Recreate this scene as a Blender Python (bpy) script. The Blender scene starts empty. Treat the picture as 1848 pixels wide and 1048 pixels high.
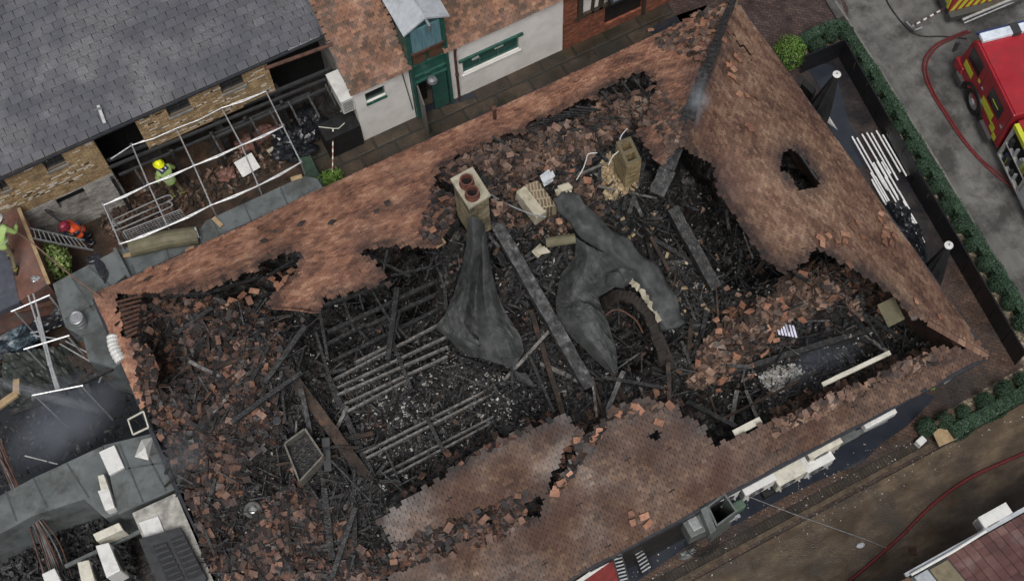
import bpy, bmesh, math, random
import numpy as np
from mathutils import Vector, Matrix
random.seed(7); RNG = np.random.default_rng(7)
S = bpy.context.scene
# ------------------------------------------------------------------ camera
F = 2500.0; CX, CY = 924.0, 524.0; HC = 38.2; NAD = (990, 1617)
_d = np.array([NAD[0]-CX, -(NAD[1]-CY), -F]); _d /= np.linalg.norm(_d)
def _ray(p): return np.array([p[0]-CX, -(p[1]-CY), -F])
def _pt(p, z): return _ray(p)*((HC-z)/(_ray(p)@_d))
_x = _pt((1335, -3), 2.8)-_pt((180, 530), 2.8); _x /= np.linalg.norm(_x)
_z = -_d; _y = np.cross(_z, _x); R = np.array([_x, _y, _z])
cam_data = bpy.data.cameras.new('camera'); cam = bpy.data.objects.new('camera', cam_data)
S.collection.objects.link(cam); S.camera = cam
m4 = Matrix.Identity(4)
for i in range(3):
    for j in range(3): m4[i][j] = R[i, j]
m4.translation = Vector((0, 0, HC)); cam.matrix_world = m4
cam_data.sensor_width = 36; cam_data.lens = 36*F/1848; cam_data.clip_end = 600
# ------------------------------------------------------------------ world, sun, exposure
SUN_EL, SUN_AZ = math.radians(62), math.radians(205)
w = bpy.data.worlds.new('World'); S.world = w; w.use_nodes = True
nt = w.node_tree; bg = nt.nodes['Background']
sky = nt.nodes.new('ShaderNodeTexSky'); sky.sky_type = 'NISHITA'; sky.sun_disc = False
sky.sun_elevation = SUN_EL; sky.sun_rotation = SUN_AZ; sky.air_density = 1.0; sky.dust_density = 6.0; sky.ozone_density = 1.0
hs = nt.nodes.new('ShaderNodeHueSaturation'); hs.inputs['Saturation'].default_value = 0.35
nt.links.new(sky.outputs[0], hs.inputs['Color']); nt.links.new(hs.outputs[0], bg.inputs[0]); bg.inputs[1].default_value = 0.1
sl = bpy.data.lights.new('sun', 'SUN'); sl.energy = 1.5; sl.angle = math.radians(22); sl.color = (1, .97, .93)
so = bpy.data.objects.new('sun', sl); S.collection.objects.link(so)
sd = Vector((math.sin(SUN_AZ)*math.cos(SUN_EL), math.cos(SUN_AZ)*math.cos(SUN_EL), math.sin(SUN_EL)))
so.rotation_euler = sd.to_track_quat('Z', 'Y').to_euler()
S.view_settings.view_transform = 'Standard'; S.view_settings.look = 'None'; S.view_settings.exposure = 0.05; S.view_settings.gamma = 1
S.render.engine = 'CYCLES'
# ------------------------------------------------------------------ pixel <-> world
def W(px, py, z=0.0):
    c = np.array([px-CX, -(py-CY), -F]); c = c*((HC-z)/(c@_d)); v = R@c
    return Vector((v[0], v[1], v[2]+HC))
def Wv(px, py, z):
    c = np.stack([px-CX, -(py-CY), np.full(len(px), -F)], 1); t = (HC-z)/(c@_d)
    v = (c*t[:, None])@R.T; return v[:, 0], v[:, 1]
def Pv(x, y, z):
    v = np.stack([x, y, z-HC], 1)@R
    return CX+v[:, 0]*-F/v[:, 2], CY-v[:, 1]*-F/v[:, 2]
def inside(px, py, poly):
    px = np.asarray(px, float); py = np.asarray(py, float); r = np.zeros(px.shape, bool); n = len(poly)
    for i in range(n):
        x1, y1 = poly[i]; x2, y2 = poly[(i+1) % n]
        if y1 == y2: continue
        r ^= ((y1 > py) != (y2 > py)) & (px < (x2-x1)*(py-y1)/(y2-y1)+x1)
    return r
def vnoise(x, y, s, seed=0):
    x = np.asarray(x)*s; y = np.asarray(y)*s; xi = np.floor(x).astype(int); yi = np.floor(y).astype(int); fx = x-xi; fy = y-yi
    def h(a, b):
        v = np.sin(a*127.1+b*311.7+seed*74.7)*43758.5453; return v-np.floor(v)
    fx = fx*fx*(3-2*fx); fy = fy*fy*(3-2*fy)
    return (h(xi, yi)*(1-fx)+h(xi+1, yi)*fx)*(1-fy)+(h(xi, yi+1)*(1-fx)+h(xi+1, yi+1)*fx)*fy
# ------------------------------------------------------------------ materials
MATS = {}
def mat(name, ramp, scale=2.0, detail=6, rough=(.55, .9), bump=.3, bscale=30, island=0.0, rnd='island', dirt=None, metal=0.0,
        brick=None, stretch=None, spec=.4, dirt2=None, alpha=None, soot=False):
    if name in MATS: return MATS[name]
    m = bpy.data.materials.new(name); m.use_nodes = True; n = m.node_tree.nodes; l = m.node_tree.links
    b = n['Principled BSDF']; geo = n.new('ShaderNodeNewGeometry'); pos = geo.outputs['Position']
    if rnd == 'object':
        tc = n.new('ShaderNodeTexCoord'); oi = n.new('ShaderNodeObjectInfo')
        va = n.new('ShaderNodeVectorMath'); va.operation = 'ADD'; l.new(tc.outputs['Object'], va.inputs[0]); l.new(oi.outputs['Location'], va.inputs[1]); pos = va.outputs[0]
    if stretch:
        mp = n.new('ShaderNodeMapping'); l.new(pos, mp.inputs[0]); mp.inputs['Rotation'].default_value = (0, 0, stretch[3] if len(stretch) > 3 else 0)
        mp.inputs['Scale'].default_value = stretch[:3]; pos_s = mp.outputs[0]
    else: pos_s = pos
    no = n.new('ShaderNodeTexNoise'); l.new(pos_s, no.inputs['Vector']); no.inputs['Scale'].default_value = scale; no.inputs['Detail'].default_value = detail; no.inputs['Roughness'].default_value = .65
    fac = no.outputs[0]
    st = n.new('ShaderNodeMapRange'); st.inputs[1].default_value = .3; st.inputs[2].default_value = .7; l.new(fac, st.inputs[0]); fac = st.outputs[0]
    if island:
        rr = oi.outputs['Random'] if rnd == 'object' else geo.outputs['Random Per Island']
        mx = n.new('ShaderNodeMix'); mx.inputs[0].default_value = island; l.new(fac, mx.inputs[2]); l.new(rr, mx.inputs[3]); fac = mx.outputs[0]
    cr = n.new('ShaderNodeValToRGB'); el = cr.color_ramp.elements
    while len(el) < len(ramp): el.new(.5)
    for e, (p, c) in zip(el, ramp): e.position = p; e.color = (*c, 1)
    l.new(fac, cr.inputs[0]); col = cr.outputs[0]; hgt = None
    if brick:
        # brick = (mode 'wall'|'floor', width, height, mortar colour, rotation)
        sx = n.new('ShaderNodeSeparateXYZ'); l.new(pos, sx.inputs[0]); cx = n.new('ShaderNodeCombineXYZ')
        if brick[0] == 'wall':
            ad = n.new('ShaderNodeMath'); ad.operation = 'ADD'; l.new(sx.outputs[0], ad.inputs[0]); l.new(sx.outputs[1], ad.inputs[1])
            l.new(ad.outputs[0], cx.inputs[0]); l.new(sx.outputs[2], cx.inputs[1])
        else:
            l.new(sx.outputs[0], cx.inputs[0]); l.new(sx.outputs[1], cx.inputs[1])
        mp2 = n.new('ShaderNodeMapping'); l.new(cx.outputs[0], mp2.inputs[0]); mp2.inputs['Rotation'].default_value = (0, 0, brick[4] if len(brick) > 4 else 0)
        br = n.new('ShaderNodeTexBrick'); l.new(mp2.outputs[0], br.inputs['Vector']); br.inputs['Scale'].default_value = 1
        br.inputs['Brick Width'].default_value = brick[1]; br.inputs['Row Height'].default_value = brick[2]; br.inputs['Mortar Size'].default_value = brick[2]*.09
        br.inputs['Mortar Smooth'].default_value = .3
        br.inputs['Color1'].default_value = (.62, .62, .62, 1); br.inputs['Color2'].default_value = (1.25, 1.2, 1.15, 1); br.inputs['Mortar'].default_value = (1, 1, 1, 1)
        mm = n.new('ShaderNodeMix'); mm.data_type = 'RGBA'; mm.blend_type = 'MULTIPLY'; mm.inputs[0].default_value = .8; l.new(col, mm.inputs[6]); l.new(br.outputs['Color'], mm.inputs[7])
        mo = n.new('ShaderNodeMix'); mo.data_type = 'RGBA'; l.new(br.outputs['Fac'], mo.inputs[0]); l.new(mm.outputs[2], mo.inputs[6]); mo.inputs[7].default_value = (*brick[3], 1)
        col = mo.outputs[2]; hgt = br.outputs['Fac']
    for k, dd in enumerate((dirt, dirt2)):
        if not dd: continue
        # dirt = (colour, scale, threshold lo, hi, strength)
        n2 = n.new('ShaderNodeTexNoise'); l.new(pos_s if k else pos, n2.inputs['Vector']); n2.inputs['Scale'].default_value = dd[1]; n2.inputs['Detail'].default_value = 8; n2.inputs['Roughness'].default_value = .7
        r2 = n.new('ShaderNodeMapRange'); r2.inputs[1].default_value = dd[2]; r2.inputs[2].default_value = dd[3]; r2.inputs[4].default_value = dd[4]; l.new(n2.outputs[0], r2.inputs[0])
        mx2 = n.new('ShaderNodeMix'); mx2.data_type = 'RGBA'; l.new(r2.outputs[0], mx2.inputs[0]); l.new(col, mx2.inputs[6]); mx2.inputs[7].default_value = (*dd[0], 1); col = mx2.outputs[2]
    if soot:
        at = n.new('ShaderNodeAttribute'); at.attribute_name = 'soot'; n4 = n.new('ShaderNodeTexNoise'); l.new(pos, n4.inputs['Vector']); n4.inputs['Scale'].default_value = 4; n4.inputs['Detail'].default_value = 6
        ml = n.new('ShaderNodeMath'); ml.operation = 'MULTIPLY_ADD'; l.new(n4.outputs[0], ml.inputs[0]); ml.inputs[1].default_value = 1.6; ml.inputs[2].default_value = -.1; m5 = n.new('ShaderNodeMath'); m5.operation = 'MULTIPLY'; m5.use_clamp = True; l.new(at.outputs['Fac'], m5.inputs[0]); l.new(ml.outputs[0], m5.inputs[1])
        mx4 = n.new('ShaderNodeMix'); mx4.data_type = 'RGBA'; l.new(m5.outputs[0], mx4.inputs[0]); l.new(col, mx4.inputs[6]); mx4.inputs[7].default_value = (.03, .026, .026, 1); col = mx4.outputs[2]
    l.new(col, b.inputs['Base Color'])
    rg = n.new('ShaderNodeTexNoise'); l.new(pos, rg.inputs['Vector']); rg.inputs['Scale'].default_value = scale*.7+.3; rg.inputs['Detail'].default_value = 4
    r3 = n.new('ShaderNodeMapRange'); r3.inputs[1].default_value = .38; r3.inputs[2].default_value = .62; r3.inputs[3].default_value = rough[0]; r3.inputs[4].default_value = rough[1]
    l.new(rg.outputs[0], r3.inputs[0]); l.new(r3.outputs[0], b.inputs['Roughness'])
    b.inputs['Metallic'].default_value = metal; b.inputs['Specular IOR Level'].default_value = spec
    if alpha is not None: b.inputs['Alpha'].default_value = alpha
    if bump:
        n3 = n.new('ShaderNodeTexNoise'); l.new(pos_s, n3.inputs['Vector']); n3.inputs['Scale'].default_value = bscale; n3.inputs['Detail'].default_value = 5
        hh = n3.outputs[0]
        if hgt is not None:
            sb = n.new('ShaderNodeMath'); sb.operation = 'SUBTRACT'; l.new(hh, sb.inputs[0]); l.new(hgt, sb.inputs[1]); hh = sb.outputs[0]
        bp = n.new('ShaderNodeBump'); bp.inputs['Strength'].default_value = bump; bp.inputs['Distance'].default_value = .03; l.new(hh, bp.inputs['Height']); l.new(bp.outputs[0], b.inputs['Normal'])
    MATS[name] = m; return m
def flat(name, c, rough=.5, metal=0.0, var=.25, scale=6, bump=.1, spec=.4, grime=.35, alpha=None):
    d = tuple(x*(1-var) for x in c); e = tuple(min(1, x*(1+var)) for x in c)
    return mat(name, [(0, d), (1, e)], scale=scale, rough=(rough*.8, min(1, rough*1.2)), bump=bump, metal=metal, spec=spec, alpha=alpha,
               dirt=((.035, .032, .028), 2.3, .5, .72, grime) if grime else None)
BLK = (.012, .012, .012); SOOT = (.022, .02, .02)
T_TAN = [(0, (.05, .035, .028)), (.25, (.15, .07, .045)), (.5, (.29, .135, .078)), (.75, (.42, .235, .14)), (1, (.5, .34, .22))]
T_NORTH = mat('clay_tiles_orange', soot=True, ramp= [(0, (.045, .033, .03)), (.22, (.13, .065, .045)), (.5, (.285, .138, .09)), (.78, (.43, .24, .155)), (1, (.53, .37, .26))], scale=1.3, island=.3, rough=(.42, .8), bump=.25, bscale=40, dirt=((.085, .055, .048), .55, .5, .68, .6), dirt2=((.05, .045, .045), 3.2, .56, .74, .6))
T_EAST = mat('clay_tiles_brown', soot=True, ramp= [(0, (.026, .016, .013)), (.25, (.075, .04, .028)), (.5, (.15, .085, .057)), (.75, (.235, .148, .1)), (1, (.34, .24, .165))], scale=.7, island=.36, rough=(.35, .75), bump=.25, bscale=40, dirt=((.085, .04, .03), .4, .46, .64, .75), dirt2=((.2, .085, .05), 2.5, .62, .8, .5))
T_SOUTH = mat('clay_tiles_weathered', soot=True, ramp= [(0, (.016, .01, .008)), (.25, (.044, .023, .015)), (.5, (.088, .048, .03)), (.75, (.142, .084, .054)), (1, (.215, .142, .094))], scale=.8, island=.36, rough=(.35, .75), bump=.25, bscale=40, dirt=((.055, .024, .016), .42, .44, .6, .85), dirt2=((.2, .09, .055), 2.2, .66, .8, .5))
T_RUB = mat('broken_tiles', [(0, (.01, .0095, .01)), (.34, (.026, .021, .021)), (.54, (.075, .045, .036)), (.68, (.14, .073, .052)), (.86, (.22, .115, .075)), (1, (.36, .23, .16))], scale=2.2, island=.62, rough=(.35, .75), bump=.3, bscale=50, dirt=(SOOT, .65, .45, .56, .9))
T_OBJ = mat('fallen_tile_clay', [(0, (.09, .05, .04)), (.3, (.2, .1, .065)), (.6, (.33, .16, .1)), (.85, (.42, .24, .16)), (1, (.5, .34, .24))], scale=9, island=.62, rnd='object', rough=(.45, .8), bump=.3, bscale=50, dirt=((.05, .035, .03), 6, .5, .7, .6))
T_MID = mat('fallen_tile_brown', [(0, (.05, .035, .03)), (.35, (.1, .06, .047)), (.65, (.17, .095, .068)), (.88, (.24, .14, .1)), (1, (.34, .2, .14))], scale=9, island=.6, rnd='object', rough=(.4, .8), bump=.3, bscale=50, dirt=(SOOT, 6, .48, .66, .7))
T_DRK = mat('sooted_tile', [(0, (.025, .023, .024)), (.6, (.07, .06, .058)), (1, (.13, .1, .09))], scale=9, island=.5, rnd='object', rough=(.4, .8), bump=.3, bscale=50)
CHAR = mat('charred_wood', [(0, (.004, .004, .004)), (.5, (.016, .016, .017)), (.8, (.045, .045, .047)), (1, (.13, .13, .135))], scale=9, rough=(.35, .75), bump=.9, bscale=22, island=.25, spec=.5)
CHARB = mat('half_burnt_wood', [(0, (.01, .008, .007)), (.4, (.035, .024, .018)), (.7, (.08, .045, .028)), (.92, (.2, .11, .06)), (1, (.3, .18, .1))], scale=5, rough=(.5, .85), bump=.6, bscale=30, dirt=(BLK, 2.5, .45, .6, .9))
JOIST = mat('ash_grey_joist', [(0, (.04, .039, .038)), (.5, (.13, .125, .12)), (1, (.28, .27, .26))], scale=8, rough=(.45, .8), bump=.5, bscale=40, dirt=(BLK, 1.4, .56, .7, .8))
ASH = mat('burnt_debris', [(0, (.003, .003, .003)), (.45, (.011, .0105, .0105)), (.7, (.03, .028, .027)), (.9, (.075, .067, .06)), (1, (.15, .135, .12))], scale=7, detail=10, rough=(.25, .8), bump=1.0, bscale=18, spec=.5, dirt=((.06, .03, .02), .7, .52, .7, .5), dirt2=((.3, .29, .27), 14, .7, .8, .7))
WHITE_ASH = mat('pale_ash_flakes', [(0, (.12, .115, .1)), (.5, (.3, .29, .27)), (1, (.6, .6, .6))], scale=8, island=.7, rough=(.7, .9))
SHEET = mat('charred_grey_sheet', [(0, (.022, .024, .025)), (.5, (.052, .055, .056)), (1, (.1, .103, .103))], scale=2.0, rough=(.55, .85), bump=.5, bscale=45, spec=.25, dirt=((.02, .018, .016), 1.1, .55, .75, .6), dirt2=((.13, .13, .125), 3.5, .56, .72, .45))
SLATE = mat('blue_grey_slate', [(0, (.032, .034, .043)), (.5, (.049, .052, .066)), (1, (.07, .074, .091))], scale=1.0, island=.55, rough=(.4, .65), bump=.25, bscale=14, dirt=((.06, .062, .058), .8, .58, .75, .5))
YBRICK = mat('yellow_stock_brick', [(0, (.16, .11, .06)), (.5, (.36, .25, .13)), (1, (.48, .36, .2))], scale=5, rough=(.7, .95), bump=.6, bscale=20, brick=('wall', .22, .075, (.12, .1, .08)), dirt=((.06, .045, .03), .9, .55, .72, .65))
RBRICK = mat('red_brick', [(0, (.12, .04, .025)), (.5, (.25, .08, .045)), (1, (.34, .13, .075))], scale=5, rough=(.7, .95), bump=.6, bscale=20, brick=('wall', .22, .075, (.1, .07, .055)), dirt=((.05, .03, .025), .9, .52, .7, .6))
WHITE_WALL = mat('white_painted_brick', [(0, (.62, .6, .57)), (.6, (.76, .74, .71)), (1, (.82, .8, .78))], scale=1, rough=(.7, .9), bump=.2, bscale=20, dirt=((.38, .34, .3), .9, .55, .78, .5))
BURNT_WHITE = mat('sooted_white_brick', [(0, (.28, .27, .25)), (1, (.5, .49, .47))], scale=3, rough=(.7, .9), bump=.6, bscale=20, brick=('wall', .22, .075, (.2, .19, .18)), dirt=((.05, .045, .04), 1.2, .48, .66, .8))
GREEN = flat('dark_green_paint', (.022, .085, .068), .45, var=.3, bump=.1)
BLUEP = mat('weathered_blue_boards', [(0, (.05, .12, .15)), (.5, (.1, .2, .24)), (1, (.16, .27, .31))], scale=2, stretch=(14, 14, .6), rough=(.5, .8), bump=.5, bscale=5)
LEAD = flat('pale_lead', (.42, .45, .48), .5, metal=.1, var=.15)
BLACKP = flat('black_boarding', (.012, .012, .013), .55, var=.3, grime=0, bump=.2)
VOIDM = flat('soot_void_black', (.006, .006, .006), .9, grime=0, bump=0)  # burnt black; also paints in the darkness inside doorways, openings and lockers
STEEL = flat('galvanised_steel', (.42, .43, .44), .38, metal=.75, var=.25, scale=10)
ALU = flat('aluminium_tube', (.5, .51, .52), .35, metal=.55, var=.2, scale=10, grime=.25)
RUST = mat('rusty_iron', [(0, (.03, .018, .014)), (1, (.13, .06, .04))], scale=5, rough=(.6, .9), bump=.3)
WHITEM = flat('white_painted_metal', (.62, .62, .6), .45, var=.08, grime=.4)
CREAM = flat('cream_panel', (.55, .53, .45), .6, var=.15, grime=.5)
GREYM = flat('grey_sheet_metal', (.13, .145, .14), .45, var=.25, grime=.4, metal=.3)
DARKG = flat('dark_grey_metal', (.035, .037, .04), .5, var=.3)
FELT = mat('grey_roof_felt', [(0, (.085, .098, .102)), (.5, (.115, .13, .133)), (1, (.145, .158, .158))], scale=1.4, rough=(.45, .85), bump=.35, bscale=60, dirt=((.045, .05, .045), .9, .46, .62, .85), dirt2=((.2, .2, .19), 4, .6, .75, .4))
WATER_DARK = mat('wet_black_paving', [(0, (.008, .008, .01)), (1, (.022, .022, .026))], scale=1.5, rough=(.06, .3), bump=.12, bscale=3, spec=.5)
PUDDLE = mat('standing_water', [(0, (.018, .022, .03)), (1, (.03, .035, .045))], scale=2, rough=(.03, .09), bump=.03, bscale=8, spec=.6)
CONC = mat('road_concrete', [(0, (.075, .073, .072)), (.5, (.13, .128, .122)), (1, (.18, .175, .165))], scale=1.2, rough=(.5, .9), bump=.4, bscale=25, dirt=((.035, .033, .031), .7, .45, .6, .85), dirt2=((.24, .235, .22), 6, .58, .75, .5), stretch=(1, .35, 1))
BROWNC = mat('muddy_concrete', [(0, (.035, .024, .016)), (.5, (.075, .052, .032)), (1, (.15, .112, .07))], scale=1.6, detail=10, rough=(.25, .85), bump=.5, bscale=30, stretch=(.55, 1.3, 1), dirt=((.035, .027, .02), .55, .46, .64, .85), dirt2=((.17, .15, .12), 6, .62, .8, .4))
PAVB = mat('wet_brick_paving', [(0, (.03, .018, .014)), (.5, (.07, .042, .03)), (1, (.12, .072, .05))], scale=1.3, rough=(.2, .75), bump=.5, bscale=25, brick=('floor', .21, .105, (.025, .02, .018), .78), dirt=((.02, .018, .018), .5, .48, .66, .8))
LANE = mat('lane_flagstones', [(0, (.03, .023, .017)), (.5, (.06, .045, .032)), (1, (.1, .072, .048))], scale=1.1, rough=(.25, .75), bump=.4, bscale=25, brick=('floor', 1.2, .6, (.03, .025, .02), 0), dirt=((.022, .024, .018), .7, .44, .62, .85))
YARD = mat('yard_mud', [(0, (.015, .012, .01)), (.5, (.05, .032, .022)), (1, (.11, .06, .04))], scale=2, rough=(.3, .85), bump=.6, bscale=20, dirt=(BLK, .6, .5, .66, .85))
PIT = mat('burnt_ground', [(0, (.006, .006, .006)), (.6, (.025, .022, .021)), (1, (.07, .06, .055))], scale=3, detail=9, rough=(.3, .85), bump=.9, bscale=16, dirt=((.06, .035, .025), .8, .55, .75, .6))
LEAF = mat('hedge_leaves', [(0, (.012, .03, .018)), (.5, (.028, .062, .034)), (1, (.05, .1, .055))], scale=4, island=.5, rough=(.45, .8), bump=.2, rnd='island')
LEAFB = mat('bright_leaves', [(0, (.03, .07, .012)), (.5, (.09, .17, .025)), (1, (.2, .3, .07))], scale=4, island=.6, rough=(.4, .7), bump=.1)
LEAFY = mat('variegated_leaves', [(0, (.04, .08, .02)), (.5, (.13, .2, .05)), (.8, (.35, .42, .15)), (1, (.5, .55, .25))], scale=4, island=.7, rough=(.4, .7), bump=.1)
BARK = flat('bark', (.06, .04, .025), .9)
GRAVEL = mat('pale_gravel', [(0, (.04, .035, .028)), (.5, (.14, .115, .08)), (1, (.42, .36, .26))], scale=11, detail=3, rough=(.7, .95), bump=.9, bscale=25)
TARP = mat('black_plastic_sheet', [(0, (.006, .007, .009)), (1, (.025, .027, .034))], scale=3, rough=(.18, .4), bump=.3, bscale=6, spec=.6)
BTARP = mat('blue_black_sheet', [(0, (.01, .012, .018)), (.6, (.02, .03, .04)), (1, (.18, .27, .32))], scale=1.8, rough=(.25, .5), bump=.4, bscale=6)
RED = mat('engine_red_paint', [(0, (.26, .012, .02)), (1, (.36, .025, .035))], scale=.8, rough=(.22, .4), bump=0, spec=.5, dirt=((.13, .03, .03), 1.5, .48, .7, .5))
YEL = flat('reflective_yellow', (.5, .53, .04), .4, var=.1, grime=.1)
HOSE = flat('red_hose', (.13, .018, .02), .55, var=.25, grime=.3)
RUBBER = flat('black_rubber', (.012, .012, .013), .6, grime=0)
GLASS = flat('dark_glass', (.012, .015, .017), .08, grime=.15, spec=.6, bump=0)
WOOD = mat('bare_timber', [(0, (.22, .15, .08)), (1, (.42, .31, .18))], scale=4, rough=(.6, .9), bump=.3, bscale=30)
OLIVE = mat('mossy_canvas', [(0, (.07, .065, .04)), (1, (.16, .145, .09))], scale=2.5, rough=(.6, .9), bump=.3)
RUFUS = mat('rust_red_roof', [(0, (.07, .035, .028)), (.5, (.15, .07, .05)), (1, (.22, .12, .09))], scale=1.6, rough=(.45, .85), bump=.4, bscale=30, dirt=((.07, .07, .075), .7, .5, .62, .7))
SKIN = flat('skin', (.45, .27, .2), .6, grime=0)
HIVY = flat('hi_vis_yellow', (.3, .42, .14), .6, var=.15, grime=.2)
HELY = flat('yellow_helmet', (.78, .85, .02), .3, grime=.05)
TURN = flat('fire_kit_tan', (.14, .115, .075), .8, grime=.2)
NAVY = flat('navy_cloth', (.02, .03, .06), .8, grime=0)
SILV = flat('reflective_tape', (.6, .62, .62), .4, grime=.1)
ORANGE = flat('hi_vis_orange', (.75, .1, .03), .6, grime=.15)
YB = mat('pale_loose_bricks', [(0, (.13, .095, .055)), (.5, (.33, .25, .15)), (1, (.52, .42, .27))], scale=6, island=.6, rough=(.7, .95), bump=.4)
# ------------------------------------------------------------------ mesh helpers
ORG = {}
def tag(o, label=None, cat=None, group=None, kind=None):
    if label: o['label'] = label
    if cat: o['category'] = cat
    if group: o['group'] = group
    if kind: o['kind'] = kind
    return o
def thing(name, label, cat, loc, group=None):
    o = bpy.data.objects.new(name, None); S.collection.objects.link(o); o.location = loc; o.empty_display_size = .2
    ORG[o.name] = Vector(loc); return tag(o, label, cat, group)
def link_mesh(name, me, m, parent=None, org=None):
    o = bpy.data.objects.new(name, me); S.collection.objects.link(o)
    if m is not None and not me.materials: me.materials.append(m)
    if parent is not None:
        o.parent = parent; ORG[o.name] = ORG[parent.name]
    elif org is not None:
        o.location = org; ORG[o.name] = Vector(org)
    else: ORG[o.name] = Vector((0, 0, 0))
    return o
class MB:
    def __init__(s): s.v = []; s.f = []
    def add(s, vs, fs):
        k = len(s.v); s.v += [Vector(v) for v in vs]; s.f += [[k+i for i in f] for f in fs]; return s
    def hexa(s, p): return s.add(p, [(0, 3, 2, 1), (4, 5, 6, 7), (0, 1, 5, 4), (1, 2, 6, 5), (2, 3, 7, 6), (3, 0, 4, 7)])
    def box(s, x0, x1, y0, y1, z0, z1): return s.hexa([(x0, y0, z0), (x1, y0, z0), (x1, y1, z0), (x0, y1, z0), (x0, y0, z1), (x1, y0, z1), (x1, y1, z1), (x0, y1, z1)])
    def obox(s, c, X, Y, Z):
        c, X, Y, Z = map(Vector, (c, X, Y, Z)); X = X/2; Y = Y/2; Z = Z/2
        return s.hexa([c-X-Y-Z, c+X-Y-Z, c+X+Y-Z, c-X+Y-Z, c-X-Y+Z, c+X-Y+Z, c+X+Y+Z, c-X+Y+Z])
    def beam(s, p, q, w, h, n=1, jit=0):
        p = Vector(p); q = Vector(q); d = (q-p); L = d.length; d.normalize()
        a = d.cross(Vector((0, 0, 1)));
        if a.length < .01: a = Vector((1, 0, 0))
        a.normalize(); b = a.cross(d); k = len(s.v)
        for i in range(n+1):
            c = p.lerp(q, i/n)+ (a*random.uniform(-jit, jit)+b*random.uniform(-jit, jit))*.6
            sw = w*(1+random.uniform(-1, 1)*jit*4); sh = h*(1+random.uniform(-1, 1)*jit*4)
            for (u, t) in ((-1, -1), (1, -1), (1, 1), (-1, 1)): s.v.append(c+a*(u*sw/2)+b*(t*sh/2))
        for i in range(n):
            o = k+4*i
            for j in range(4): s.f.append([o+j, o+(j+1) % 4, o+4+(j+1) % 4, o+4+j])
        s.f.append([k+3, k+2, k+1, k]); o = k+4*n; s.f.append([o, o+1, o+2, o+3]); return s
    def tube(s, pts, r, n=8, caps=True):
        pts = [Vector(p) for p in pts]; k = len(s.v); N = len(pts); rr = r if isinstance(r, (list, tuple)) else [r]*N
        pa = None
        for i, p in enumerate(pts):
            d = (pts[min(i+1, N-1)]-pts[max(i-1, 0)]).normalized()
            if pa is None:
                pa = d.cross(Vector((0, 0, 1)));
                if pa.length < .05: pa = d.cross(Vector((0, 1, 0)))
            pa = (pa-d*pa.dot(d)).normalized(); b = d.cross(pa)
            for j in range(n):
                t = 2*math.pi*j/n; s.v.append(p+(pa*math.cos(t)+b*math.sin(t))*rr[i])
        for i in range(N-1):
            for j in range(n): s.f.append([k+i*n+j, k+i*n+(j+1) % n, k+(i+1)*n+(j+1) % n, k+(i+1)*n+j])
        if caps: s.f.append([k+j for j in range(n)][::-1]); s.f.append([k+(N-1)*n+j for j in range(n)])
        return s
    def prism(s, poly, z0, z1):
        k = len(s.v); n = len(poly)
        for z in (z0, z1): s.v += [Vector((p[0], p[1], z)) for p in poly]
        ar = sum(poly[i][0]*poly[(i+1) % n][1]-poly[(i+1) % n][0]*poly[i][1] for i in range(n))
        b = list(range(k, k+n)); t = list(range(k+n, k+2*n))
        if ar < 0: s.f += [b, t[::-1]]
        else: s.f += [b[::-1], t]
        for i in range(n):
            j = (i+1) % n; q = [k+i, k+j, k+n+j, k+n+i]; s.f.append(q if ar > 0 else q[::-1])
        return s
    def lathe(s, c, prof, n=20):
        c = Vector(c); k = len(s.v)
        for (r, z) in prof:
            for j in range(n): t = 2*math.pi*j/n; s.v.append(c+Vector((r*math.cos(t), r*math.sin(t), z)))
        for i in range(len(prof)-1):
            for j in range(n): s.f.append([k+i*n+j, k+i*n+(j+1) % n, k+(i+1)*n+(j+1) % n, k+(i+1)*n+j])
        s.f.append([k+j for j in range(n)][::-1]); s.f.append([k+(len(prof)-1)*n+j for j in range(n)]); return s
    def build(s, name, m, parent=None, smooth=False, bevel=0, label=None, cat=None, group=None, kind=None):
        v = s.v
        if parent is not None: org = ORG[parent.name]
        elif kind == 'structure' or kind == 'stuff': org = Vector((0, 0, 0))
        else:
            xs = [p.x for p in v]; ys = [p.y for p in v]; org = Vector(((min(xs)+max(xs))/2, (min(ys)+max(ys))/2, min(p.z for p in v)))
        me = bpy.data.meshes.new(name); me.from_pydata([tuple(p-org) for p in v], [], s.f); me.update()
        if smooth: me.polygons.foreach_set('use_smooth', [True]*len(me.polygons))
        o = link_mesh(name, me, m, parent, None if parent is not None else org)
        if bevel:
            b = o.modifiers.new('bevel', 'BEVEL'); b.width = bevel; b.segments = 2; b.limit_method = 'ANGLE'
        return tag(o, label, cat, group, kind)
def quadmesh(name, V, Q, m, parent=None, **k):
    me = bpy.data.meshes.new(name); nv, nq = len(V), len(Q)
    org = ORG[parent.name] if parent is not None else Vector((0, 0, 0))
    V = V-np.array(org); me.vertices.add(nv); me.vertices.foreach_set('co', V.astype(np.float32).ravel())
    me.loops.add(nq*4); me.loops.foreach_set('vertex_index', Q.astype(np.int32).ravel())
    me.polygons.add(nq); me.polygons.foreach_set('loop_start', np.arange(0, nq*4, 4, dtype=np.int32)); me.polygons.foreach_set('loop_total', np.full(nq, 4, np.int32))
    me.update(calc_edges=True); me.validate(); me.polygons.foreach_set('use_smooth', [False]*len(me.polygons))
    return tag(link_mesh(name, me, m, parent, None), **k)
BQ = np.array([(0, 3, 2, 1), (4, 5, 6, 7), (0, 1, 5, 4), (1, 2, 6, 5), (2, 3, 7, 6), (3, 0, 4, 7)])
BC = np.array([(-1, -1, -1), (1, -1, -1), (1, 1, -1), (-1, 1, -1), (-1, -1, 1), (1, -1, 1), (1, 1, 1), (-1, 1, 1)])*.5
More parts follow.
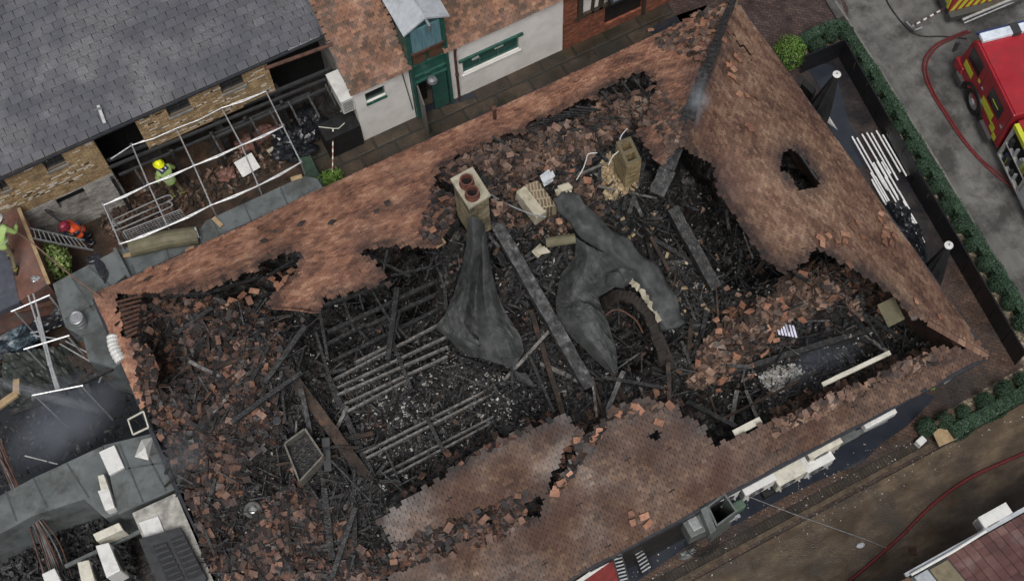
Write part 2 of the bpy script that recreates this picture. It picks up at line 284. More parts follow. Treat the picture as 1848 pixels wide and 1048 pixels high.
def boxes(name, C, SZ, X, Y, Z, m, parent=None, **k):
    """C centres, SZ sizes, X Y Z unit axes (n,3)"""
    c = BC[None]*SZ[:, None, :]
    V = C[:, None, :]+c[:, :, 0:1]*X[:, None, :]+c[:, :, 1:2]*Y[:, None, :]+c[:, :, 2:3]*Z[:, None, :]
    Q = BQ[None]+(np.arange(len(C))*8)[:, None, None]
    return quadmesh(name, V.reshape(-1, 3), Q.reshape(-1, 4), m, parent, **k)
def nrm(a): return a/np.linalg.norm(a, axis=-1, keepdims=True)
def rand_axes(n, tilt, nx=None):
    """random yaw, surface normal tilted about nx (n,3)"""
    up = np.tile([0, 0, 1.], (n, 1)) if nx is None else nx
    Z = nrm(up+RNG.normal(0, 1, (n, 3))*np.sin(np.radians(tilt))); a = RNG.uniform(0, 2*np.pi, n)
    X = np.stack([np.cos(a), np.sin(a), np.zeros(n)], 1); X = nrm(X-Z*(X*Z).sum(1, keepdims=True)); return X, np.cross(Z, X), Z
def cat_spline(P, n):
    P = [Vector(p) for p in P]; out = []
    for i in range(len(P)-1):
        a = P[max(i-1, 0)]; b = P[i]; c = P[i+1]; d = P[min(i+2, len(P)-1)]
        for k in range(n):
            t = k/n; out.append(.5*((2*b)+(c-a)*t+(2*a-5*b+4*c-d)*t*t+(3*b-a-3*c+d)*t**3))
    return out+[P[-1]]
def PX(pts, z): return [tuple(W(x, y, z)) for x, y in pts]
def slab(name, pts, z0, z1, m, parent=None, **k): return MB().prism([W(x, y, z1)[:2] for x, y in pts], z0, z1).build(name, m, parent, **k)
def sheetz(name, pts, z, m, **k): return MB().prism([W(x, y, z)[:2] for x, y in pts], z-.05, z).build(name, m, None, kind='structure', **k)
def wsheet(name, pts, z, m, **k): return MB().prism(pts, z-.05, z).build(name, m, None, kind='structure', **k)
def copy_tree(o, parent=None):
    c = o.copy(); S.collection.objects.link(c)
    if parent is not None: c.parent = parent
    for ch in list(o.children): copy_tree(ch, c)
    return c
# ================================================================== SETTING: ground, roads
wsheet('ground', [(-60, -60), (90, -60), (90, 90), (-60, 90)], -.03, PIT)
wsheet('lane', [(3.3, 19.0), (22.0, 19.0), (22.0, 23.0), (3.3, 23.0)], -.008, LANE)
wsheet('yard_floor', [(-9, 19), (3.3, 19), (3.3, 24.6), (-9, 24.6)], -.004, YARD)
wsheet('terrace', [(16.2, 5.6), (20.0, 5.6), (20.3, 17.6), (16.2, 17.6)], .0, mat('wet_dark_terrace', [(0, (.02, .018, .019)), (.5, (.042, .034, .032)), (1, (.07, .055, .048))], scale=1.0, rough=(.15, .6), bump=.15, bscale=25, brick=('floor', .21, .105, (.03, .026, .026), .78), dirt=((.012, .013, .017), .45, .42, .58, .85)))
wsheet('entrance_path', [(16.2, 17.6), (20.2, 17.6), (21.3, 19.0), (21.8, 26.0), (16.2, 26.0)], .004, mat('dark_red_cobbles', [(0, (.03, .018, .018)), (.5, (.065, .042, .038)), (1, (.1, .07, .062))], scale=2, rough=(.3, .7), bump=.6, bscale=30, brick=('floor', .2, .1, (.02, .016, .016), .7)))
wsheet('corner_paving', [(14.3, 5.6), (19.9, 5.6), (19.9, 9.8), (16.0, 9.8), (15.8, 6.6), (14.3, 6.6)], .006, PAVB)
wsheet('concrete_road', [(19.85, 5.2), (19.8, -20), (60, -20), (60, 50), (23.5, 50), (21.05, 19.6), (20.98, 18.56), (20.8, 16.0), (20.51, 12.5), (19.98, 7.53)], .0, CONC)
wsheet('muddy_road', [(-4, 5.2), (19.9, 5.15), (19.9, -20), (-4, -20)], .004, BROWNC)
wsheet('side_passage', [(-4, 5.2), (15.3, 5.2), (15.3, 7.2), (-4, 7.2)], .008, PAVB)
pud = [(1150, 1048), (1240, 985), (1290, 960), (1330, 945), (1400, 905), (1470, 870), (1560, 832), (1590, 800), (1635, 770), (1660, 745), (1690, 715), (1640, 700), (1560, 745), (1440, 800), (1300, 870), (1200, 930), (1130, 985), (1080, 1048)]
sheetz('puddle', pud, .014, PUDDLE)
sheetz('puddle', [(1440, 100), (1475, 150), (1500, 235), (1540, 300), (1575, 300), (1530, 215), (1505, 120)], .012, PUDDLE)
MB().box(-4, 15.2, 5.28, 5.42, -.05, .06).build('kerb', mat('mossy_kerb', [(0, (.03, .022, .015)), (1, (.11, .08, .05))], scale=5, bump=.4), kind='structure')
MB().box(-4, 15.2, 5.44, 5.72, -.05, .02).build('drain_channel', mat('ribbed_brick_edge', [(0, (.02, .016, .012)), (1, (.075, .054, .038))], scale=3, bump=.5, brick=('floor', .1, .3, (.022, .018, .014), 0), dirt=((.02, .017, .014), 1.1, .45, .6, .9)), kind='structure')
sheetz('puddle', [(1180, 62), (1230, 40), (1290, 22), (1275, 10), (1215, 30), (1165, 55)], .004, PUDDLE)
sheetz('puddle', [(760, 205), (800, 192), (860, 176), (850, 168), (790, 180), (752, 198)], .004, PUDDLE)
# gravel beds and kerbs along the hedge
wsheet('gravel_bed', [(19.3, 5.5), (18.9, 6.2), (20.2, 17.6), (19.0, 17.8), (19.2, 18.6), (20.8, 18.8), (19.7, 5.5)], .018, GRAVEL)
wsheet('gravel_bed', [(15.9, 5.5), (19.4, 5.5), (19.4, 6.1), (16.1, 6.0)], .022, GRAVEL)
kb = MB(); kl = [Vector((19.75, 5.2, .05)), Vector((19.97, 7.53, .05)), Vector((20.5, 12.5, .05)), Vector((20.79, 16.0, .05)), Vector((20.97, 18.56, .05)), Vector((21.02, 19.4, .05))]
for k in range(5): kb.beam(kl[k], kl[k+1], .07, .12)
kb.build('road_edge_kerb', flat('kerb_stone', (.16, .155, .14), .8), kind='structure')
MB().prism([W(x, y, .1)[:2] for x, y in [(1487, -5), (1515, -5), (1527, 28), (1510, 34)]], 0, .1).build('kerb', CONC, kind='structure')
# drain grates
MB().prism([W(x, y, .02)[:2] for x, y in [(1639, 985), (1653, 985), (1655, 1001), (1640, 1001)]], 0, .02).build('drain_cover', RUST, label='small rusty square drain cover in the muddy road', cat='drain cover')
# ================================================================== debris field and roof surfaces
X0, X1, Y0, Y1, ZE, PT = -4.0, 16.85, 6.45, 19.5, 2.78, .84
def sagE(r, y):
    a = np.clip((r-1.2)/3.4, 0, 1); b = np.clip(1-np.abs((y-12.6)/6.0), 0, 1); return 1.25*a*a*np.sqrt(b)
def dists(x, y): return np.stack([Y1-y, X1-x, y-Y0, x-X0])       # N E S W
def effd(d):
    e = d.copy(); e[2] = e[2]+np.clip((d[1]-1.5)*.8, 0, 2.3)*(d[1] < 7.5); return e
def roofz(x, y):
    d = dists(x, y); de = effd(d); k = de.argmin(0); r = np.take_along_axis(d, k[None], 0)[0]; ds = np.sort(de, 0); z = ZE+PT*np.clip(r, -.5, 6.5)
    z = z-np.where(k == 1, sagE(r, y)*np.clip((ds[1]-ds[0])/1.6, 0, 1), 0)-.10*np.where(k == 0, 1, 0)*np.clip(r, 0, 5)*vnoise(x, y, .35, 3)-.07*np.clip(r, 0, 4)*vnoise(x, y, .5, 9)
    return z
P_N = [(165, 540), (165, 515), (1325, -25), (1345, -10), (1322, 25), (1290, 90), (1262, 150), (1240, 205), (1222, 262), (1195, 300), (1170, 265), (1150, 240), (1175, 200), (1187, 152), (1163, 124), (1080, 160), (1072, 180), (1045, 178), (1010, 200), (952, 222), (945, 240), (905, 243), (872, 262), (832, 278), (790, 305), (780, 330), (800, 350), (828, 352), (812, 392), (790, 440), (765, 448), (740, 440), (715, 440), (655, 448), (650, 458), (680, 478), (700, 512), (655, 520), (620, 532), (585, 535), (568, 575), (530, 588), (498, 568), (478, 560), (505, 520), (530, 500), (545, 470), (540, 447), (510, 456), (478, 468), (460, 485), (420, 500), (385, 515), (350, 522), (290, 530), (255, 528), (215, 530), (200, 545), (180, 545)]
P_W = [(165, 520), (205, 540), (215, 575), (222, 605), (262, 625), (285, 665), (280, 700), (258, 735), (230, 700)]
P_E = [(1345, -30), (1322, 25), (1290, 90), (1262, 150), (1240, 205), (1222, 262), (1285, 295), (1300, 350), (1330, 395), (1370, 455), (1415, 490), (1440, 478), (1475, 445), (1520, 475), (1600, 520), (1640, 565), (1690, 620), (1790, 665), (1380, -40)]
P_S = [(1785, 635), (1700, 625), (1640, 652), (1600, 670), (1560, 692), (1500, 712), (1440, 747), (1380, 768), (1330, 785), (1295, 800), (1270, 778), (1235, 748), (1210, 725), (1150, 722), (1105, 742), (1080, 772), (1050, 790), (1040, 760), (1010, 748), (866, 814), (790, 865), (680, 938), (715, 990), (700, 1060), (640, 1300), (1100, 1300), (1790, 700)]
H_ALL = [[(1406, 272), (1434, 264), (1482, 325), (1468, 345), (1440, 340), (1402, 302)], [(1318, 60), (1326, 60), (1362, 110), (1356, 114)],
         [(1050, 790), (1035, 830), (1010, 860), (1000, 885), (985, 890), (1000, 850), (1020, 800)], [(1165, 780), (1190, 776), (1195, 790), (1172, 795)],
         [(945, 905), (985, 890), (975, 935), (950, 940)], [(862, 940), (885, 928), (895, 942), (868, 952)]]
def keep(px, py, poly):
    k = inside(px, py, poly)
    for h in H_ALL: k &= ~inside(px, py, h)
    return k
def anykeep(px, py): return keep(px, py, P_N) | keep(px, py, P_W) | keep(px, py, P_E) | keep(px, py, P_S)
# control points (pixel, pixel, height); None = just under the old roof surface
CP = [(215, 560, None), (230, 640, None), (250, 600, 2.7), (300, 640, 1.2), (312, 670, .9), (300, 720, 2.8), (350, 600, 2.7), (420, 560, 2.6), (350, 850, 2.7), (400, 1000, 2.6), (430, 650, 3.5), (500, 650, 3.6), (450, 750, 3.1), (500, 950, 3.2), (600, 1000, 2.9), (700, 900, 2.9), (520, 480, 1.5), (540, 830, 2.9), (560, 750, 2.7), (480, 850, 3.0),
      (400, 520, 2.1), (460, 500, 2.2), (650, 650, 2.3), (620, 720, 2.35), (700, 690, 2.3), (750, 740, 2.35), (850, 760, 2.35), (700, 820, 2.3), (800, 800, 2.35), (740, 500, .6), (700, 465, .5), (700, 550, .8), (760, 560, .7), (780, 620, 1.6), (640, 580, 2.1), (600, 600, 2.2), (780, 460, .7),
      (850, 388, 6.6), (872, 372, 6.6), (832, 392, 6.3), (862, 402, 6.2), (825, 380, 6.4), (890, 355, 6.2), (850, 370, 6.7), (858, 425, 4.7), (855, 455, 3.7), (850, 490, 3.1), (885, 430, 4.2), (828, 440, 4.0), (815, 425, 4.6), (875, 520, 2.5), (845, 540, 2.6), (860, 430, 3.6), (1135, 318, 4.8), (1165, 300, 4.9), (1110, 318, 4.7), (1100, 280, 4.6), (960, 450, 3.0), (960, 560, 2.5), (1000, 640, 2.4), (980, 700, 2.5), (930, 660, 2.4), (870, 600, 2.5), (930, 740, 2.7), (900, 520, 1.5),
      (900, 290, None), (830, 300, None), (950, 330, 4.4), (1000, 230, None), (1050, 260, 4.8), (1150, 190, None), (1120, 152, 3.2), (1090, 168, 3.2), (1030, 192, 3.2), (980, 215, 3.2), (1000, 300, 4.4), (1100, 300, 4.0), (1100, 350, 3.6), (1180, 330, 3.4), (1200, 260, 4.6), (1010, 205, 3.6), (1160, 140, 3.0), (970, 230, 3.8),
      (1130, 600, .5), (1150, 560, .8), (1140, 640, .9), (1180, 420, 2.2), (1200, 480, 2.4), (1180, 530, 2.4), (1250, 580, 2.2), (1250, 640, 2.5), (1300, 430, .4), (1340, 400, .3), (1270, 350, 1.0), (1320, 340, .5), (1240, 320, 2.8), (1270, 430, .8), (1380, 480, .6), (1320, 490, .5), (1300, 390, .3), (1360, 440, .3), (1290, 320, .8),
      (1400, 550, 3.4), (1350, 600, 3.3), (1300, 630, 3.3), (1275, 680, 2.9), (1450, 530, 3.8), (1500, 510, None), (1560, 530, None), (1590, 580, 2.9), (1360, 600, 2.9), (1330, 570, 2.6),
      (1430, 640, 2.3), (1450, 660, .2), (1420, 700, .3), (1550, 625, .3), (1350, 710, .4), (1300, 735, .6), (1500, 660, .2), (1620, 570, .8), (1640, 600, 1.2), (1540, 660, .5), (1390, 735, .9), (1260, 730, 1.4), (1440, 720, .7), (1590, 640, 1.0),
      (1080, 720, 2.9), (1150, 700, 2.9), (1060, 760, 2.6), (1050, 660, 2.5), (1200, 690, 2.6), (1010, 840, 2.4), (900, 800, 2.6), (800, 860, 2.6), (1430, 300, .8), (1000, 880, 2.6), (960, 920, 2.6), (560, 1040, 2.9)]
_c = []
for (a, b, z) in CP:
    if z is None:
        zz = np.array([4.0])
        for _ in range(12): x, y = Wv(np.array([a]), np.array([b]), zz); zz = .5*zz+.5*(roofz(x, y)-.16)
        z = float(zz[0])
    p = W(a, b, z); _c.append((p.x, p.y, z))
_c = np.array(_c)
_gs = .08; _gx = np.arange(X0+.25, X1-.2, _gs); _gy = np.arange(Y0+.25, Y1-.2, _gs); GX, GY = np.meshgrid(_gx, _gy, indexing='ij')
d2 = (GX[..., None]-_c[:, 0])**2+(GY[..., None]-_c[:, 1])**2; ww = 1/(d2**1.7+.003); GZ = (ww*_c[:, 2]).sum(-1)/ww.sum(-1)
GZ += (vnoise(GX, GY, 1.3, 1)-.5)*.5+(vnoise(GX, GY, 4, 2)-.5)*.22+(vnoise(GX, GY, 11, 4)-.5)*.1
rz = roofz(GX.ravel(), GY.ravel()).reshape(GX.shape)
_ppx, _ppy = Pv(GX.ravel(), GY.ravel(), rz.ravel()); _kp = anykeep(_ppx, _ppy).reshape(GX.shape)
GZ = np.minimum(GZ, rz-np.where(_kp, .35, .05)); GZ = np.maximum(GZ, .05)
def field(x, y):
    i = np.clip(((x-_gx[0])/_gs), 0, len(_gx)-1.001); j = np.clip(((y-_gy[0])/_gs), 0, len(_gy)-1.001)
    a = i.astype(int); b = j.astype(int); u = i-a; v = j-b
    return (GZ[a, b]*(1-u)+GZ[a+1, b]*u)*(1-v)+(GZ[a, b+1]*(1-u)+GZ[a+1, b+1]*u)*v
n1, n2 = GX.shape; idx = np.arange(n1*n2).reshape(n1, n2)
Qf = np.stack([idx[:-1, :-1], idx[1:, :-1], idx[1:, 1:], idx[:-1, 1:]], -1).reshape(-1, 4)
quadmesh('burnt_rubble_floor', np.stack([GX, GY, GZ], -1).reshape(-1, 3), Qf, ASH, kind='stuff', label='black heaped ash and burnt debris filling the roofless building', cat='debris')
def hit(px, py, force=None):
    """where the camera ray meets the remaining roof or else the debris"""
    px = np.asarray(px, float); py = np.asarray(py, float)
    on = anykeep(px, py) if force is None else np.full(px.shape, force)
    z = np.full(px.shape, 3.0)
    for _ in range(14):
        x, y = Wv(px, py, z); t = np.where(on, roofz(x, y)+.03, field(x, y)); z = .55*z+.45*t
    x, y = Wv(px, py, z); return x, y, z, on
def H1(px, py, force=None):
    x, y, z, _ = hit(np.array([px]), np.array([py]), force); return Vector((float(x[0]), float(y[0]), float(z[0])))
# ================================================================== the burnt building
burnt = thing('burnt_building', 'long low building gutted by fire with collapsed clay tile roof', 'building', (6.4, 12.9, 0))
def slope(name, side, poly, m, uu, gauge=.108, tw=.168):
    e = {'N': (1, 0, 0), 'S': (1, 0, 0), 'E': (0, 1, 0), 'W': (0, 1, 0)}[side]; nn = {'N': (0, -1, 0), 'S': (0, 1, 0), 'E': (-1, 0, 0), 'W': (1, 0, 0)}[side]
    org = {'N': (X0, Y1, 0), 'S': (X0, Y0, 0), 'E': (X1, Y0, 0), 'W': (X0, Y0, 0)}[side]; L = {'N': X1-X0, 'S': X1-X0, 'E': Y1-Y0, 'W': Y1-Y0}[side]
    e, nn, org = map(np.array, (e, nn, org)); hg = gauge/math.sqrt(1+PT*PT); rows = int(6.6/hg); cols = int(L/tw)
    r, c = np.meshgrid(np.arange(rows), np.arange(-1, cols+2), indexing='ij'); r = r.ravel(); c = c.ravel()
    rr = r*hg-.03; u = (c+.5*(r % 2))*tw
    wav = (vnoise(u, rr, .9, 21)-.5)*.10+(vnoise(u, rr, 3, 22)-.5)*.04; rr2 = rr+wav
    P = org+e*u[:, None]+nn*rr2[:, None]; x, y = P[:, 0], P[:, 1]; z = roofz(x, y)
    d = dists(x, y); de = effd(d); own = de[{'N': 0, 'E': 1, 'S': 2, 'W': 3}[side]]; ok = (own <= de.min(0)+.06) & (d.min(0) > -.12)
    px, py = Pv(x, y, z); jx = (RNG.random(len(px))-.5)*9; jy = (RNG.random(len(px))-.5)*9
    ok &= keep(px+jx, py+jy, poly); ok &= RNG.random(len(px)) > .006
    x, y, z, rr = x[ok], y[ok], z[ok], rr[ok]; n = len(x); eps = .12
    dzr = (roofz(x+nn[0]*eps, y+nn[1]*eps)-roofz(x-nn[0]*eps, y-nn[1]*eps))/(2*eps); dze = (roofz(x+e[0]*eps, y+e[1]*eps)-roofz(x-e[0]*eps, y-e[1]*eps))/(2*eps)
    dzr = np.clip(dzr, -.2, 1.3); dze = np.clip(dze, -.5, .5)
    Y = nrm(np.stack([np.full(n, nn[0]), np.full(n, nn[1]), dzr], 1)); X = nrm(np.stack([np.full(n, e[0]), np.full(n, e[1]), dze], 1)); Z = np.cross(X, Y)
    Z *= np.sign(Z[:, 2:3]); 
    loose = (RNG.random(n) < .07)*RNG.normal(0, .16, n); tilt = -.23+RNG.normal(0, .05, n)
    Y = nrm(Y+Z*tilt[:, None]+X*(RNG.normal(0, .018, n)+loose)[:, None]); X = nrm(X-Y*(X*Y).sum(1, keepdims=True)+Z*RNG.normal(0, .02, n)[:, None]); Z = np.cross(X, Y); Z *= np.sign(Z[:, 2:3])
    C = np.stack([x, y, z], 1)+Z*(RNG.random(n)[:, None]*.012)
    sz = np.stack([np.full(n, tw*.91), np.full(n, gauge*1.5), np.full(n, .026)], 1)
    o = boxes(name, C, sz, X, Y, Z, m, burnt, label=uu)
    ax, ay = Pv(x, y, z); so_ = np.zeros(n)
    for rad_, wt in ((10, .45), (22, .3), (38, .25)):
        for a_ in np.linspace(0, 6.28, 9)[:-1]: so_ += wt*(~keep(ax+rad_*np.cos(a_), ay+rad_*np.sin(a_), poly))/3.2
    so_ *= np.clip((rr-.7)/.8, 0, 1); at_ = o.data.attributes.new('soot', 'FLOAT', 'POINT'); at_.data.foreach_set('value', np.repeat(np.clip(so_, 0, .95), 8).astype(np.float32))
    # boarding right below the tiles, pulled back from the break
    g = .16; aa = np.arange(0, L, g); bb = np.arange(0, 6.6, g); A, B = np.meshgrid(aa, bb, indexing='ij'); P = org+e*A[..., None]+nn*B[..., None]
    zz = roofz(P[..., 0].ravel(), P[..., 1].ravel()).reshape(A.shape)-(.13 if side == 'E' else .06); px, py = Pv(P[..., 0].ravel(), P[..., 1].ravel(), zz.ravel()+(.13 if side == 'E' else .06))
    d = dists(P[..., 0].ravel(), P[..., 1].ravel()); k = keep(px, py, poly)
    d = effd(d); k &= (d[{'N': 0, 'E': 1, 'S': 2, 'W': 3}[side]] <= d.min(0)+.1); k = k.reshape(A.shape)
    cell = k[:-1, :-1] & k[1:, :-1] & k[1:, 1:] & k[:-1, 1:]; ix = np.arange(A.size).reshape(A.shape)
    Q = np.stack([ix[:-1, :-1][cell], ix[1:, :-1][cell], ix[1:, 1:][cell], ix[:-1, 1:][cell]], -1)
    used, inv = np.unique(Q, return_inverse=True); V = np.stack([P[..., 0], P[..., 1], zz], -1).reshape(-1, 3)[used]
    quadmesh('roof_boarding', V, inv.reshape(-1, 4), CHAR, burnt)
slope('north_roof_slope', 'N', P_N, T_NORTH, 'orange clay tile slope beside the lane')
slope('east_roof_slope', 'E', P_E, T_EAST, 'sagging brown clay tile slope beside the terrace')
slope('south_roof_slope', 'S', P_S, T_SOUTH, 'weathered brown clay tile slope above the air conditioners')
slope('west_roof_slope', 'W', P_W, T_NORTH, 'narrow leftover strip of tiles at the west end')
# hip tiles of the south-east and north-east corners
def hip(c, dx, dy, r0, r1, m):
    n = int((r1-r0)/.17); C = []; X = []; Y = []; Z = []
    for i in range(n):
        r = r0+i*.17; p = np.array([c[0]+dx*r, c[1]+dy*r]); z = float(roofz(np.array([p[0]]), np.array([p[1]]))[0])+.05
        y = np.array([dx, dy, PT]); y = y/np.linalg.norm(y); x = np.cross(y, [0, 0, 1]); x /= np.linalg.norm(x)
        for s in (-1, 1):
            xx = x*s*.8+np.array([0, 0, -.55]); xx /= np.linalg.norm(xx); C.append([p[0], p[1], z]+xx*.07); X.append(xx); Y.append(y); Z.append(np.cross(xx, y))
    boxes('hip_tiles', np.array(C), np.tile([.15, .27, .015], (len(C), 1)), *map(np.array, (X, Y, Z)), m, burnt)
hip((X1, Y0), -1, 1, 0, 1.5, T_EAST); hip((X1, Y1), -1, -1, 0, .9, T_EAST)
# walls
MBW = mat('burnt_brick_wall', [(0, (.04, .025, .02)), (1, (.14, .08, .06))], scale=3, bump=.5, bscale=20, brick=('wall', .22, .075, (.06, .05, .045)), dirt=(BLK, .8, .45, .65, .85))
wx0, wx1, wy0, wy1 = X0+.3, X1-.3, Y0+.3, Y1-.3
MB().box(wx0, wx1, wy1-.22, wy1, -.1, 2.62).build('wall', MBW, burnt); MB().box(wx0, wx1, wy0, wy0+.22, -.1, 2.62).build('wall', MBW, burnt)
MB().box(wx0, wx0+.22, wy0+.222, wy1-.222, -.1, 2.6).build('wall', MBW, burnt); MB().box(wx1-.22, wx1, wy0+.222, wy1-.222, -.1, 2.6).build('wall', MBW, burnt)
GUT = flat('dark_gutter', (.03, .033, .04), .4, grime=.2)
def gutter(a, b, hw=.055): MB().beam(a, b, hw*2, .08).build('gutter', GUT, burnt)
gutter((X0, Y0-.1, ZE-.14), (X1, Y0-.1, ZE-.14)); gutter((X1+.08, Y0, ZE-.12), (X1+.08, Y1, ZE-.12)); gutter((X0, Y1+.09, ZE-.14), (X1, Y1+.09, ZE-.14)); gutter((X0-.09, Y0, ZE-.12), (X0-.09, Y1, ZE-.12))
pw0, pw1 = W(1245, 700, 2.1), W(1600, 590, 2.1)
MB().box(pw0.x, pw1.x, pw0.y+.02, pw0.y+.22, 0, 2.1).build('inner_wall', MBW, burnt)
# chimney with two clay pots
def chim_box(pts, ztop, zbot, name, m, par, cap=None):
    P = [W(x, y, ztop) for x, y in pts]; return MB().prism([p[:2] for p in P], zbot, ztop).build(name, m, par)
c1 = [(812, 322), (853, 300), (886, 352), (846, 376)]
CR = mat('cream_render', [(0, (.19, .17, .12)), (.5, (.36, .33, .25)), (1, (.46, .43, .34))], scale=3, bump=.4, dirt=(SOOT, 1.5, .52, .72, .7))
CB = mat('cream_chimney_brick', [(0, (.1, .085, .05)), (.5, (.26, .22, .13)), (1, (.38, .33, .21))], scale=4, bump=.5, brick=('wall', .22, .075, (.1, .09, .07)), dirt=(SOOT, 1.2, .5, .66, .9))
ch = MB(); zt = 7.4; PP = [W(x, y, zt) for x, y in c1]; cc = sum(PP, Vector())/4
chimney = ch.prism([(cc+(p-cc)*.86)[:2] for p in PP], 5.4, zt-.12).build('chimney', CB, burnt, label='chimney stack with two round clay pots')
MB().prism([p[:2] for p in PP], zt-.12, zt).build('chimney_cap', CR, chimney, bevel=.02)
POT = flat('terracotta_pot', (.11, .04, .03), .7, var=.3)
for (a, b) in ((842, 326), (852, 347)):
    p = W(a, b, zt+.16); MB().lathe((p.x, p.y, zt), [(.2, 0), (.19, .05), (.16, .16), (.175, .17), (.175, .22), (.135, .22), (.125, .1), (.12, -.3)], 24).build('chimney_pot', POT, chimney, smooth=False)
    MB().lathe((p.x, p.y, zt+.02), [(.123, 0), (.123, .03)], 20).build('flue', VOIDM, chimney)
# square yellow chimney with two open flues
c2 = [(1112, 256), (1138, 246), (1158, 288), (1131, 300)]; zt = 6.0; PP = [W(x, y, zt) for x, y in c2]; cc = sum(PP, Vector())/4
def lerp2(P, u, v): return (P[0].lerp(P[1], u)).lerp(P[3].lerp(P[2], u), v)
YC = mat('yellow_chimney_brick', [(0, (.12, .09, .04)), (.5, (.3, .23, .12)), (1, (.42, .34, .2))], scale=5, bump=.6, brick=('wall', .22, .075, (.12, .1, .06)), dirt=(SOOT, 2, .55, .75, .7))
m = MB()
def ringwalls(m, P, z0, z1, us, vs):
    for i in range(len(us)-1):
        for j in range(len(vs)-1):
            if us[i][1] and vs[j][1]: continue
            q = [lerp2(P, us[i][0], vs[j][0]), lerp2(P, us[i+1][0], vs[j][0]), lerp2(P, us[i+1][0], vs[j+1][0]), lerp2(P, us[i][0], vs[j+1][0])]
            m.prism([a[:2] for a in q], z0, z1)
ringwalls(m, PP, zt-.55, zt, [(0, 0), (.2, 1), (.8, 0), (1, 0)], [(0, 0), (.13, 1), (.44, 0), (.56, 1), (.87, 0), (1, 0)])
m.prism([p[:2] for p in PP], 4.3, zt-.55).build('chimney', YC, burnt, label='square yellow brick chimney with two open flues')
# fallen chimney head lying on its side
fc = thing('fallen_chimney_head', 'toppled cream chimney head lying on its side between the two chimneys', 'chimney', W(962, 365, 4.6))
a = W(938, 350, 5.0); b = W(963, 330, 5.1); c = W(975, 398, 4.7)
MB().obox(W(958, 370, 4.75), (W(955, 338, 5)-W(937, 350, 5))*1.05, (c-a), (.05, .0, .42)).build('render_slab', CR, fc, bevel=.02)
MB().obox(W(976, 360, 4.75), (W(985, 345, 4.9)-W(962, 352, 4.9)), (c-a)*.92, (0, 0, .55)).build('brick_face', mat('brown_chimney_brick', [(0, (.06, .045, .03)), (1, (.2, .15, .1))], scale=5, bump=.7, brick=('floor', .09, .22, (.3, .25, .17), .3)), fc, bevel=.01)
# iron vent pipe on the north slope
vp = W(893, 214, 3.3); MB().tube([vp, vp+Vector((0, 0, .55))], .055, 12).tube([vp+Vector((0, 0, .5)), vp+Vector((0, 0, .6))], .075, 12).build('vent_pipe', RUST, burnt)
# ================================================================== north side buildings
def wall_holes(name, m, parent, x0, x1, z0, z1, y, th, holes, back=VOIDM):
    """wall facing south at y with real openings (hx0,hx1,hz0,hz1); bricks cells butt end to end"""
    xs = sorted({x0, x1, *[h[0] for h in holes], *[h[1] for h in holes]}); zs = sorted({z0, z1, *[h[2] for h in holes], *[h[3] for h in holes]})
    xs = [q for q in xs if x0 <= q <= x1]; zs = [q for q in zs if z0 <= q <= z1]; mb = MB()
    for i in range(len(xs)-1):
        k = 0
        while k < len(zs)-1:
            def hol(k): 
                a = (xs[i]+xs[i+1])/2; b = (zs[k]+zs[k+1])/2; return any(h[0] < a < h[1] and h[2] < b < h[3] for h in holes)
            if hol(k): k += 1; continue
            j = k
            while j < len(zs)-1 and not hol(j): j += 1
            mb.box(xs[i], xs[i+1], y, y+th, zs[k], zs[j]); k = j
    return mb.build(name, m, parent)
def wz(px, py, y):
    """point on the vertical plane at y seen at this pixel"""
    lo, hi = -2.0, 12.0
    for _ in range(40):
        mid = (lo+hi)/2
        if W(px, py, mid).y > y: lo = mid
        else: hi = mid
    return W(px, py, lo)
def pitched_tiles(name, parent, m, x0, x1, yE, zE, pitch, run, gauge, tw, th=.02, label=None, lay=.93, skew=0.0, jit=.02, over=1.6, til=.16):
    hg = gauge/math.sqrt(1+pitch*pitch); rows = int(run/hg); cols = int((x1-x0)/tw)
    r, c = np.meshgrid(np.arange(rows), np.arange(0, cols+1), indexing='ij'); r = r.ravel(); c = c.ravel(); u = x0+(c+.5*(r % 2))*tw; y = yE+r*hg
    ok = u < x1; u, y, r = u[ok], y[ok], r[ok]; z = zE+(y-yE)*pitch+(vnoise(u, y, .5, 5)-.5)*.05; n = len(u)
    Y = nrm(np.stack([np.zeros(n)+RNG.normal(0, jit*.6, n), np.ones(n), pitch-til+RNG.normal(0, jit, n)], 1)); X = nrm(np.stack([np.ones(n), RNG.normal(0, jit*.3, n), RNG.normal(0, jit*.6, n)], 1)); X = nrm(X-Y*(X*Y).sum(1, keepdims=True)); Z = np.cross(X, Y)
    return boxes(name, np.stack([u, y, z], 1), np.stack([np.full(n, tw*lay), np.full(n, gauge*over), np.full(n, th)], 1), X, Y, Z, m, parent, label=label)
# --- slate roofed stable
st = thing('slate_roofed_building', 'long yellow brick building under a huge blue grey slate roof', 'building', (-2, 25, 0))
def wp(x, y): p = wz(x, y, 23.5); return p.x, p.z
holes = [(-2.23, -.95, 0, 4.12), (3.2, 5.3, 0, 4.12)]
wins = []
for (a, b, c, d) in ((387, 133, 440, 146), (291, 180, 345, 192), (66, 280, 120, 292), (-14, 322, 14, 334)):
    (xa, zt_), (xb, zb_) = wp(a, b), wp(c, d); zz = (zt_+zb_)/2; wins.append((min(xa, xb), max(xa, xb), 3.38, 4.02))
wins.append((-3.75, -2.95, 1.3, 1.85))
holes += wins
for (a, b) in ((-12, -2.23), (-.95, 3.2), (5.3, 5.42)): wall_holes('wall', YBRICK, st, a, b, 2.3, 4.1, 23.5, .3, [h for h in wins[:4] if a < h[0] and h[1] < b])
MB().box(-12, -2.23, 23.5, 23.8, 1.95, 2.298).build('wall', YBRICK, st)
wall_holes('lower_wall', BURNT_WHITE, st, -12, -2.23, -.1, 1.948, 23.48, .32, [(-4.08, -3.2, 1.35, 1.9)])
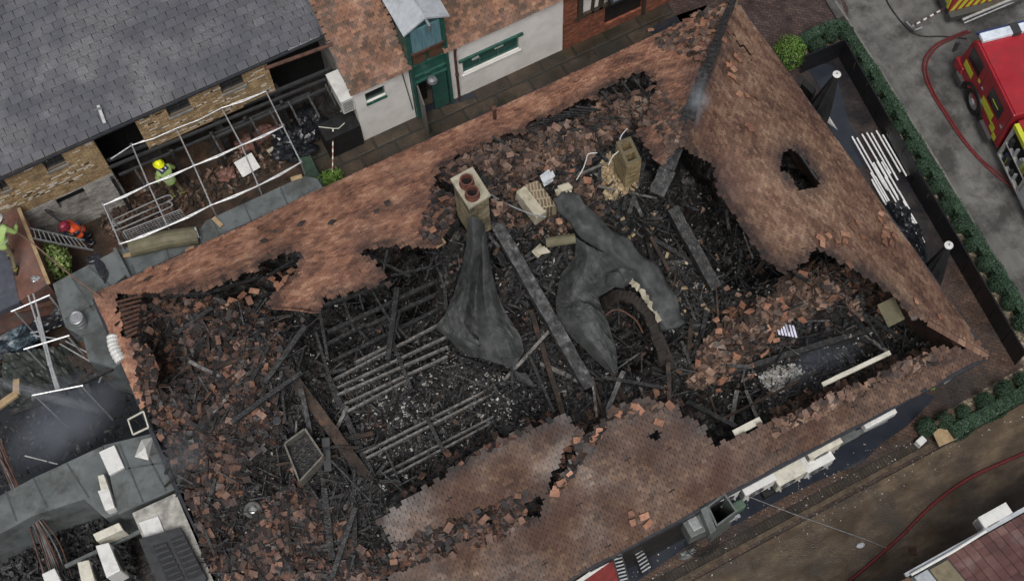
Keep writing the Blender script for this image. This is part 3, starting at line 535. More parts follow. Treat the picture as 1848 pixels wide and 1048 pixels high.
MB().box(-4.1, -3.18, 23.7, 23.75, 1.3, 1.92).build('dark_opening_pane', VOIDM, st)  # black pane added behind the opening, darkness put in as colour
for a in (-.9, 1.1, 3.1, 5.2): MB().box(a, a+.22, 23.5, 23.8, -.1, 2.335).build('charred_pier', CHAR, st)
MB().box(-12, 5.42, 25.0, 25.1, -.1, 4.3).build('back_wall', VOIDM, st)
for h in wins[:4]:
    f = MB(); t = .05
    f.box(h[0], h[1], 23.6, 23.66, h[2], h[2]+t).box(h[0], h[1], 23.6, 23.66, h[3]-t, h[3]).box(h[0], h[0]+t, 23.6, 23.66, h[2]+t, h[3]-t).box(h[1]-t, h[1], 23.6, 23.66, h[2]+t, h[3]-t).box((h[0]+h[1])/2-.02, (h[0]+h[1])/2+.02, 23.6, 23.66, h[2]+t, h[3]-t)
    wf = f.build('window', DARKG, st); MB().box(h[0]+t, h[1]-t, 23.63, 23.64, h[2]+t, h[3]-t).build('pane', GLASS, wf)
    MB().box(h[0]-.05, h[1]+.05, 23.45, 23.52, h[2]-.08, h[2]).build('sill', flat('stone_sill', (.2, .19, .17), .8), st)
# whitewashed patches between the brick courses
n = 260; C = []; 
for i in range(n):
    x = random.uniform(-8, 5.3); z = 2.4+round(random.random()**1.6*1.6/.075)*.075+.037
    if any(h[0]-.1 < x < h[1]+.1 and h[2]-.1 < z < h[3]+.1 for h in holes): continue
    C.append((x, 23.497, z))
C = np.array(C); n = len(C); ax = np.tile([1., 0, 0], (n, 1)); ay = np.tile([0, 1., 0], (n, 1)); az = np.tile([0, 0, 1.], (n, 1))
boxes('whitewash', C, np.stack([RNG.uniform(.1, .34, n), np.full(n, .012), np.full(n, .032)], 1), ax, ay, az, flat('old_whitewash', (.5, .48, .43), .8), st, kind='stuff')
pitched_tiles('slate_roof', st, SLATE, -14, 5.55, 23.6, 4.26, .62, 15.5, .235, .33, .022, jit=.02, lay=.945, over=1.55, til=.12)
MB().add([(-14, 23.5, 4.14), (5.5, 23.5, 4.14), (5.5, 38.6, 4.14+15.1*.62), (-14, 38.6, 4.14+15.1*.62)], [(0, 1, 2, 3)]).build('roof_boarding', VOIDM, st)
MB().box(-14, 5.5, 23.37, 23.44, 4.08, 4.15).build('gutter', GUT, st)
p = wz(182, 196, 23.5); q = W(190, 222, 4.3); MB().beam(W(177, 190, 4.75), W(189, 222, 4.35), .09, .03).beam(W(170, 199, 4.7), W(185, 195, 4.75), .03, .03).build('lead_strap', STEEL, st)
p = W(3, 300, 4.0); MB().tube([W(27, 306, 4.0), W(50, 335, 3.0), W(72, 362, 2.0), W(90, 388, 1.0), W(100, 400, .3)], .05).build('downpipe', RUST, st)
MB().tube([W(478, 124, 3.9), W(600, 80, 4.1)], .06).build('rusty_beam', RUST, st); MB().beam(W(519, 90, 4.1), W(575, 65, 4.1), .12, .1).build('strip_light', WHITEM, st)
# burnt lean-to rails along the wall
lt = thing('burnt_lean_to', 'burnt lean-to frame of grey rails against the brick wall', 'lean-to', (1, 23.3, 0))
for (a, b, z, r) in (((190, 292), (600, 123), 2.35, .06), ((196, 303), (606, 136), 2.25, .05), ((215, 316), (560, 168), 1.9, .045), ((385, 250), (612, 150), 2.1, .05)):
    MB().beam(W(*a, z), W(*b, z), r*1.6, r*1.6, 10, .006).build('rail', DARKG, lt)
for x in (-2.3, -.4, .9, 2.0, 3.2): MB().beam((x, 23.2, 0), (x, 23.2, 2.2), .1, .1).build('post', CHAR, lt)
for k in (0, 1, 5, 6, 7, 8, 9, 10, 11): MB().beam((-2.2+k*.62, 23.1, 2.15+.1*(k % 2)), (-2.15+k*.62, 22.35+.4*random.random(), 1.75), .06, .08, 3, .01).build('rafter', CHAR, lt)
# --- tiled white building with the green hoist tower
wb = thing('white_building', 'white painted building with clay tile roofs and green hoist tower', 'building', (8.6, 24, 0))
def wb_(x, y): p = wz(x, y, 22.05); return p.x, p.z
T_MIX = mat('old_mossy_clay_tiles', [(0, (.04, .03, .025)), (.3, (.11, .065, .045)), (.55, (.2, .1, .065)), (.8, (.28, .15, .095)), (1, (.36, .24, .17))], scale=2.2, island=.55, rough=(.5, .85), bump=.3, bscale=40, dirt=((.055, .045, .03), .9, .48, .66, .7))
wall_holes('wall', WHITE_WALL, wb, 5.15, 6.98, -.1, 3.0, 22.05, .28, [(5.5, 6.15, 1.95, 2.5)])
wall_holes('wall', WHITE_WALL, wb, 8.3, 12.28, -.1, 3.05, 22.05, .28, [(8.75, 10.72, 1.15, 1.95), (9.95, 10.95, 2.75, 3.0)])
MB().box(5.15, 5.4, 22.334, 26, -.1, 2.95).build('side_wall', BURNT_WHITE, wb)
# left window
f = MB().box(5.5, 6.15, 22.15, 22.2, 1.95, 2.5).build('window', GREEN, wb); MB().box(5.56, 6.09, 22.14, 22.148, 2.03, 2.44).build('pane', GLASS, f); MB().box(5.48, 6.17, 22.0, 22.06, 1.88, 1.95).build('sill', GREEN, wb)
# long green window
f = MB(); f.box(8.75, 10.72, 22.14, 22.2, 1.15, 1.24).box(8.75, 10.72, 22.14, 22.2, 1.86, 1.95).box(8.75, 8.84, 22.14, 22.2, 1.24, 1.86).box(10.63, 10.72, 22.14, 22.2, 1.24, 1.86)
for x in (9.35, 10.0): f.box(x, x+.06, 22.14, 22.2, 1.24, 1.86)
f = f.build('window', GREEN, wb); MB().box(8.84, 10.63, 22.17, 22.18, 1.24, 1.86).build('pane', flat('green_panel', (.02, .075, .06), .6, grime=.3, spec=.2), f)
MB().box(8.62, 10.85, 21.97, 22.06, 1.95, 2.03).build('canopy_strip', GREEN, f); MB().box(8.7, 10.77, 22.0, 22.06, 1.09, 1.15).build('sill', WHITE_WALL, f)
MB().box(9.1, 9.35, 22.1, 22.135, 1.6, 1.7).build('notice', WHITEM, f); MB().box(9.9, 10.2, 22.1, 22.135, 1.65, 1.75).build('notice', WHITEM, f)
f = MB().box(9.95, 10.95, 22.12, 22.2, 2.75, 3.05).build('window', GREEN, wb); MB().box(10.0, 10.9, 22.11, 22.118, 2.8, 3.0).build('pane', GLASS, f)
pitched_tiles('tile_roof', wb, T_MIX, 5.1, 7.0, 21.9, 3.1, .85, 5.5, .11, .17, label='short tile roof left of the green tower')
pitched_tiles('tile_roof', wb, T_MIX, 8.2, 12.45, 21.9, 3.12, .85, 5, .11, .17, label='longer tile roof right of the green tower')
for (a, b) in ((5.15, 6.98), (8.3, 12.4)): MB().add([(a, 22.0, 3.1), (b, 22.0, 3.1), (b, 26.8, 3.1+4.8*.85), (a, 26.8, 3.1+4.8*.85)], [(0, 1, 2, 3)]).build('roof_boarding', VOIDM, wb)
MB().tube([(8.5, 21.88, 3.0), (8.5, 21.95, 2.6), (8.5, 21.97, 1.4), (8.5, 21.97, 0.05)], .045).tube([(8.5, 21.96, 1.5), (8.5, 21.96, 1.42)], .065).build('downpipe', RUST, wb)
MB().tube([(5.35, 21.95, 2.9), (6.9, 21.95, 2.95)], .012).tube([(6.75, 21.98, 2.9), (6.9, 21.98, .6)], .015).build('wire', RUBBER, wb)
p = W(612, 15, 4.2); q = W(643, 0, 4.2); MB().beam(p, q, .12, .05).build('lead_flashing', LEAD, wb)
# green tower
gt = MB().box(7.0, 8.28, 21.92, 22.6, 3.55, 4.95).box(7.0, 7.1, 21.92, 22.6, 0, 3.55).box(8.18, 8.28, 21.92, 22.6, 0, 3.55).box(7.1, 8.18, 22.0, 22.6, 1.95, 3.55).build('hoist_tower', GREEN, wb)
MB().box(7.16, 8.1, 21.86, 21.918, 3.72, 4.78).build('loft_doors', BLUEP, gt); MB().box(7.1, 8.16, 21.83, 21.9, 3.6, 3.7).build('ledge', RUST, gt)
for (a, b) in ((7.14, 7.56), (7.66, 8.1)):
    MB().box(a, b, 21.93, 21.998, 3.0, 3.4).build('pane', flat('brown_blind', (.09, .05, .03), .6), gt)
MB().box(7.1, 8.18, 21.93, 21.996, 2.86, 2.95).box(7.1, 8.18, 21.93, 21.996, 2.3, 2.36).box(7.1, 8.18, 21.93, 21.996, 1.96, 2.04).build('rails', GREEN, gt)
MB().box(7.64, 8.15, 21.98, 22.04, .05, 1.93).build('green_door', GREEN, gt, label='closed dark green door leaf')
MB().box(7.1, 7.62, 22.5, 22.55, 0, 1.93).build('doorway', VOIDM, gt)
MB().obox((7.08, 21.55, .98), (.05, .0, 0), (.12, .74, 0), (0, 0, 1.9)).build('open_door', flat('pale_door_edge', (.12, .12, .11), .6), gt, label='grey door leaf standing open')
MB().lathe((7.6, 21.78, 2.05), [(.02, .12), (.13, .1), (.17, .0), (.15, -.02)], 16).build('wall_lamp', STEEL, gt)
lr = MB().add([(6.9, 21.72, 5.0), (7.64, 21.72, 5.4), (8.38, 21.72, 5.0), (6.9, 25, 5.0), (7.64, 25, 5.4), (8.38, 25, 5.0), (6.9, 21.72, 4.93), (7.64, 21.72, 5.33), (8.38, 21.72, 4.93)], [(0, 1, 4, 3), (1, 2, 5, 4), (6, 7, 1, 0), (7, 8, 2, 1)]).build('lead_roof', LEAD, gt)
MB().beam((7.64, 21.45, 5.3), (7.64, 22.6, 5.38), .07, .07).tube([(7.64, 21.5, 5.26), (7.64, 21.5, 5.0)], .03).build('hoist_beam', STEEL, gt)
# --- brick and timber building to the east
bb = thing('brick_building', 'red brick building with dark timber framing and white panels', 'building', (15, 24, 0))
wall_holes('wall', RBRICK, bb, 12.3, 19.5, -.1, 1.45, 22.02, .3, [(13.8, 15.2, .35, 1.45)])
MB().box(12.3, 19.5, 22.06, 22.36, 1.452, 3.2).build('upper_wall', WHITE_WALL, bb, label='white plaster wall between timbers')
MB().box(12.3, 12.75, 21.98, 22.058, 1.452, 3.2).build('brick_pier', RBRICK, bb); MB().box(15.3, 19.5, 21.98, 22.058, 1.452, 3.2).build('brick_pier', RBRICK, bb)
TIM = flat('dark_oak', (.05, .035, .025), .8, var=.4)
for q in (((12.85, 1.46), (12.85, 3.2), .16), ((13.6, 1.46), (13.75, 3.2), .13), ((12.95, 2.5), (14.0, 1.9), .08), ((13.3, 1.46), (13.4, 3.2), .07), ((12.7, 1.5), (15.3, 1.5), .12)):
    MB().beam((q[0][0], 22.0, q[0][1]), (q[1][0], 22.0, q[1][1]), .1 if q[0][0] != q[1][0] else q[2], q[2]).build('timber', TIM, bb)
MB().box(13.82, 15.18, 22.1, 22.14, .35, 1.45).build('boarded_window', BLACKP, bb); 
MB().box(15.2, 15.32, 21.96, 22.018, .0, 1.45).build('post', TIM, bb); MB().box(16.6, 16.72, 21.9, 22.018, 0, 3).build('post', BLACKP, bb)
bay = thing('glazed_bay', 'grey glazed box canopy with black rail on the timber framed wall', 'bay window', (14.3, 21.8, 2.2))
MB().box(13.7, 15.05, 21.5, 22.0, 2.1, 2.18).build('rail', BLACKP, bay)
gl = MB().hexa([(13.75, 21.55, 2.2), (14.95, 21.55, 2.2), (14.95, 21.97, 2.2), (13.75, 21.97, 2.2), (13.85, 21.7, 2.8), (14.85, 21.7, 2.8), (14.85, 21.97, 2.8), (13.85, 21.97, 2.8)]).build('glazing', flat('sky_grey_glass', (.16, .18, .22), .12, grime=.3), bay)
for x in (13.75, 14.35, 14.95): MB().beam((x, 21.54, 2.2), (x*.83+2.44, 21.69, 2.82), .05, .05).build('glazing_bar', DARKG, bay)
MB().beam((15.05, 21.9, 2.3), (17.2, 21.9, 2.45), .06, .06).beam((15.0, 21.75, 2.15), (17.2, 21.75, 2.3), .05, .05).build('eaves_rail', STEEL, bb)
pitched_tiles('tile_roof', bb, T_MIX, 12.5, 19.6, 21.75, 3.22, .85, 3.5, .11, .17)
# AC unit, black cabinet and bits between the buildings
def ac_unit(name, label, c, L, D, H, ang=0, group=None, grille='side', m=WHITEM):
    t = thing(name, label, 'air conditioner', c, group); ca, sa = math.cos(ang), math.sin(ang); X = Vector((ca, sa, 0)); Y = Vector((-sa, ca, 0)); c = Vector(c); Z = Vector((0, 0, 1))
    MB().obox(c+Z*H/2, X*L, Y*D, Z*H).build('housing', m, t, bevel=.015)
    MB().obox(c+Z*(H+.008), X*L*1.02, Y*D*1.04, Z*.016).build('lid', m, t, bevel=.004)
    fc = c-Y*(D/2+.006)+Z*H*.5-X*L*.12; mb = MB()
    r = min(H, L)*.38; mb.tube([fc+Y*.02, fc-Y*.006], r, 24); fan = mb.build('fan_guard', DARKG, t)
    mb = MB()
    for k in range(1, 5): 
        rr = r*k/4.5; mb.tube([fc-Y*.012+X*rr*math.cos(a)+Z*rr*math.sin(a) for a in np.linspace(0, 2*math.pi, 19)], .004, 4, False)
    mb.build('guard_ring', STEEL, fan)
    mb = MB()
    for k in range(7): mb.obox(c-X*(L/2+.004)+Z*H*(.15+.11*k), X*.01, Y*D*.8, Z*.02)
    mb.build('side_louvres', DARKG, t)
    for s in (-1, 1): MB().obox(c+X*s*L*.35-Z*.03, X*.05, Y*D*1.25, Z*.05).build('bracket', STEEL, t)
    MB().tube([c+X*(L/2+.01)+Z*H*.2, c+X*(L/2+.07)+Z*H*.15, c+X*(L/2+.08)+Y*D*.6+Z*.02], .015, 6).build('pipe', RUBBER, t)
    return t
acn = W(622, 158, 1.9); ac_unit('air_conditioner', 'white air conditioner standing on end beside the black cabinet', (4.95, 22.7, 1.75), 1.1, .4, .7, math.radians(90))
cb = MB().prism([(3.95, 21.95), (5.1, 21.95), (5.1, 22.6), (3.95, 22.6)], -.02, 1.1).build('black_cabinet', BLACKP, label='matt black boarded cabinet beside the white wall', cat='cabinet')
tape = [W(648, 232, 1.2), W(600, 229, 1.1), W(585, 230, 1.0)]
TP = flat('barrier_tape', (.6, .6, .5), .5, grime=.2)
tt = thing('barrier_tape', 'thin striped barrier tape strung across the yard entrance', 'tape', W(602, 270, .6))
ps = [W(601, 232, 1.15).lerp(W(600, 318, .35), k/14) for k in range(15)]
for k in range(14): MB().beam(ps[k], ps[k+1], .035, .004).build('red_stripe' if k % 2 else 'white_stripe', flat('tape_red', (.3, .12, .08), .5) if k % 2 else TP, tt)
MB().tube([W(575, 229, 1.1), W(601, 232, 1.15), W(611, 232, 1.2), (W(622, 222, 1.25))], .014, 5).build('tape_tail', TP, tt)
# ================================================================== timbers and beams of the fire
def timber(p, zp, q, zq, w, h, m=None, label=None, cat='beam', group=None, name='charred_beam', n=None, parent=None):
    a = W(*p, zp); b = W(*q, zq); L = (b-a).length
    return MB().beam(a, b, w, h, n or max(2, int(L/.28)), .012*min(1, w*5)).build(name, m or CHAR, parent, label=label, cat=cat, group=group)
timber((888, 393), 5.0, (1063, 698), 2.9, .34, .3, m=mat('ash_dusted_char', [(0, (.008, .008, .008)), (.45, (.03, .03, .031)), (.75, (.07, .07, .072)), (1, (.15, .15, .15))], scale=6, rough=(.5, .8), bump=1.0, bscale=14, stretch=(1, 1, 1)), label='longest thick charred beam running from the pot chimney between the grey sheets')
timber((958, 560), 3.0, (1016, 748), 2.9, .14, .14, CHARB, label='thin half burnt beam left of the longest charred beam')
timber((812, 398), 5.0, (850, 505), 3.4, .4, .12, label='wide charred plank slanting down left of the pot chimney')
timber((880, 425), 4.2, (935, 520), 3.0, .2, .12, label='short charred beam between left grey sheet and longest beam')
timber((1212, 376), 3.6, (1291, 520), 2.7, .32, .28, label='thick charred post leaning over the dark pit by the east slope')
timber((1290, 492), 2.9, (1297, 585), 2.7, .05, .05, CHARB, label='slender stick at the foot of the leaning charred post')
timber((1166, 412), 3.4, (1207, 488), 2.7, .1, .06, CHARB, label='split brown lath below the heap of yellow bricks')
timber((1180, 590), 2.7, (1212, 668), 2.5, .28, .2, CHARB, label='brown scorched post below the burnt arch')
timber((508, 655), 3.4, (684, 892), 2.75, .3, .26, CHARB, label='half burnt brown beam left of the joist frame')
timber((592, 680), 2.75, (680, 876), 2.7, .16, .2, label='charred trimmer along left ends of the joists')
timber((1245, 694), 2.3, (1592, 588), 2.3, .16, .14, label='long charred wall plate north of the open south east room')
timber((1484, 694), 2.9, (1606, 636), 3.1, .12, .08, CREAM, name='pale_batten', cat='batten', label='long cream painted batten on the south edge of the break')
timber((1324, 782), 3.3, (1373, 757), 3.4, .18, .06, CREAM, name='pale_board', cat='board', label='short splintered cream board on the south roof edge')
timber((1240, 725), 2.4, (1330, 770), 2.9, .12, .1, label='charred rafter slanting under the south roof break')
timber((1295, 760), 2.4, (1480, 668), 1.2, .07, .05, CHARB, label='thin brown pole crossing the south east room')
timber((418, 762), 3.9, (545, 672), 4.1, .12, .12, label='charred rafter pointing up right over the west rubble')
timber((478, 690), 4.0, (552, 588), 4.2, .14, .1, label='charred rafter under the lower edge of the north slope')
timber((600, 1040), 3.3, (642, 915), 3.6, .13, .1, label='charred rafter standing near the bottom of the rubble')
timber((543, 700), 3.8, (560, 780), 3.3, .12, .1, label='short charred stick beside the round black disc')
timber((1085, 680), 3.1, (1200, 700), 3.1, .1, .08, label='charred bar at the foot of the right grey sheet')
timber((585, 880), 3.1, (600, 1010), 3.0, .16, .1, label='scaly charred joist lying below the rusty tray')
timber((955, 640), 3.0, (1000, 745), 3.0, .08, .06, label='charred lath left of the thin half burnt beam')
G = 'charred fallen rafters over the dark void below the north slope'
for (p, q, z, w) in (((572, 530), (592, 650), 3.3, .08), ((570, 600), (598, 690), 3.2, .08), ((585, 552), (705, 510), 3.6, .1), ((592, 600), (800, 502), 3.5, .11), ((590, 622), (660, 585), 3.1, .1), ((660, 590), (808, 522), 3.1, .1), ((600, 652), (798, 555), 2.8, .1), ((700, 650), (717, 520), 3.9, .14), ((660, 505), (722, 610), 3.8, .05), ((640, 500), (656, 560), 3.7, .05), ((705, 498), (785, 480), 3.8, .07),
                     ((768, 505), (785, 455), 4.0, .06), ((782, 455), (802, 520), 3.9, .06), ((800, 460), (805, 560), 3.6, .09), ((612, 520), (640, 600), 3.5, .06), ((700, 655), (722, 560), 3.7, .07), ((690, 560), (735, 610), 3.3, .06)):
    timber(p, z, q, z-.15*random.random(), w, w, group=G, label='charred rafter among the fallen frame under the north slope hole')
G = 'grey ash covered floor joists'
for (p, q) in (((601, 686), (792, 586)), ((605, 702), (806, 608)), ((609, 713), (808, 626)), ((616, 732), (808, 643)), ((622, 745), (745, 681)), ((640, 655), (700, 625))):
    timber(p, 2.75+random.uniform(-.12, .1), q, 2.8+random.uniform(-.12, .05), .06, .12, JOIST, name='floor_joist', cat='joist', group=G+' in the upper bay', label='grey ash covered joist in the upper bay of the burnt floor')
for (p, q) in (((656, 818), (889, 699)), ((661, 827), (889, 711)), ((676, 863), (911, 742)), ((680, 874), (911, 751))):
    timber(p, 2.75+random.uniform(-.12, .1), q, 2.8+random.uniform(-.12, .05), .06, .12, JOIST, name='floor_joist', cat='joist', group=G+' in the lower bay', label='grey ash covered joist in the lower bay of the burnt floor')
for i, (p, q) in enumerate((((703, 604), (742, 702)), ((770, 752), (801, 816)), ((889, 692), (917, 745)))):
    timber(p, 2.95, q, 2.85, .1, .08, name='cross_timber', cat='joist', label=('charred cross timber lying over the upper bay of joists', 'charred cross timber in the middle of the lower joists', 'charred cross timber at right ends of the lower joists')[i])
# NE hip: burnt hip beam, rafters under it
hb = MB(); _h = [H1(a, b, True)+Vector((0, 0, .12)) for a, b in ((1322, 6), (1303, 52), (1288, 95), (1272, 138), (1256, 180), (1242, 215))]
for k in range(5): hb.beam(_h[k], _h[k+1], .2+.03*k, .2, 4, .015)
hb.build('charred_beam', CHAR, label='long burnt hip beam running down from the north east corner', cat='beam')
hb = MB(); _h2 = [_h[-1], W(1222, 262, 5.9), W(1205, 305, 5.6), W(1186, 350, 5.2)]
for k in range(3): hb.beam(_h2[k], _h2[k+1], .34+.05*k, .16, 4, .02)
hb.build('charred_beam', CHAR, label='wide burnt lower end of the hip beam sloping into the pit', cat='beam')
for k in range(9):
    a = (1262-7*k, 180+14*k); timber(a, 5.7-.05*k, (a[0]-36-2*k, a[1]+70+3*k), 4.5-.1*k, .07, .08, group='charred rafter ends below the north east hip', label='charred rafter end hanging below the burnt hip beam')
for k in range(12):
    a = (1430+13*k, 488+8*k); timber(a, 4.4-.06*k, (a[0]+random.uniform(20, 60), a[1]+random.uniform(20, 60)), 3.7-.1*k, .07, .07, group='charred rafters spilling from the sagging east slope', label='charred rafter spilling out under the sagging east slope')
for k in range(8):
    a = (955+12*k, 228-5*k); timber(a, 4.4, (a[0]+45, a[1]-8+2*k), 4.2, .05, .06, group='charred battens in the long north roof slot', label='charred batten showing in the long north roof slot')
for k in range(5):
    a = (1085+20*k, 165-7*k); timber(a, 4.1, (a[0]+28, a[1]+38), 3.7, .05, .06, group='charred battens in the upper north roof hole', label='charred batten showing in the upper north roof hole')
for k in range(9):
    a = (212+2*k, 545+8*k); timber(a, 3.35, (a[0]+44-3*k, a[1]-11), 3.6-.02*k, .05, .06, RUST, name='roof_batten', cat='batten', group='exposed rusty brown battens at west corner', label='bare brown roof batten exposed at the west corner')
for (p, q, z, c) in (((1436, 268), (1474, 324), 4.2, 0),):
    timber(p, z, q, z, .06, .08, group='charred rafters in the east slope hole', label='charred rafter crossing the hole in the east slope')
for (p, q, z) in (((655, 455), (740, 500), 4.0), ((700, 450), (690, 500), 4.0), ((480, 500), (540, 465), 3.4), ((385, 525), (470, 500), 3.2), ((300, 535), (380, 530), 3.2)):
    timber(p, z, q, z-.3, .07, .08, group='charred rafters below the north roof holes', label='charred rafter end below a ragged north roof hole')
# ---- big grey sheets
def lin(P, n):
    P = [Vector(p) for p in P]; return [P[i].lerp(P[i+1], k/n) for i in range(len(P)-1) for k in range(n)]+[P[-1]]
def smooth_grid(rows, su, sv):
    mixs = lambda P, n: [a.lerp(b, .62) for a, b in zip(cat_spline(P, n), lin(P, n))]
    g = [mixs(r, su) for r in rows]; cols = list(zip(*g)); g2 = [mixs(c, sv) for c in cols]; return [list(r) for r in zip(*g2)]
def sheet(name, rows, m, label, cat='sheet', su=12, sv=10, noise=.075, th=.015):
    P = [[W(x, y, z) for (x, y, z) in r] for r in rows]; g = smooth_grid(P, su, sv); nr, nc = len(g), len(g[0]); mb = MB(); k = [p for r in g for p in r]
    nx = np.array([p.x for p in k]); ny = np.array([p.y for p in k]); wx = nx+.35*vnoise(nx, ny, 1.1, 41); wy = ny+.35*vnoise(nx, ny, 1.1, 42)
    rg_ = lambda q, sd_: 1-2*np.abs(vnoise(wx*1.25+wy*.4, wy*.75-wx*.3, q, sd_)-.5)
    dz = noise*(1.6*(rg_(1.3, 31)-.5)+1.5*(rg_(2.9, 32)**1.5-.4)+.75*(rg_(6.5, 33)**1.5-.4)+.35*(rg_(15, 34)-.5))
    for p, d in zip(k, dz): mb.v.append(p+Vector((0, 0, float(d))))
    for i in range(nr-1):
        for j in range(nc-1): mb.f.append([i*nc+j, (i+1)*nc+j, (i+1)*nc+j+1, i*nc+j+1])
    o = mb.build(name, m, None, smooth=False, label=label, cat=cat); s = o.modifiers.new('solid', 'SOLIDIFY'); s.offset = 0; s.thickness = th
    return o
sheet('charred_sheet', [
    [(845, 396, 6.6), (852, 393, 6.8), (860, 393, 6.8), (868, 398, 6.6)], [(842, 440, 5.5), (854, 438, 6.0), (868, 438, 5.8), (878, 440, 5.4)],
    [(835, 480, 4.5), (850, 476, 5.2), (868, 476, 4.9), (886, 484, 4.7)], [(822, 525, 3.8), (846, 520, 4.4), (858, 525, 3.9), (898, 530, 3.9)],
    [(804, 566, 3.6), (838, 570, 4.0), (856, 572, 3.5), (915, 570, 3.7)], [(787, 590, 3.3), (835, 612, 3.7), (868, 612, 3.5), (938, 605, 3.5)],
    [(815, 618, 3.1), (848, 630, 3.4), (885, 636, 3.6), (945, 634, 3.2)], [(845, 645, 3.0), (868, 648, 3.2), (895, 656, 3.3), (928, 664, 3.0)]], SHEET, 'left crumpled grey sheet hanging down from the pot chimney')
sheet('charred_sheet', [
    [(862, 405, 6.0), (866, 404, 6.2), (870, 404, 6.2), (874, 406, 6.0)], [(866, 470, 5.0), (872, 470, 5.4), (878, 470, 5.3), (884, 474, 5.0)], [(862, 520, 4.1), (872, 518, 4.6), (884, 520, 4.4), (896, 528, 4.0)],
    [(862, 575, 3.9), (878, 570, 4.2), (896, 575, 4.0), (912, 580, 3.7)], [(866, 620, 3.7), (890, 615, 4.0), (915, 615, 3.8), (938, 612, 3.5)], [(880, 645, 3.5), (902, 645, 3.7), (924, 645, 3.6), (940, 645, 3.3)]], SHEET, 'narrow grey sheet folded over the left hanging sheet', noise=.03)
# rolled metal flue on the right
pr = cat_spline([W(1012, 352, 5.3), W(1045, 392, 5.1), W(1088, 432, 4.8), W(1132, 466, 4.5), W(1172, 506, 4.2), W(1198, 550, 3.9), W(1214, 588, 3.6)], 6)
n = len(pr); rb = MB().tube(pr, [(.36+.04*math.sin(i*.9))*(.75 if i < 3 else 1) for i in range(n)], 30)
_q = np.array([tuple(v) for v in rb.v]); _dn = (1-2*np.abs(vnoise(_q[:, 0]+_q[:, 2], _q[:, 1]-_q[:, 2]*.5, 2.2, 51)-.5))**3*.12+(1-2*np.abs(vnoise(_q[:, 0]-_q[:, 2], _q[:, 1]+_q[:, 2], 5, 52)-.5))**3*.05
for k_, (v, d_) in enumerate(zip(rb.v, _dn)):
    c_ = pr[k_//30]; v.z = c_.z+(v.z-c_.z)*.62+float(d_)*1.3
rb.build('rolled_sheet', SHEET, None, smooth=True, label='long rolled grey sheet curving down to the right', cat='sheet')
sheet('charred_sheet', [
    [(1040, 428, 4.7), (1058, 440, 4.9), (1080, 452, 4.9), (1105, 470, 4.7)], [(1037, 465, 4.2), (1060, 472, 4.6), (1090, 488, 4.6), (1148, 492, 4.5)], [(1012, 498, 3.7), (1045, 508, 4.2), (1085, 516, 4.2), (1128, 512, 4.2)],
    [(1003, 545, 3.5), (1030, 535, 3.9), (1062, 528, 3.9), (1080, 535, 3.7)], [(1006, 575, 3.5), (1040, 578, 3.9), (1068, 560, 4.0), (1088, 560, 3.6)], [(1035, 612, 3.3), (1060, 608, 3.7), (1085, 600, 3.7), (1102, 597, 3.4)],
    [(1070, 645, 3.1), (1085, 638, 3.4), (1098, 634, 3.4), (1112, 632, 3.2)], [(1106, 676, 2.9), (1109, 674, 3.0), (1111, 672, 3.0), (1114, 670, 2.9)]], SHEET, 'right grey sheet hanging in a point under the roll')
sheet('charred_sheet', [[(1098, 490, 4.75), (1115, 486, 4.9), (1132, 492, 4.8), (1146, 496, 4.6)], [(1096, 506, 4.6), (1112, 500, 4.9), (1128, 506, 4.6), (1138, 512, 4.4)], [(1092, 520, 4.3), (1106, 516, 4.6), (1118, 520, 4.4), (1126, 524, 4.2)]], SHEET, 'small folded grey flap under the rolled sheet', noise=.12)
sheet('charred_sheet', [[(925, 668, 2.9), (935, 672, 3.0), (948, 675, 3.0)], [(935, 685, 2.9), (948, 688, 3.0), (962, 690, 2.9)], [(950, 695, 2.8), (960, 697, 2.9), (970, 698, 2.8)]], SHEET, 'scrap of grey sheet below the left hanging sheet')
# torn pale lining, arch, tray, tyre, etc.
for i, (p, q) in enumerate((((1138, 508), (1153, 523)), ((1155, 524), (1173, 549)), ((1174, 550), (1191, 580)))):
    a, b = W(*p, 4.6-.25*i), W(*q, 4.45-.25*i); d = b-a; sd_ = Vector((-d.y, d.x, 0)).normalized(); mb = MB(); k_ = 5
    for z_ in (.05, .02):
        for u in range(k_+1): mb.v.append(a+d*(u/k_)+sd_*(random.uniform(.03, .12))+Vector((0, 0, z_+.05*math.sin(u*2.1+i))))
        for u in range(k_+1): mb.v.append(a+d*(u/k_)-sd_*(random.uniform(.02, .11))+Vector((0, 0, z_+.04*math.sin(u*1.7+i))))
    K = k_+1
    for u in range(k_): mb.f += [[u, K+u, K+u+1, u+1], [2*K+u+1, 3*K+u+1, 3*K+u, 2*K+u], [u, u+1, 2*K+u+1, 2*K+u], [K+u+1, K+u, 3*K+u, 3*K+u+1]]
    mb.build('torn_lining', CR, label=('upper', 'middle', 'lower')[i]+' strip of torn cream lining along the rolled sheet', cat='lining')
ar = cat_spline([W(1090, 552, 3.3), W(1112, 534, 3.9), W(1143, 540, 4.0), (W(1170, 568, 3.8)), W(1186, 610, 3.3), W(1200, 655, 2.7)], 5)
mb = MB()
for k in range(len(ar)-1): mb.beam(ar[k], ar[k+1], .3+.05*math.sin(k*1.7), .12+.03*math.sin(k*2.3))
mb.build('burnt_arch', mat('scorched_board', [(0, (.008, .007, .006)), (1, (.035, .027, .023))], scale=6, bump=.6), label='curved scorched timber arch over the black pit', cat='arch')
MB().tube(cat_spline([W(1085, 575, 3.3), W(1112, 558, 3.5), W(1145, 575, 3.5), W(1160, 600, 3.2)], 6), .025).build('bent_rod', RUST, label='bent rusty rod inside the burnt arch', cat='rod')
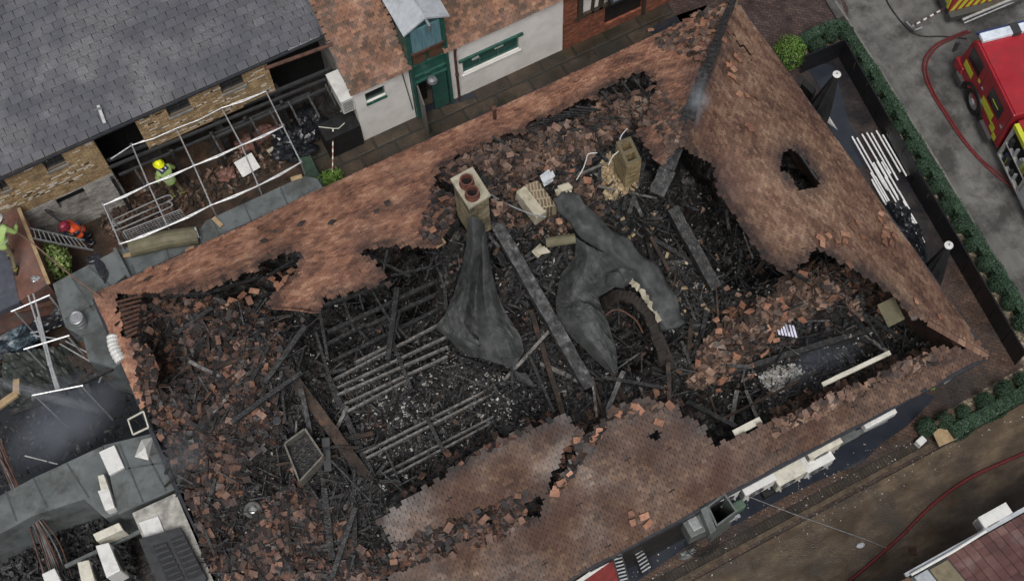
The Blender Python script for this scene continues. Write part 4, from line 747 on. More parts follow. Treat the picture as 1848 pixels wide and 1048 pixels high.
def open_tray(name, pts, z, h, t, m, label, cat, fillm):
    P = [W(x, y, z) for x, y in pts]; c = sum(P, Vector())/4; th = thing(name, label, cat, (c.x, c.y, z-h))
    for i in range(4):
        a, b = P[i], P[(i+1) % 4]; MB().obox((a+b)/2-Vector((0, 0, h/2)), (b-a)*(1 if i % 2 else .94), ((c-(a+b)/2).normalized()*t), (0, 0, h)).build('side_panel', m, th)
    MB().prism([p[:2] for p in [c+(p-c)*.96 for p in P]], z-h, z-h*.6).build('contents', fillm, th); return th
open_tray('rusty_tray', [(513, 800), (550, 773), (583, 822), (540, 868)], 3.7, .45, .05, flat('burnt_steel_edge', (.16, .15, .13), .6, var=.5, metal=.3), 'open burnt steel tray full of ash in the west rubble', 'tray', ASH)
timber((588, 790), 3.4, (592, 850), 3.3, .2, .05, DARKG, name='bent_plate', cat='plate', label='dark bent steel plate beside the rusty tray')
ty = thing('old_tyre', 'round grey tyre lying on the black rubble', 'tyre', W(456, 919, 3.2))
c = W(456, 919, 3.25); mb = MB(); R0, r0 = .17, .06
for i in range(28):
    for j in range(10):
        A = 2*math.pi*i/28; B = 2*math.pi*j/10; mb.v.append(c+Vector(((R0+r0*math.cos(B))*math.cos(A), (R0+r0*math.cos(B))*math.sin(A), r0*math.sin(B))))
for i in range(28):
    for j in range(10): mb.f.append([i*10+j, ((i+1) % 28)*10+j, ((i+1) % 28)*10+(j+1) % 10, i*10+(j+1) % 10])
mb.build('tread', flat('ashy_rubber', (.1, .1, .095), .8, var=.4), ty, smooth=True); MB().lathe(c-Vector((0, 0, .03)), [(.11, 0), (.11, .03), (.06, .05), (.05, .02)], 20).build('rim', STEEL, ty)
MB().lathe(W(501, 761, 3.3), [(.12, 0), (.125, .1), (.12, .14), (.1, .15)], 20).build('round_disc', DARKG, label='small round black lid lying in the west rubble', cat='lid')
# wires hanging near the yellow chimney
for i, (pp, z) in enumerate((([(1098, 298), (1106, 282), (1118, 270), (1120, 248), (1132, 232)], 5.8), ([(1040, 325), (1052, 305), (1058, 288), (1062, 278), (1078, 276)], 5.2))):
    MB().tube(cat_spline(PX(pp, z), 6), .014, 6).build('white_cable', WHITEM, label=('loose white cable curling beside the yellow chimney', 'loose white cable curling above the yellow brick heap')[i], cat='cable')
MB().tube(cat_spline(PX([(875, 345), (915, 368), (955, 385), (985, 392)], 5.6), 5), .022, 6).build('steel_pole', STEEL, label='bent steel pole from the pot chimney to the toppled chimney head', cat='pole')
MB().tube(PX([(985, 438), (1038, 430)], 4.6), .14, 12).build('clay_pipe', OLIVE, label='olive brown pipe lying left of the rolled sheet', cat='pipe')
for i, (a, b, c_) in enumerate(((978, 455, 4.4), (990, 320, 5.4), (1018, 345, 5.5), (790, 435, 5.0), (900, 395, 5.0))):
    p = W(a, b, c_); mb = MB()
    for k in range(4): mb.obox(p+Vector((random.uniform(-.1, .1), random.uniform(-.1, .1), .05*k)), (.3, random.uniform(-.1, .1), .03), (random.uniform(-.06, .06), .16, .05), (0, 0, .03))
    mb.build('torn_scrap', (CR, LEAD, CR, WOOD, CR)[i], label=('cream scrap of board below the clay pipe', 'crumpled silver foil at top of the rolled sheet', 'cream torn end of the rolled sheet', 'splintered yellow timber left of pot chimney', 'crumpled white scrap at top of the longest beam')[i], cat='scrap')
bk = thing('scorched_papers', 'fanned white papers lying on the charred east pile', 'papers', W(1418, 592, 3.0))
for k in range(6): MB().obox(W(1404+k*6, 593+k, 3.0+.02*k), (.05, -.1*.3, 0), (.1, .34, .02), (0, 0, .01)).build('sheet_of_paper', flat('paper_white', (.62, .62, .75), .7, grime=0), bk)
MB().obox(W(1608, 563, 3.4), W(1622, 545, 3.4)-W(1592, 560, 3.4), W(1620, 585, 3.3)-W(1600, 545, 3.4), (0, 0, .03)).build('olive_board', OLIVE, label='olive board lying over the charred south east rafters', cat='board')
# ================================================================== loose tiles, bricks, charcoal
def sample_poly(poly, n):
    P = np.array(poly, float); lo, hi = P.min(0), P.max(0); ox, oy = [], []
    while len(ox) < n:
        x = RNG.uniform(lo[0], hi[0], n*2); y = RNG.uniform(lo[1], hi[1], n*2); k = inside(x, y, poly); ox += list(x[k]); oy += list(y[k])
    return np.array(ox[:n]), np.array(oy[:n])
TS = (.26, .17, .016)
def tile_mesh(name, sx=1.0, cut=0, mt=None):
    mb = MB(); L, Wd, T = TS; L *= sx; n = 4; sag = .012
    pts = []
    for i in range(n+1):
        x = -L/2+L*i/n; zc = -sag*((2*i/n-1)**2); w2 = Wd/2*(1 if not cut else 1-.5*max(0, i/n-.5)*cut)
        pts.append([(x, -w2, zc), (x, w2, zc), (x, w2, zc+T), (x, -w2, zc+T)])
    for p in pts: mb.v += [Vector(q) for q in p]
    for i in range(n):
        for j in range(4): mb.f.append([4*i+j, 4*i+(j+1) % 4, 4*i+4+(j+1) % 4, 4*i+4+j])
    mb.f += [[3, 2, 1, 0], [4*n, 4*n+1, 4*n+2, 4*n+3]]
    me = bpy.data.meshes.new(name); me.from_pydata([tuple(v) for v in mb.v], [], mb.f); me.update(); me.materials.append(mt); return me
TM = {'c': [tile_mesh('fallen_tile', 1, 0, T_OBJ), tile_mesh('fallen_tile', 1.08, 0, T_OBJ), tile_mesh('fallen_tile', .7, 1.1, T_OBJ)], 'm': [tile_mesh('fallen_tile', 1, 0, T_MID), tile_mesh('fallen_tile', 1.08, 0, T_MID), tile_mesh('fallen_tile', .7, 1.1, T_MID)], 'd': [tile_mesh('fallen_tile', 1, 0, T_DRK), tile_mesh('fallen_tile', .75, 1, T_DRK)]}
NT = 0
def put_tile(px, py, label, group, kind='c', lift=.03, tilt=10, size=1.0, force=None):
    global NT
    NT += 1; p = H1(px, py, force); e = .15
    def zz(x, y):
        f = roofz if (anykeep(np.array([px]), np.array([py]))[0] if force is None else force) else field
        return float(f(np.array([x]), np.array([y]))[0])
    g = Vector((zz(p.x-e, p.y)-zz(p.x+e, p.y), zz(p.x, p.y-e)-zz(p.x, p.y+e), 2*e)).normalized()
    g = (g+Vector((random.gauss(0, 1), random.gauss(0, 1), 0))*math.sin(math.radians(tilt))*.6).normalized()
    o = bpy.data.objects.new('fallen_tile', random.choice(TM[kind])); S.collection.objects.link(o); o.location = p+g*(lift+.045)
    q = g.to_track_quat('Z', 'Y'); o.rotation_mode = 'QUATERNION'; from mathutils import Quaternion
    o.rotation_quaternion = q @ Quaternion((0, 0, 1), random.uniform(0, 6.28)); o.scale = (size, size, 1); return tag(o, label, 'tile', group)
def tiles_at(pts, label, group, kind='c', **k):
    for (a, b) in pts: put_tile(a, b, label, group, kind, **k)
tiles_at([(1440, 942), (1452, 928), (1468, 945), (1465, 930)][:0], '', '')
tiles_at([(1137, 925), (1161, 930), (1140, 941), (1167, 943)], 'loose tile in a group of four on the lower south slope', 'four loose tiles on the lower south slope')
tiles_at([(1478, 432), (1493, 428), (1510, 437), (1522, 436), (1536, 413), (1545, 404), (1523, 425), (1481, 440), (1556, 430), (1594, 440), (1612, 427), (1596, 425), (1606, 440), (1585, 398), (1596, 412), (1588, 388), (1614, 462), (1560, 500), (1530, 480), (1592, 430), (1695, 574), (1650, 545)], 'loose clay tile lying low on the east slope', 'loose clay tiles lying low on the east slope')
tiles_at([(1325, 103), (1318, 118), (1322, 128), (1318, 140), (1330, 110), (1312, 120), (1363, 178), (1355, 236), (1350, 230), (1332, 172), (1305, 75), (1328, 150), (1345, 175), (1315, 60)], 'loose clay tile near the top of the east slope', 'loose clay tiles near the top of the east slope')
tiles_at([(1187, 760), (1098, 740), (1115, 745), (1140, 735), (1152, 737), (1017, 812), (1032, 800), (1016, 828), (1014, 835), (1008, 862), (1002, 880), (1012, 870), (1000, 888), (1028, 855), (1026, 812), (1068, 790), (1080, 780), (1040, 792)], 'orange tile lying along the ragged gap in the south slope', 'orange tiles along the ragged gap in the south slope')
tiles_at([(402, 430), (378, 410), (350, 430), (485, 423), (490, 432), (508, 418), (470, 415), (500, 412)][2:], 'loose tile on the western part of the north slope', 'loose tiles on the western north slope')
tiles_at([(600, 405), (545, 407), (681, 385), (478, 438), (502, 420), (270, 506), (700, 370)], 'sooty dark slate coloured tile on the north slope', 'dark sooty tiles scattered on the north slope', 'd')
tiles_at([(300, 486), (345, 452), (392, 436), (420, 430), (270, 490)], 'orange tile on the north eave above the grey flat roof', 'orange tiles on the north eave by the flat roof')
tiles_at([(1035, 140), (1038, 148), (1042, 138), (1020, 165), (1175, 58), (1240, 40), (1255, 30), (1270, 45), (1290, 25), (1220, 55), (1285, 60), (1262, 62)], 'loose tile on the north slope near its east end', 'loose tiles on the north slope near its east end')
tiles_at([(395, 560), (410, 556), (420, 548), (440, 538), (450, 545), (430, 550), (460, 530), (500, 500), (520, 510), (512, 520), (495, 515), (485, 505), (525, 495), (360, 555), (330, 560), (370, 550), (300, 660), (275, 600)], 'bright orange tile in the gash below the north slope', 'orange tiles in the gash below the north slope', lift=.1, tilt=25)
R_W = [(222, 565), (300, 540), (420, 548), (500, 578), (530, 610), (480, 700), (520, 760), (480, 830), (430, 900), (420, 980), (395, 1060), (370, 1000), (335, 880), (300, 800), (262, 720)]
R_SW = [(410, 1020), (460, 930), (520, 880), (600, 900), (640, 960), (700, 1060), (400, 1060)]
R_N = [(785, 322), (870, 275), (950, 258), (1005, 235), (1060, 210), (1085, 185), (1130, 172), (1185, 178), (1175, 230), (1120, 240), (1080, 280), (1040, 300), (960, 310), (900, 335), (860, 300), (820, 330)]
R_E = [(1240, 700), (1262, 640), (1300, 590), (1350, 555), (1420, 530), (1440, 560), (1400, 600), (1360, 640), (1330, 675), (1290, 695)]
R_E2 = [(1395, 560), (1405, 512), (1440, 498), (1490, 520), (1500, 560), (1450, 575)]
R_C = [(880, 345), (940, 310), (1000, 305), (1090, 330), (1085, 395), (1000, 430), (960, 430), (900, 400)]; R_PB = [(780, 340), (830, 360), (825, 400), (790, 440), (760, 430)]
R_E3 = [(1440, 490), (1480, 475), (1550, 500), (1610, 540), (1590, 580), (1560, 590), (1530, 560), (1480, 520)]
R_S = [(1385, 745), (1500, 695), (1600, 650), (1680, 632), (1690, 655), (1600, 690), (1500, 740), (1400, 785)]
R_SM = [(1060, 745), (1110, 715), (1210, 700), (1235, 735), (1160, 745), (1100, 760), (1040, 850), (1000, 890), (1000, 850), (1030, 800)]
R_J = [(790, 830), (860, 795), (1000, 738), (1010, 752), (866, 822), (760, 880), (720, 900)]
R_S2 = [(720, 980), (830, 935), (950, 890), (985, 930), (900, 975), (780, 1010), (660, 1050), (660, 1000)]
R_NE = [(1190, 60), (1260, 25), (1315, 5), (1300, 60), (1270, 130), (1240, 100), (1180, 90)]
R_BR = [(1185, 240), (1160, 180), (1180, 160), (1240, 200), (1215, 290)]
def orient(n, tilt): return rand_axes(n, tilt)
TC, TSZ, TX, TY, TZ = [], [], [], [], []
for (poly, n, tilt, thick, small) in ((R_W, 2500, 26, .22, .92), (R_SW, 1000, 14, .12, .95), (R_N, 1350, 26, .3, .85), (R_E, 1150, 26, .4, 1.05), (R_E2, 300, 20, .35, 1.1), (R_C, 420, 28, .2, .9), (R_PB, 160, 26, .15, .9), (R_E3, 520, 24, .2, .95), (R_S, 480, 20, .12, .9), (R_SM, 130, 18, .08, .9), (R_J, 130, 28, .15, .8), (R_S2, 430, 24, .14, .75), (R_NE, 150, 22, .1, .85), (R_BR, 120, 14, .04, .85)):
    a, b = sample_poly(poly, n); x, y, z, on = hit(a, b); X, Y, Z = orient(n, tilt); s = RNG.uniform(.45, 1, n)[:, None]**.6*small
    TC.append(np.stack([x, y, z+RNG.random(n)**1.3*thick+.02], 1)); TSZ.append(np.array(TS)[None]*np.concatenate([s, np.minimum(1, s*1.1), np.ones((n, 1))*1.1], 1)); TX.append(X); TY.append(Y); TZ.append(Z)
    m_ = max(3, int(n*.022)); aa, bb_ = sample_poly(poly, m_)
    nm = {id(R_W): 'the western rubble heap', id(R_SW): 'the rubble at the south west bottom edge', id(R_N): 'the heap spilling from the north slope', id(R_E): 'the pile east of the burnt arch', id(R_E2): 'the small mound below the sagging east slope', id(R_C): 'the debris between the two chimneys', id(R_PB): 'the broken slope left of the pot chimney', id(R_E3): 'the spill at the foot of the east slope', id(R_S): 'the south edge beside the cream batten', id(R_SM): 'the middle of the south break', id(R_J): 'the strip below the lower joists', id(R_S2): 'the dark band across the south slope', id(R_NE): 'the north east corner heap', id(R_BR): 'the slide beside the burnt hip'}[id(poly)]
    tiles_at(list(zip(aa, bb_)), 'loose tile lying on top of '+nm, 'loose tiles on top of '+nm, kind=('m' if poly in (R_W, R_SW, R_S2, R_J, R_N, R_S) else 'c'), lift=thick*.8+.05, tilt=tilt)
# medium beams lying on the debris, one object each
for (poly, cnt, nm, Lm) in (([(880, 420), (1000, 400), (1060, 560), (1010, 740), (940, 700), (940, 600)], 16, 'between the two grey sheets', 2.2), ([(1080, 340), (1200, 330), (1290, 540), (1260, 620), (1200, 600), (1150, 460)], 14, 'west of the leaning charred post', 1.8),
                            ([(260, 600), (400, 560), (520, 620), (500, 760), (420, 900), (340, 800)], 18, 'on the western tile heap', 1.8), ([(520, 760), (600, 700), (690, 900), (600, 1040), (520, 960)], 18, 'around the half burnt brown beam', 2.2),
                            ([(1260, 730), (1330, 700), (1560, 600), (1640, 600), (1500, 690), (1330, 770)], 12, 'in the south east room', 2.0), ([(1290, 330), (1380, 460), (1400, 500), (1300, 540)], 7, 'in the deep pit under the east slope', 1.6), ([(1060, 230), (1100, 250), (1080, 350), (1050, 330)], 8, 'left of the yellow chimney', 1.4), ([(1040, 690), (1200, 690), (1230, 720), (1060, 740)], 9, 'at the top of the south break', 1.6)):
    aa, bb_ = sample_poly(poly, cnt); base = random.uniform(0, 3.14)
    for a, b in zip(aa, bb_):
        p = H1(a, b, False); th_ = random.choice((base, base+1.57, random.uniform(0, 3.14)))+random.gauss(0, .25); L = Lm*random.uniform(.35, 1)/2; d = Vector((math.cos(th_), math.sin(th_), random.gauss(0, .14)))*L; w_ = random.choice((.05, .07, .09, .12)); p += Vector((0, 0, .14+abs(d.z)*.7))
        MB().beam(p-d, p+d, w_, w_*random.uniform(.6, 1.1), 5, .014).build('charred_beam', random.choice((CHAR, CHAR, CHAR, CHARB, JOIST)), None, label='charred timber lying '+nm, cat='beam', group='charred timbers '+nm)
# scattered everywhere inside
INT = [(230, 560), (500, 590), (650, 520), (780, 460), (880, 330), (1000, 240), (1170, 240), (1200, 320), (1300, 360), (1400, 500), (1600, 560), (1660, 630), (1330, 770), (1200, 715), (1030, 740), (700, 900), (680, 1060), (400, 1060), (330, 850)]
n = 500; a, b = sample_poly(INT, n); x, y, z, on = hit(a, b, False); X, Y, Z = orient(n, 25); s = RNG.uniform(.3, .9, n)[:, None]
TC.append(np.stack([x, y, z+.04], 1)); TSZ.append(np.array(TS)[None]*s); TX.append(X); TY.append(Y); TZ.append(Z)
cat_ = np.concatenate
T_RUB2 = mat('broken_tiles_tan', [(0, (.018, .015, .014)), (.3, (.05, .034, .028)), (.55, (.13, .078, .056)), (.78, (.23, .142, .1)), (1, (.36, .25, .18))], scale=2.2, island=.6, rough=(.4, .8), bump=.3, bscale=50, dirt=(SOOT, 1.3, .46, .62, .8))
_all = [cat_(q) for q in (TC, TSZ, TX, TY, TZ)]; _e = (_all[0][:, 0] > 6.5)
boxes('tile_rubble', *[q[~_e] for q in _all], T_RUB, kind='stuff', label='dark heaps of broken clay tiles filling the western half', cat='tile rubble')
boxes('tile_rubble', *[q[_e] for q in _all], T_RUB2, kind='stuff', label='lighter heaps of broken clay tiles in the eastern half', cat='tile rubble')
# charcoal lumps and splinters
def scatter(name, polys, szf, tilt, m, label, cat, lift=.03, force=False):
    C, SZ, X_, Y_, Z_ = [], [], [], [], []
    for poly, n in polys:
        a, b = sample_poly(poly, n); x, y, z, on = hit(a, b, force); X, Y, Z = orient(n, tilt)
        C.append(np.stack([x, y, z+RNG.random(n)*lift], 1)); SZ.append(szf(n)); X_.append(X); Y_.append(Y); Z_.append(Z)
    boxes(name, cat_(C), cat_(SZ), cat_(X_), cat_(Y_), cat_(Z_), m, kind='stuff', label=label, cat=cat)
JO = [(600, 690), (800, 590), (920, 660), (1000, 740), (870, 800), (690, 880), (600, 760)]
CEN = [(880, 420), (1000, 400), (1060, 440), (1010, 480), (1000, 640), (1060, 700), (1010, 740), (940, 680), (960, 600)]
CE2 = [(1080, 340), (1200, 330), (1290, 540), (1260, 620), (1200, 600), (1150, 460)]
SER = [(1260, 720), (1400, 650), (1560, 590), (1660, 620), (1500, 690), (1330, 770)]
scatter('charcoal_lumps', [(INT, 7000), (R_W, 700), (R_S2, 250), (JO, 1500), (CEN, 1200)], lambda n: np.stack([RNG.uniform(.03, .17, n), RNG.uniform(.02, .1, n), RNG.uniform(.015, .07, n)], 1), 35, CHAR, 'black lumps of charcoal strewn through the gutted building', 'charcoal', .06)
scatter('burnt_splinters', [(INT, 1300), (R_W, 350), (R_E3, 120), (R_S2, 90), (CE2, 200), (CEN, 150), (R_N, 120)], lambda n: np.stack([RNG.uniform(.25, 1.7, n)*RNG.uniform(.4, 1, n), RNG.uniform(.015, .05, n)*RNG.choice([1, 1, 1, 2], n), RNG.uniform(.012, .05, n)], 1), 14, CHAR, 'thin black splinters and laths strewn over the debris', 'splinters', .22)
scatter('brown_laths', [(R_W, 200), (INT, 170), (R_SM, 60), (R_N, 80)], lambda n: np.stack([RNG.uniform(.2, .9, n), RNG.uniform(.012, .03, n), RNG.uniform(.01, .02, n)], 1), 16, CHARB, 'thin half burnt brown laths strewn over the debris', 'laths', .25)
def clumps(polys, per=9, rad=.13):
    out = []
    for poly, n in polys:
        a, b = sample_poly(poly, n)
        for i in range(n): out.append(([(a[i]-9, b[i]-6), (a[i]+10, b[i]-4), (a[i]+6, b[i]+7), (a[i]-7, b[i]+6)], per))
    return out
scatter('pale_ash_flakes', clumps([(JO, 60), (CEN, 22), (R_W, 26), (SER, 14), (CE2, 20)]) + [(JO, 700), (CEN, 260), (INT, 700), (SER, 120)], lambda n: np.stack([RNG.uniform(.015, .1, n), RNG.uniform(.01, .06, n), RNG.uniform(.008, .03, n)], 1), 30, WHITE_ASH, 'pale flakes of ash and plaster among the joists', 'ash flakes', .07)
YBR = [(1085, 300), (1100, 285), (1125, 290), (1140, 310), (1150, 335), (1130, 355), (1095, 360), (1082, 335)]
scatter('loose_yellow_bricks', [(YBR, 520), ([(1020, 250), (1060, 240), (1075, 265), (1030, 280)], 12), (CE2, 40)], lambda n: np.stack([RNG.uniform(.1, .2, n), RNG.uniform(.07, .1, n), np.full(n, .065)], 1), 35, YB, 'heap of small pale yellow bricks below the square chimney', 'bricks', .25)
scatter('white_ash_drift', [([(1370, 680), (1400, 660), (1440, 655), (1450, 690), (1420, 710), (1385, 705)], 420)], lambda n: np.stack([RNG.uniform(.03, .16, n), RNG.uniform(.03, .12, n), RNG.uniform(.008, .03, n)], 1), 12, WHITE_ASH, 'drift of white ash on the floor of the south east room', 'ash', .04)
# ================================================================== left: grey flat roofs, yard, scaffolds
slab('flat_roof', [(95, 512), (212, 450), (232, 492), (182, 532), (242, 690), (225, 652), (205, 664), (160, 650), (150, 610), (118, 590)], .2, 2.45, FELT, label='grey felt flat roof wrapping the north west corner', cat='roof')
slab('flat_roof', [(214, 450), (362, 412), (372, 398), (548, 318), (572, 322), (590, 350), (240, 520), (232, 492)], .2, 2.25, FELT, label='long narrow grey felt roof between the yard and the north slope', cat='roof')
fr = MB().beam(W(207, 448, 2.5), W(236, 505, 2.5), .09, .1).build('roof_upstand', GREYM, label='grey upstand strip between the two felt roofs', cat='upstand')
SEAM = flat('felt_seam', (.06, .068, .07), .7, grime=.3, bump=.2)
def seams(lines, z, par_label):
    for (p, q) in lines: MB().beam(W(*p, z+.008), W(*q, z+.008), .045, .012).build('felt_seam', SEAM, label=par_label, cat='seam', group=par_label)
seams((((250, 512), (238, 478)), ((310, 480), (296, 436)), ((400, 434), (384, 398)), ((455, 402), (440, 368)), ((520, 372), (505, 336))), 2.25, 'lapped felt seam across the long narrow roof by the yard')
seams((((130, 500), (168, 560)), ((160, 480), (205, 520)), ((118, 575), (180, 545)), ((135, 610), (206, 590))), 2.45, 'lapped felt seam on the corner flat roof with the keg')
# burnt yard parts
yard_spots = [(200, 300), (600, 130), (640, 240), (545, 300), (215, 440), (110, 430)]
def ygr(n, poly, z0, szf, m, name, label, cat, tilt=20, lift=.1):
    a, b = sample_poly(poly, n); x, y = Wv(a, b, np.full(n, z0)); X, Y, Z = rand_axes(n, tilt); boxes(name, np.stack([x, y, z0+RNG.random(n)*lift], 1), szf(n), X, Y, Z, m, kind='stuff', label=label, cat=cat)
YP = [(180, 400), (190, 350), (330, 330), (560, 200), (600, 220), (535, 290), (380, 365), (300, 400), (215, 440)]
ygr(900, YP, .03, lambda n: np.stack([RNG.uniform(.04, .25, n), RNG.uniform(.03, .12, n), RNG.uniform(.01, .08, n)], 1), mat('yard_rubbish', [(0, (.01, .01, .01)), (.5, (.05, .035, .025)), (.8, (.14, .08, .055)), (1, (.4, .36, .3))], scale=5, island=.7, rough=(.5, .9)), 'yard_debris', 'burnt scraps and broken bricks strewn over the yard floor', 'debris')
PINK = mat('pink_insulation', [(0, (.06, .03, .025)), (.5, (.2, .1, .08)), (1, (.36, .22, .19))], scale=9, rough=(.8, .95), bump=1)
def lump(name, c, r, m, label, cat, par=None, seed=0, flatn=.5, n=2):
    me = bpy.data.meshes.new(name); bm = bmesh.new(); bmesh.ops.create_icosphere(bm, subdivisions=n+1, radius=1)
    rs = np.random.default_rng(seed)
    o3 = rs.uniform(0, 50, 3)
    for v in bm.verts:
        d = 1+.55*(float(vnoise(np.array([v.co.x*1.6+o3[0]]), np.array([v.co.y*1.6+v.co.z+o3[1]]), 1.5, seed)[0])-.5)+.3*(float(vnoise(np.array([v.co.x*4+o3[0]]), np.array([v.co.y*4+v.co.z*3]), 1.5, seed+1)[0])-.5)
        v.co = Vector((v.co.x*r[0]*d, v.co.y*r[1]*d, (v.co.z*flatn+flatn*.9)*r[2]*d))
    bm.to_mesh(me); bm.free(); o = link_mesh(name, me, m, par, None if par else c)
    if par: 
        for v in me.vertices: v.co += Vector(c)-ORG[par.name]
    return tag(o, label, cat)
lump('insulation_pile', W(452, 262, 0), (.5, .3, .35), PINK, 'torn pink brown insulation pile against the white board', 'insulation', seed=3)
lump('insulation_pile', W(480, 243, 0), (.55, .22, .3), PINK, 'torn pink brown insulation pile behind the speckled board', 'insulation', seed=4)
lump('insulation_pile', W(410, 318, 0), (.3, .25, .25), PINK, 'small clump of pink brown insulation near the firefighter', 'insulation', seed=5)
MB().obox(W(446, 298, .35), (.62, .02, .08), (-.05, .5, .18), (0, 0, .02)).build('white_board', WHITEM, label='white board leaning on the insulation pile in the yard', cat='board')
MB().obox(W(505, 268, .4), (.7, .1, .12), (-.1, .34, .12), (0, 0, .02)).build('speckled_board', CR, label='speckled cream board right of the white board', cat='board')
lump('plastic_heap', W(530, 268, 0), (.75, .7, .8), TARP, 'crumpled heap of black plastic at the end of the scaffold', 'plastic sheeting', seed=8, n=3)
lump('plastic_heap', W(560, 230, 0), (.45, .6, .6), TARP, 'small heap of black plastic against the black cabinet', 'plastic sheeting', seed=9, n=3)
for i, (p, q) in enumerate((((385, 393), (400, 408)), ((222, 462), (250, 456)), ((525, 324), (545, 318)))):
    MB().beam(W(*p, 2.32), W(*q, 2.32), .13, .04).build('timber_offcut', WOOD, label=('yellow timber offcut lying mid way on the narrow felt roof', 'yellow timber offcut under the mossy canvas roll', 'yellow timber offcut near the east end of the narrow felt roof')[i], cat='timber')
MB().tube([W(235, 448, 2.5), W(300, 432, 2.52), W(358, 424, 2.5)], [.27, .27, .27], 14).build('canvas_roll', OLIVE, label='mossy olive canvas roll below the scaffold', cat='canvas roll')
MB().tube([W(352, 410, 2.8), W(358, 428, 2.6), (W(362, 428, 2.5))], .03).build('bracket', ALU, label='small bent silver bracket at the end of the canvas roll', cat='bracket')
lump('black_rag', W(184, 488, 2.45), (.14, .42, .08), TARP, 'long limp black rag on the grey flat roof', 'rag', seed=12); lump('black_rag', W(168, 468, 2.45), (.2, .14, .06), TARP, 'small black rag above the long rag on the flat roof', 'rag', seed=13)
# beer keg
kp = W(146, 584, 2.45); kg = MB().lathe(kp, [(.17, 0), (.2, .03), (.2, .12), (.185, .14), (.2, .16), (.2, .3), (.185, .32), (.2, .34), (.2, .46), (.185, .47), (.175, .43), (.05, .44), (.04, .46)], 24).build('beer_keg', STEEL, label='dented steel keg standing on the corner of the flat roof', cat='keg', smooth=False)
ex = cat_spline([W(203, 606, 2.85), W(205, 622, 2.85), W(211, 638, 2.85), W(219, 651, 2.8)], 5)
MB().tube(ex, [.15+.02*(i % 2) for i in range(len(ex))], 14).build('flexible_duct', WHITEM, label='short ribbed white duct beside the west eave', cat='duct')
# scaffold
def scaffold(name, label, zt, frames, longs, posts, r=.022):
    A = frames[0]; t = thing(name, label, 'scaffolding', W(*A[0], 0).xy.to_3d())
    for f in frames: MB().tube([W(*p, zt) for p in f], r, 8).build('transom', ALU, t)
    for (p, q, z) in longs:
        MB().tube([W(*p, zt+z), W(*q, zt+z)], r, 8).build('ledger', ALU, t)
    for p in posts: 
        b = W(*p, zt); MB().tube([(b.x, b.y, 0), (b.x, b.y, zt+.12)], r, 8).build('post', ALU, t)
    for f in frames:
        for p in f: 
            c = W(*p, zt); MB().box(c.x-.04, c.x+.04, c.y-.04, c.y+.04, c.z-.05, c.z+.06).build('coupler', STEEL, t)
    return t
FR = [[(187, 370), (217, 440)], [(238, 262), (268, 333), (302, 408)], [(318, 232), (350, 299), (381, 370)], [(400, 195), (436, 262), (466, 335)], [(480, 165), (511, 228), (543, 293)]]
Lg = []
for row in ([(238, 262), (318, 232), (400, 195), (480, 165)], [(187, 370), (268, 333), (350, 299), (436, 262), (511, 228)], [(217, 440), (302, 408), (381, 370), (466, 335), (543, 293)]):
    for a, b in zip(row[:-1], row[1:]): 
        m_ = ((a[0]+b[0])/2, (a[1]+b[1])/2); Lg += [(a, b, 0), (a, (m_[0], m_[1]+3), .14), ((m_[0], m_[1]+3), b, .14)]
Lg += [((200, 287), (238, 262), 0)]
sc = scaffold('scaffold_frame', 'silver scaffold tube frame spanning the burnt yard', 2.7, FR, Lg, [(217, 440), (302, 408), (381, 370), (466, 335), (543, 293), (187, 370)])
gr = thing('mesh_stretcher', 'grey wire mesh panel lying under the scaffold', 'mesh panel', W(265, 410, 1.0))
A, B, Cc, D = [W(x, y, 1.6) for x, y in ((222, 418), (325, 378), (336, 392), (232, 434))]
mb = MB()
for k in range(22): mb.tube([A.lerp(B, k/21), D.lerp(Cc, k/21)], .006, 4, False)
for k in range(6): mb.tube([A.lerp(D, k/5), B.lerp(Cc, k/5)], .007, 4, False)
mb.build('wire_mesh', STEEL, gr); MB().tube([A, B, Cc, D, A], .018, 6).build('frame', ALU, gr)
bf = thing('folding_barrier', 'two long looped aluminium barrier frames lying in the yard', 'barrier', W(250, 380, .8))
for (y0) in (0, 12):
    MB().tube(cat_spline(PX([(205, 396+y0), (255, 373+y0), (300, 353+y0), (310, 356+y0), (306, 362+y0), (260, 382+y0), (208, 404+y0), (205, 396+y0)], 1.3), 3), .02, 6).build('loop', ALU, bf)
# gantry trusses
gt2 = thing('tube_gantry', 'cross of white scaffold tubes over the burnt store', 'scaffolding', W(80, 620, 0).xy.to_3d())
for (p, q) in (((20, 562), (90, 532)), ((43, 630), (125, 605)), ((58, 713), (150, 695)), ((51, 533), (90, 658)), ((60, 530), (72, 575)), ((72, 575), (104, 702)), ((68, 572), (80, 622)), ((80, 622), (88, 660)), ((88, 655), (101, 702)), ((93, 660), (107, 700))):
    MB().tube([W(*p, 3.0), W(*q, 3.0)], .028, 8).build('tube', ALU, gt2)
for p in ((25, 560), (88, 533), (122, 606), (48, 629), (62, 712), (148, 696)): b = W(*p, 3.0); MB().tube([(b.x, b.y, 0), (b.x, b.y, 3.0)], .028, 8).build('post', ALU, gt2)
for i, (p, q, z) in enumerate((((108, 620), (185, 665), 1.8), ((118, 615), (195, 655), 1.9), ((60, 605), (110, 612), 2.0), ((55, 600), (80, 597), 2.0), ((195, 657), (210, 632), 2.2), ((178, 690), (190, 665), 1.5))):
    MB().tube([W(*p, z), W(*q, z)], .022, 6).build('loose_pole', ALU, label='loose silver pole fallen beside the tube gantry', cat='pole', group='loose silver poles beside the gantry')
ld = thing('aluminium_ladder', 'dark grey ladder leaning between the red roof and the yard', 'ladder', W(105, 430, 1.2))
la, lb, lc, ld_ = W(52, 412, 2.5), W(152, 434, 1.3), W(56, 430, 2.5), W(168, 452, 1.3)
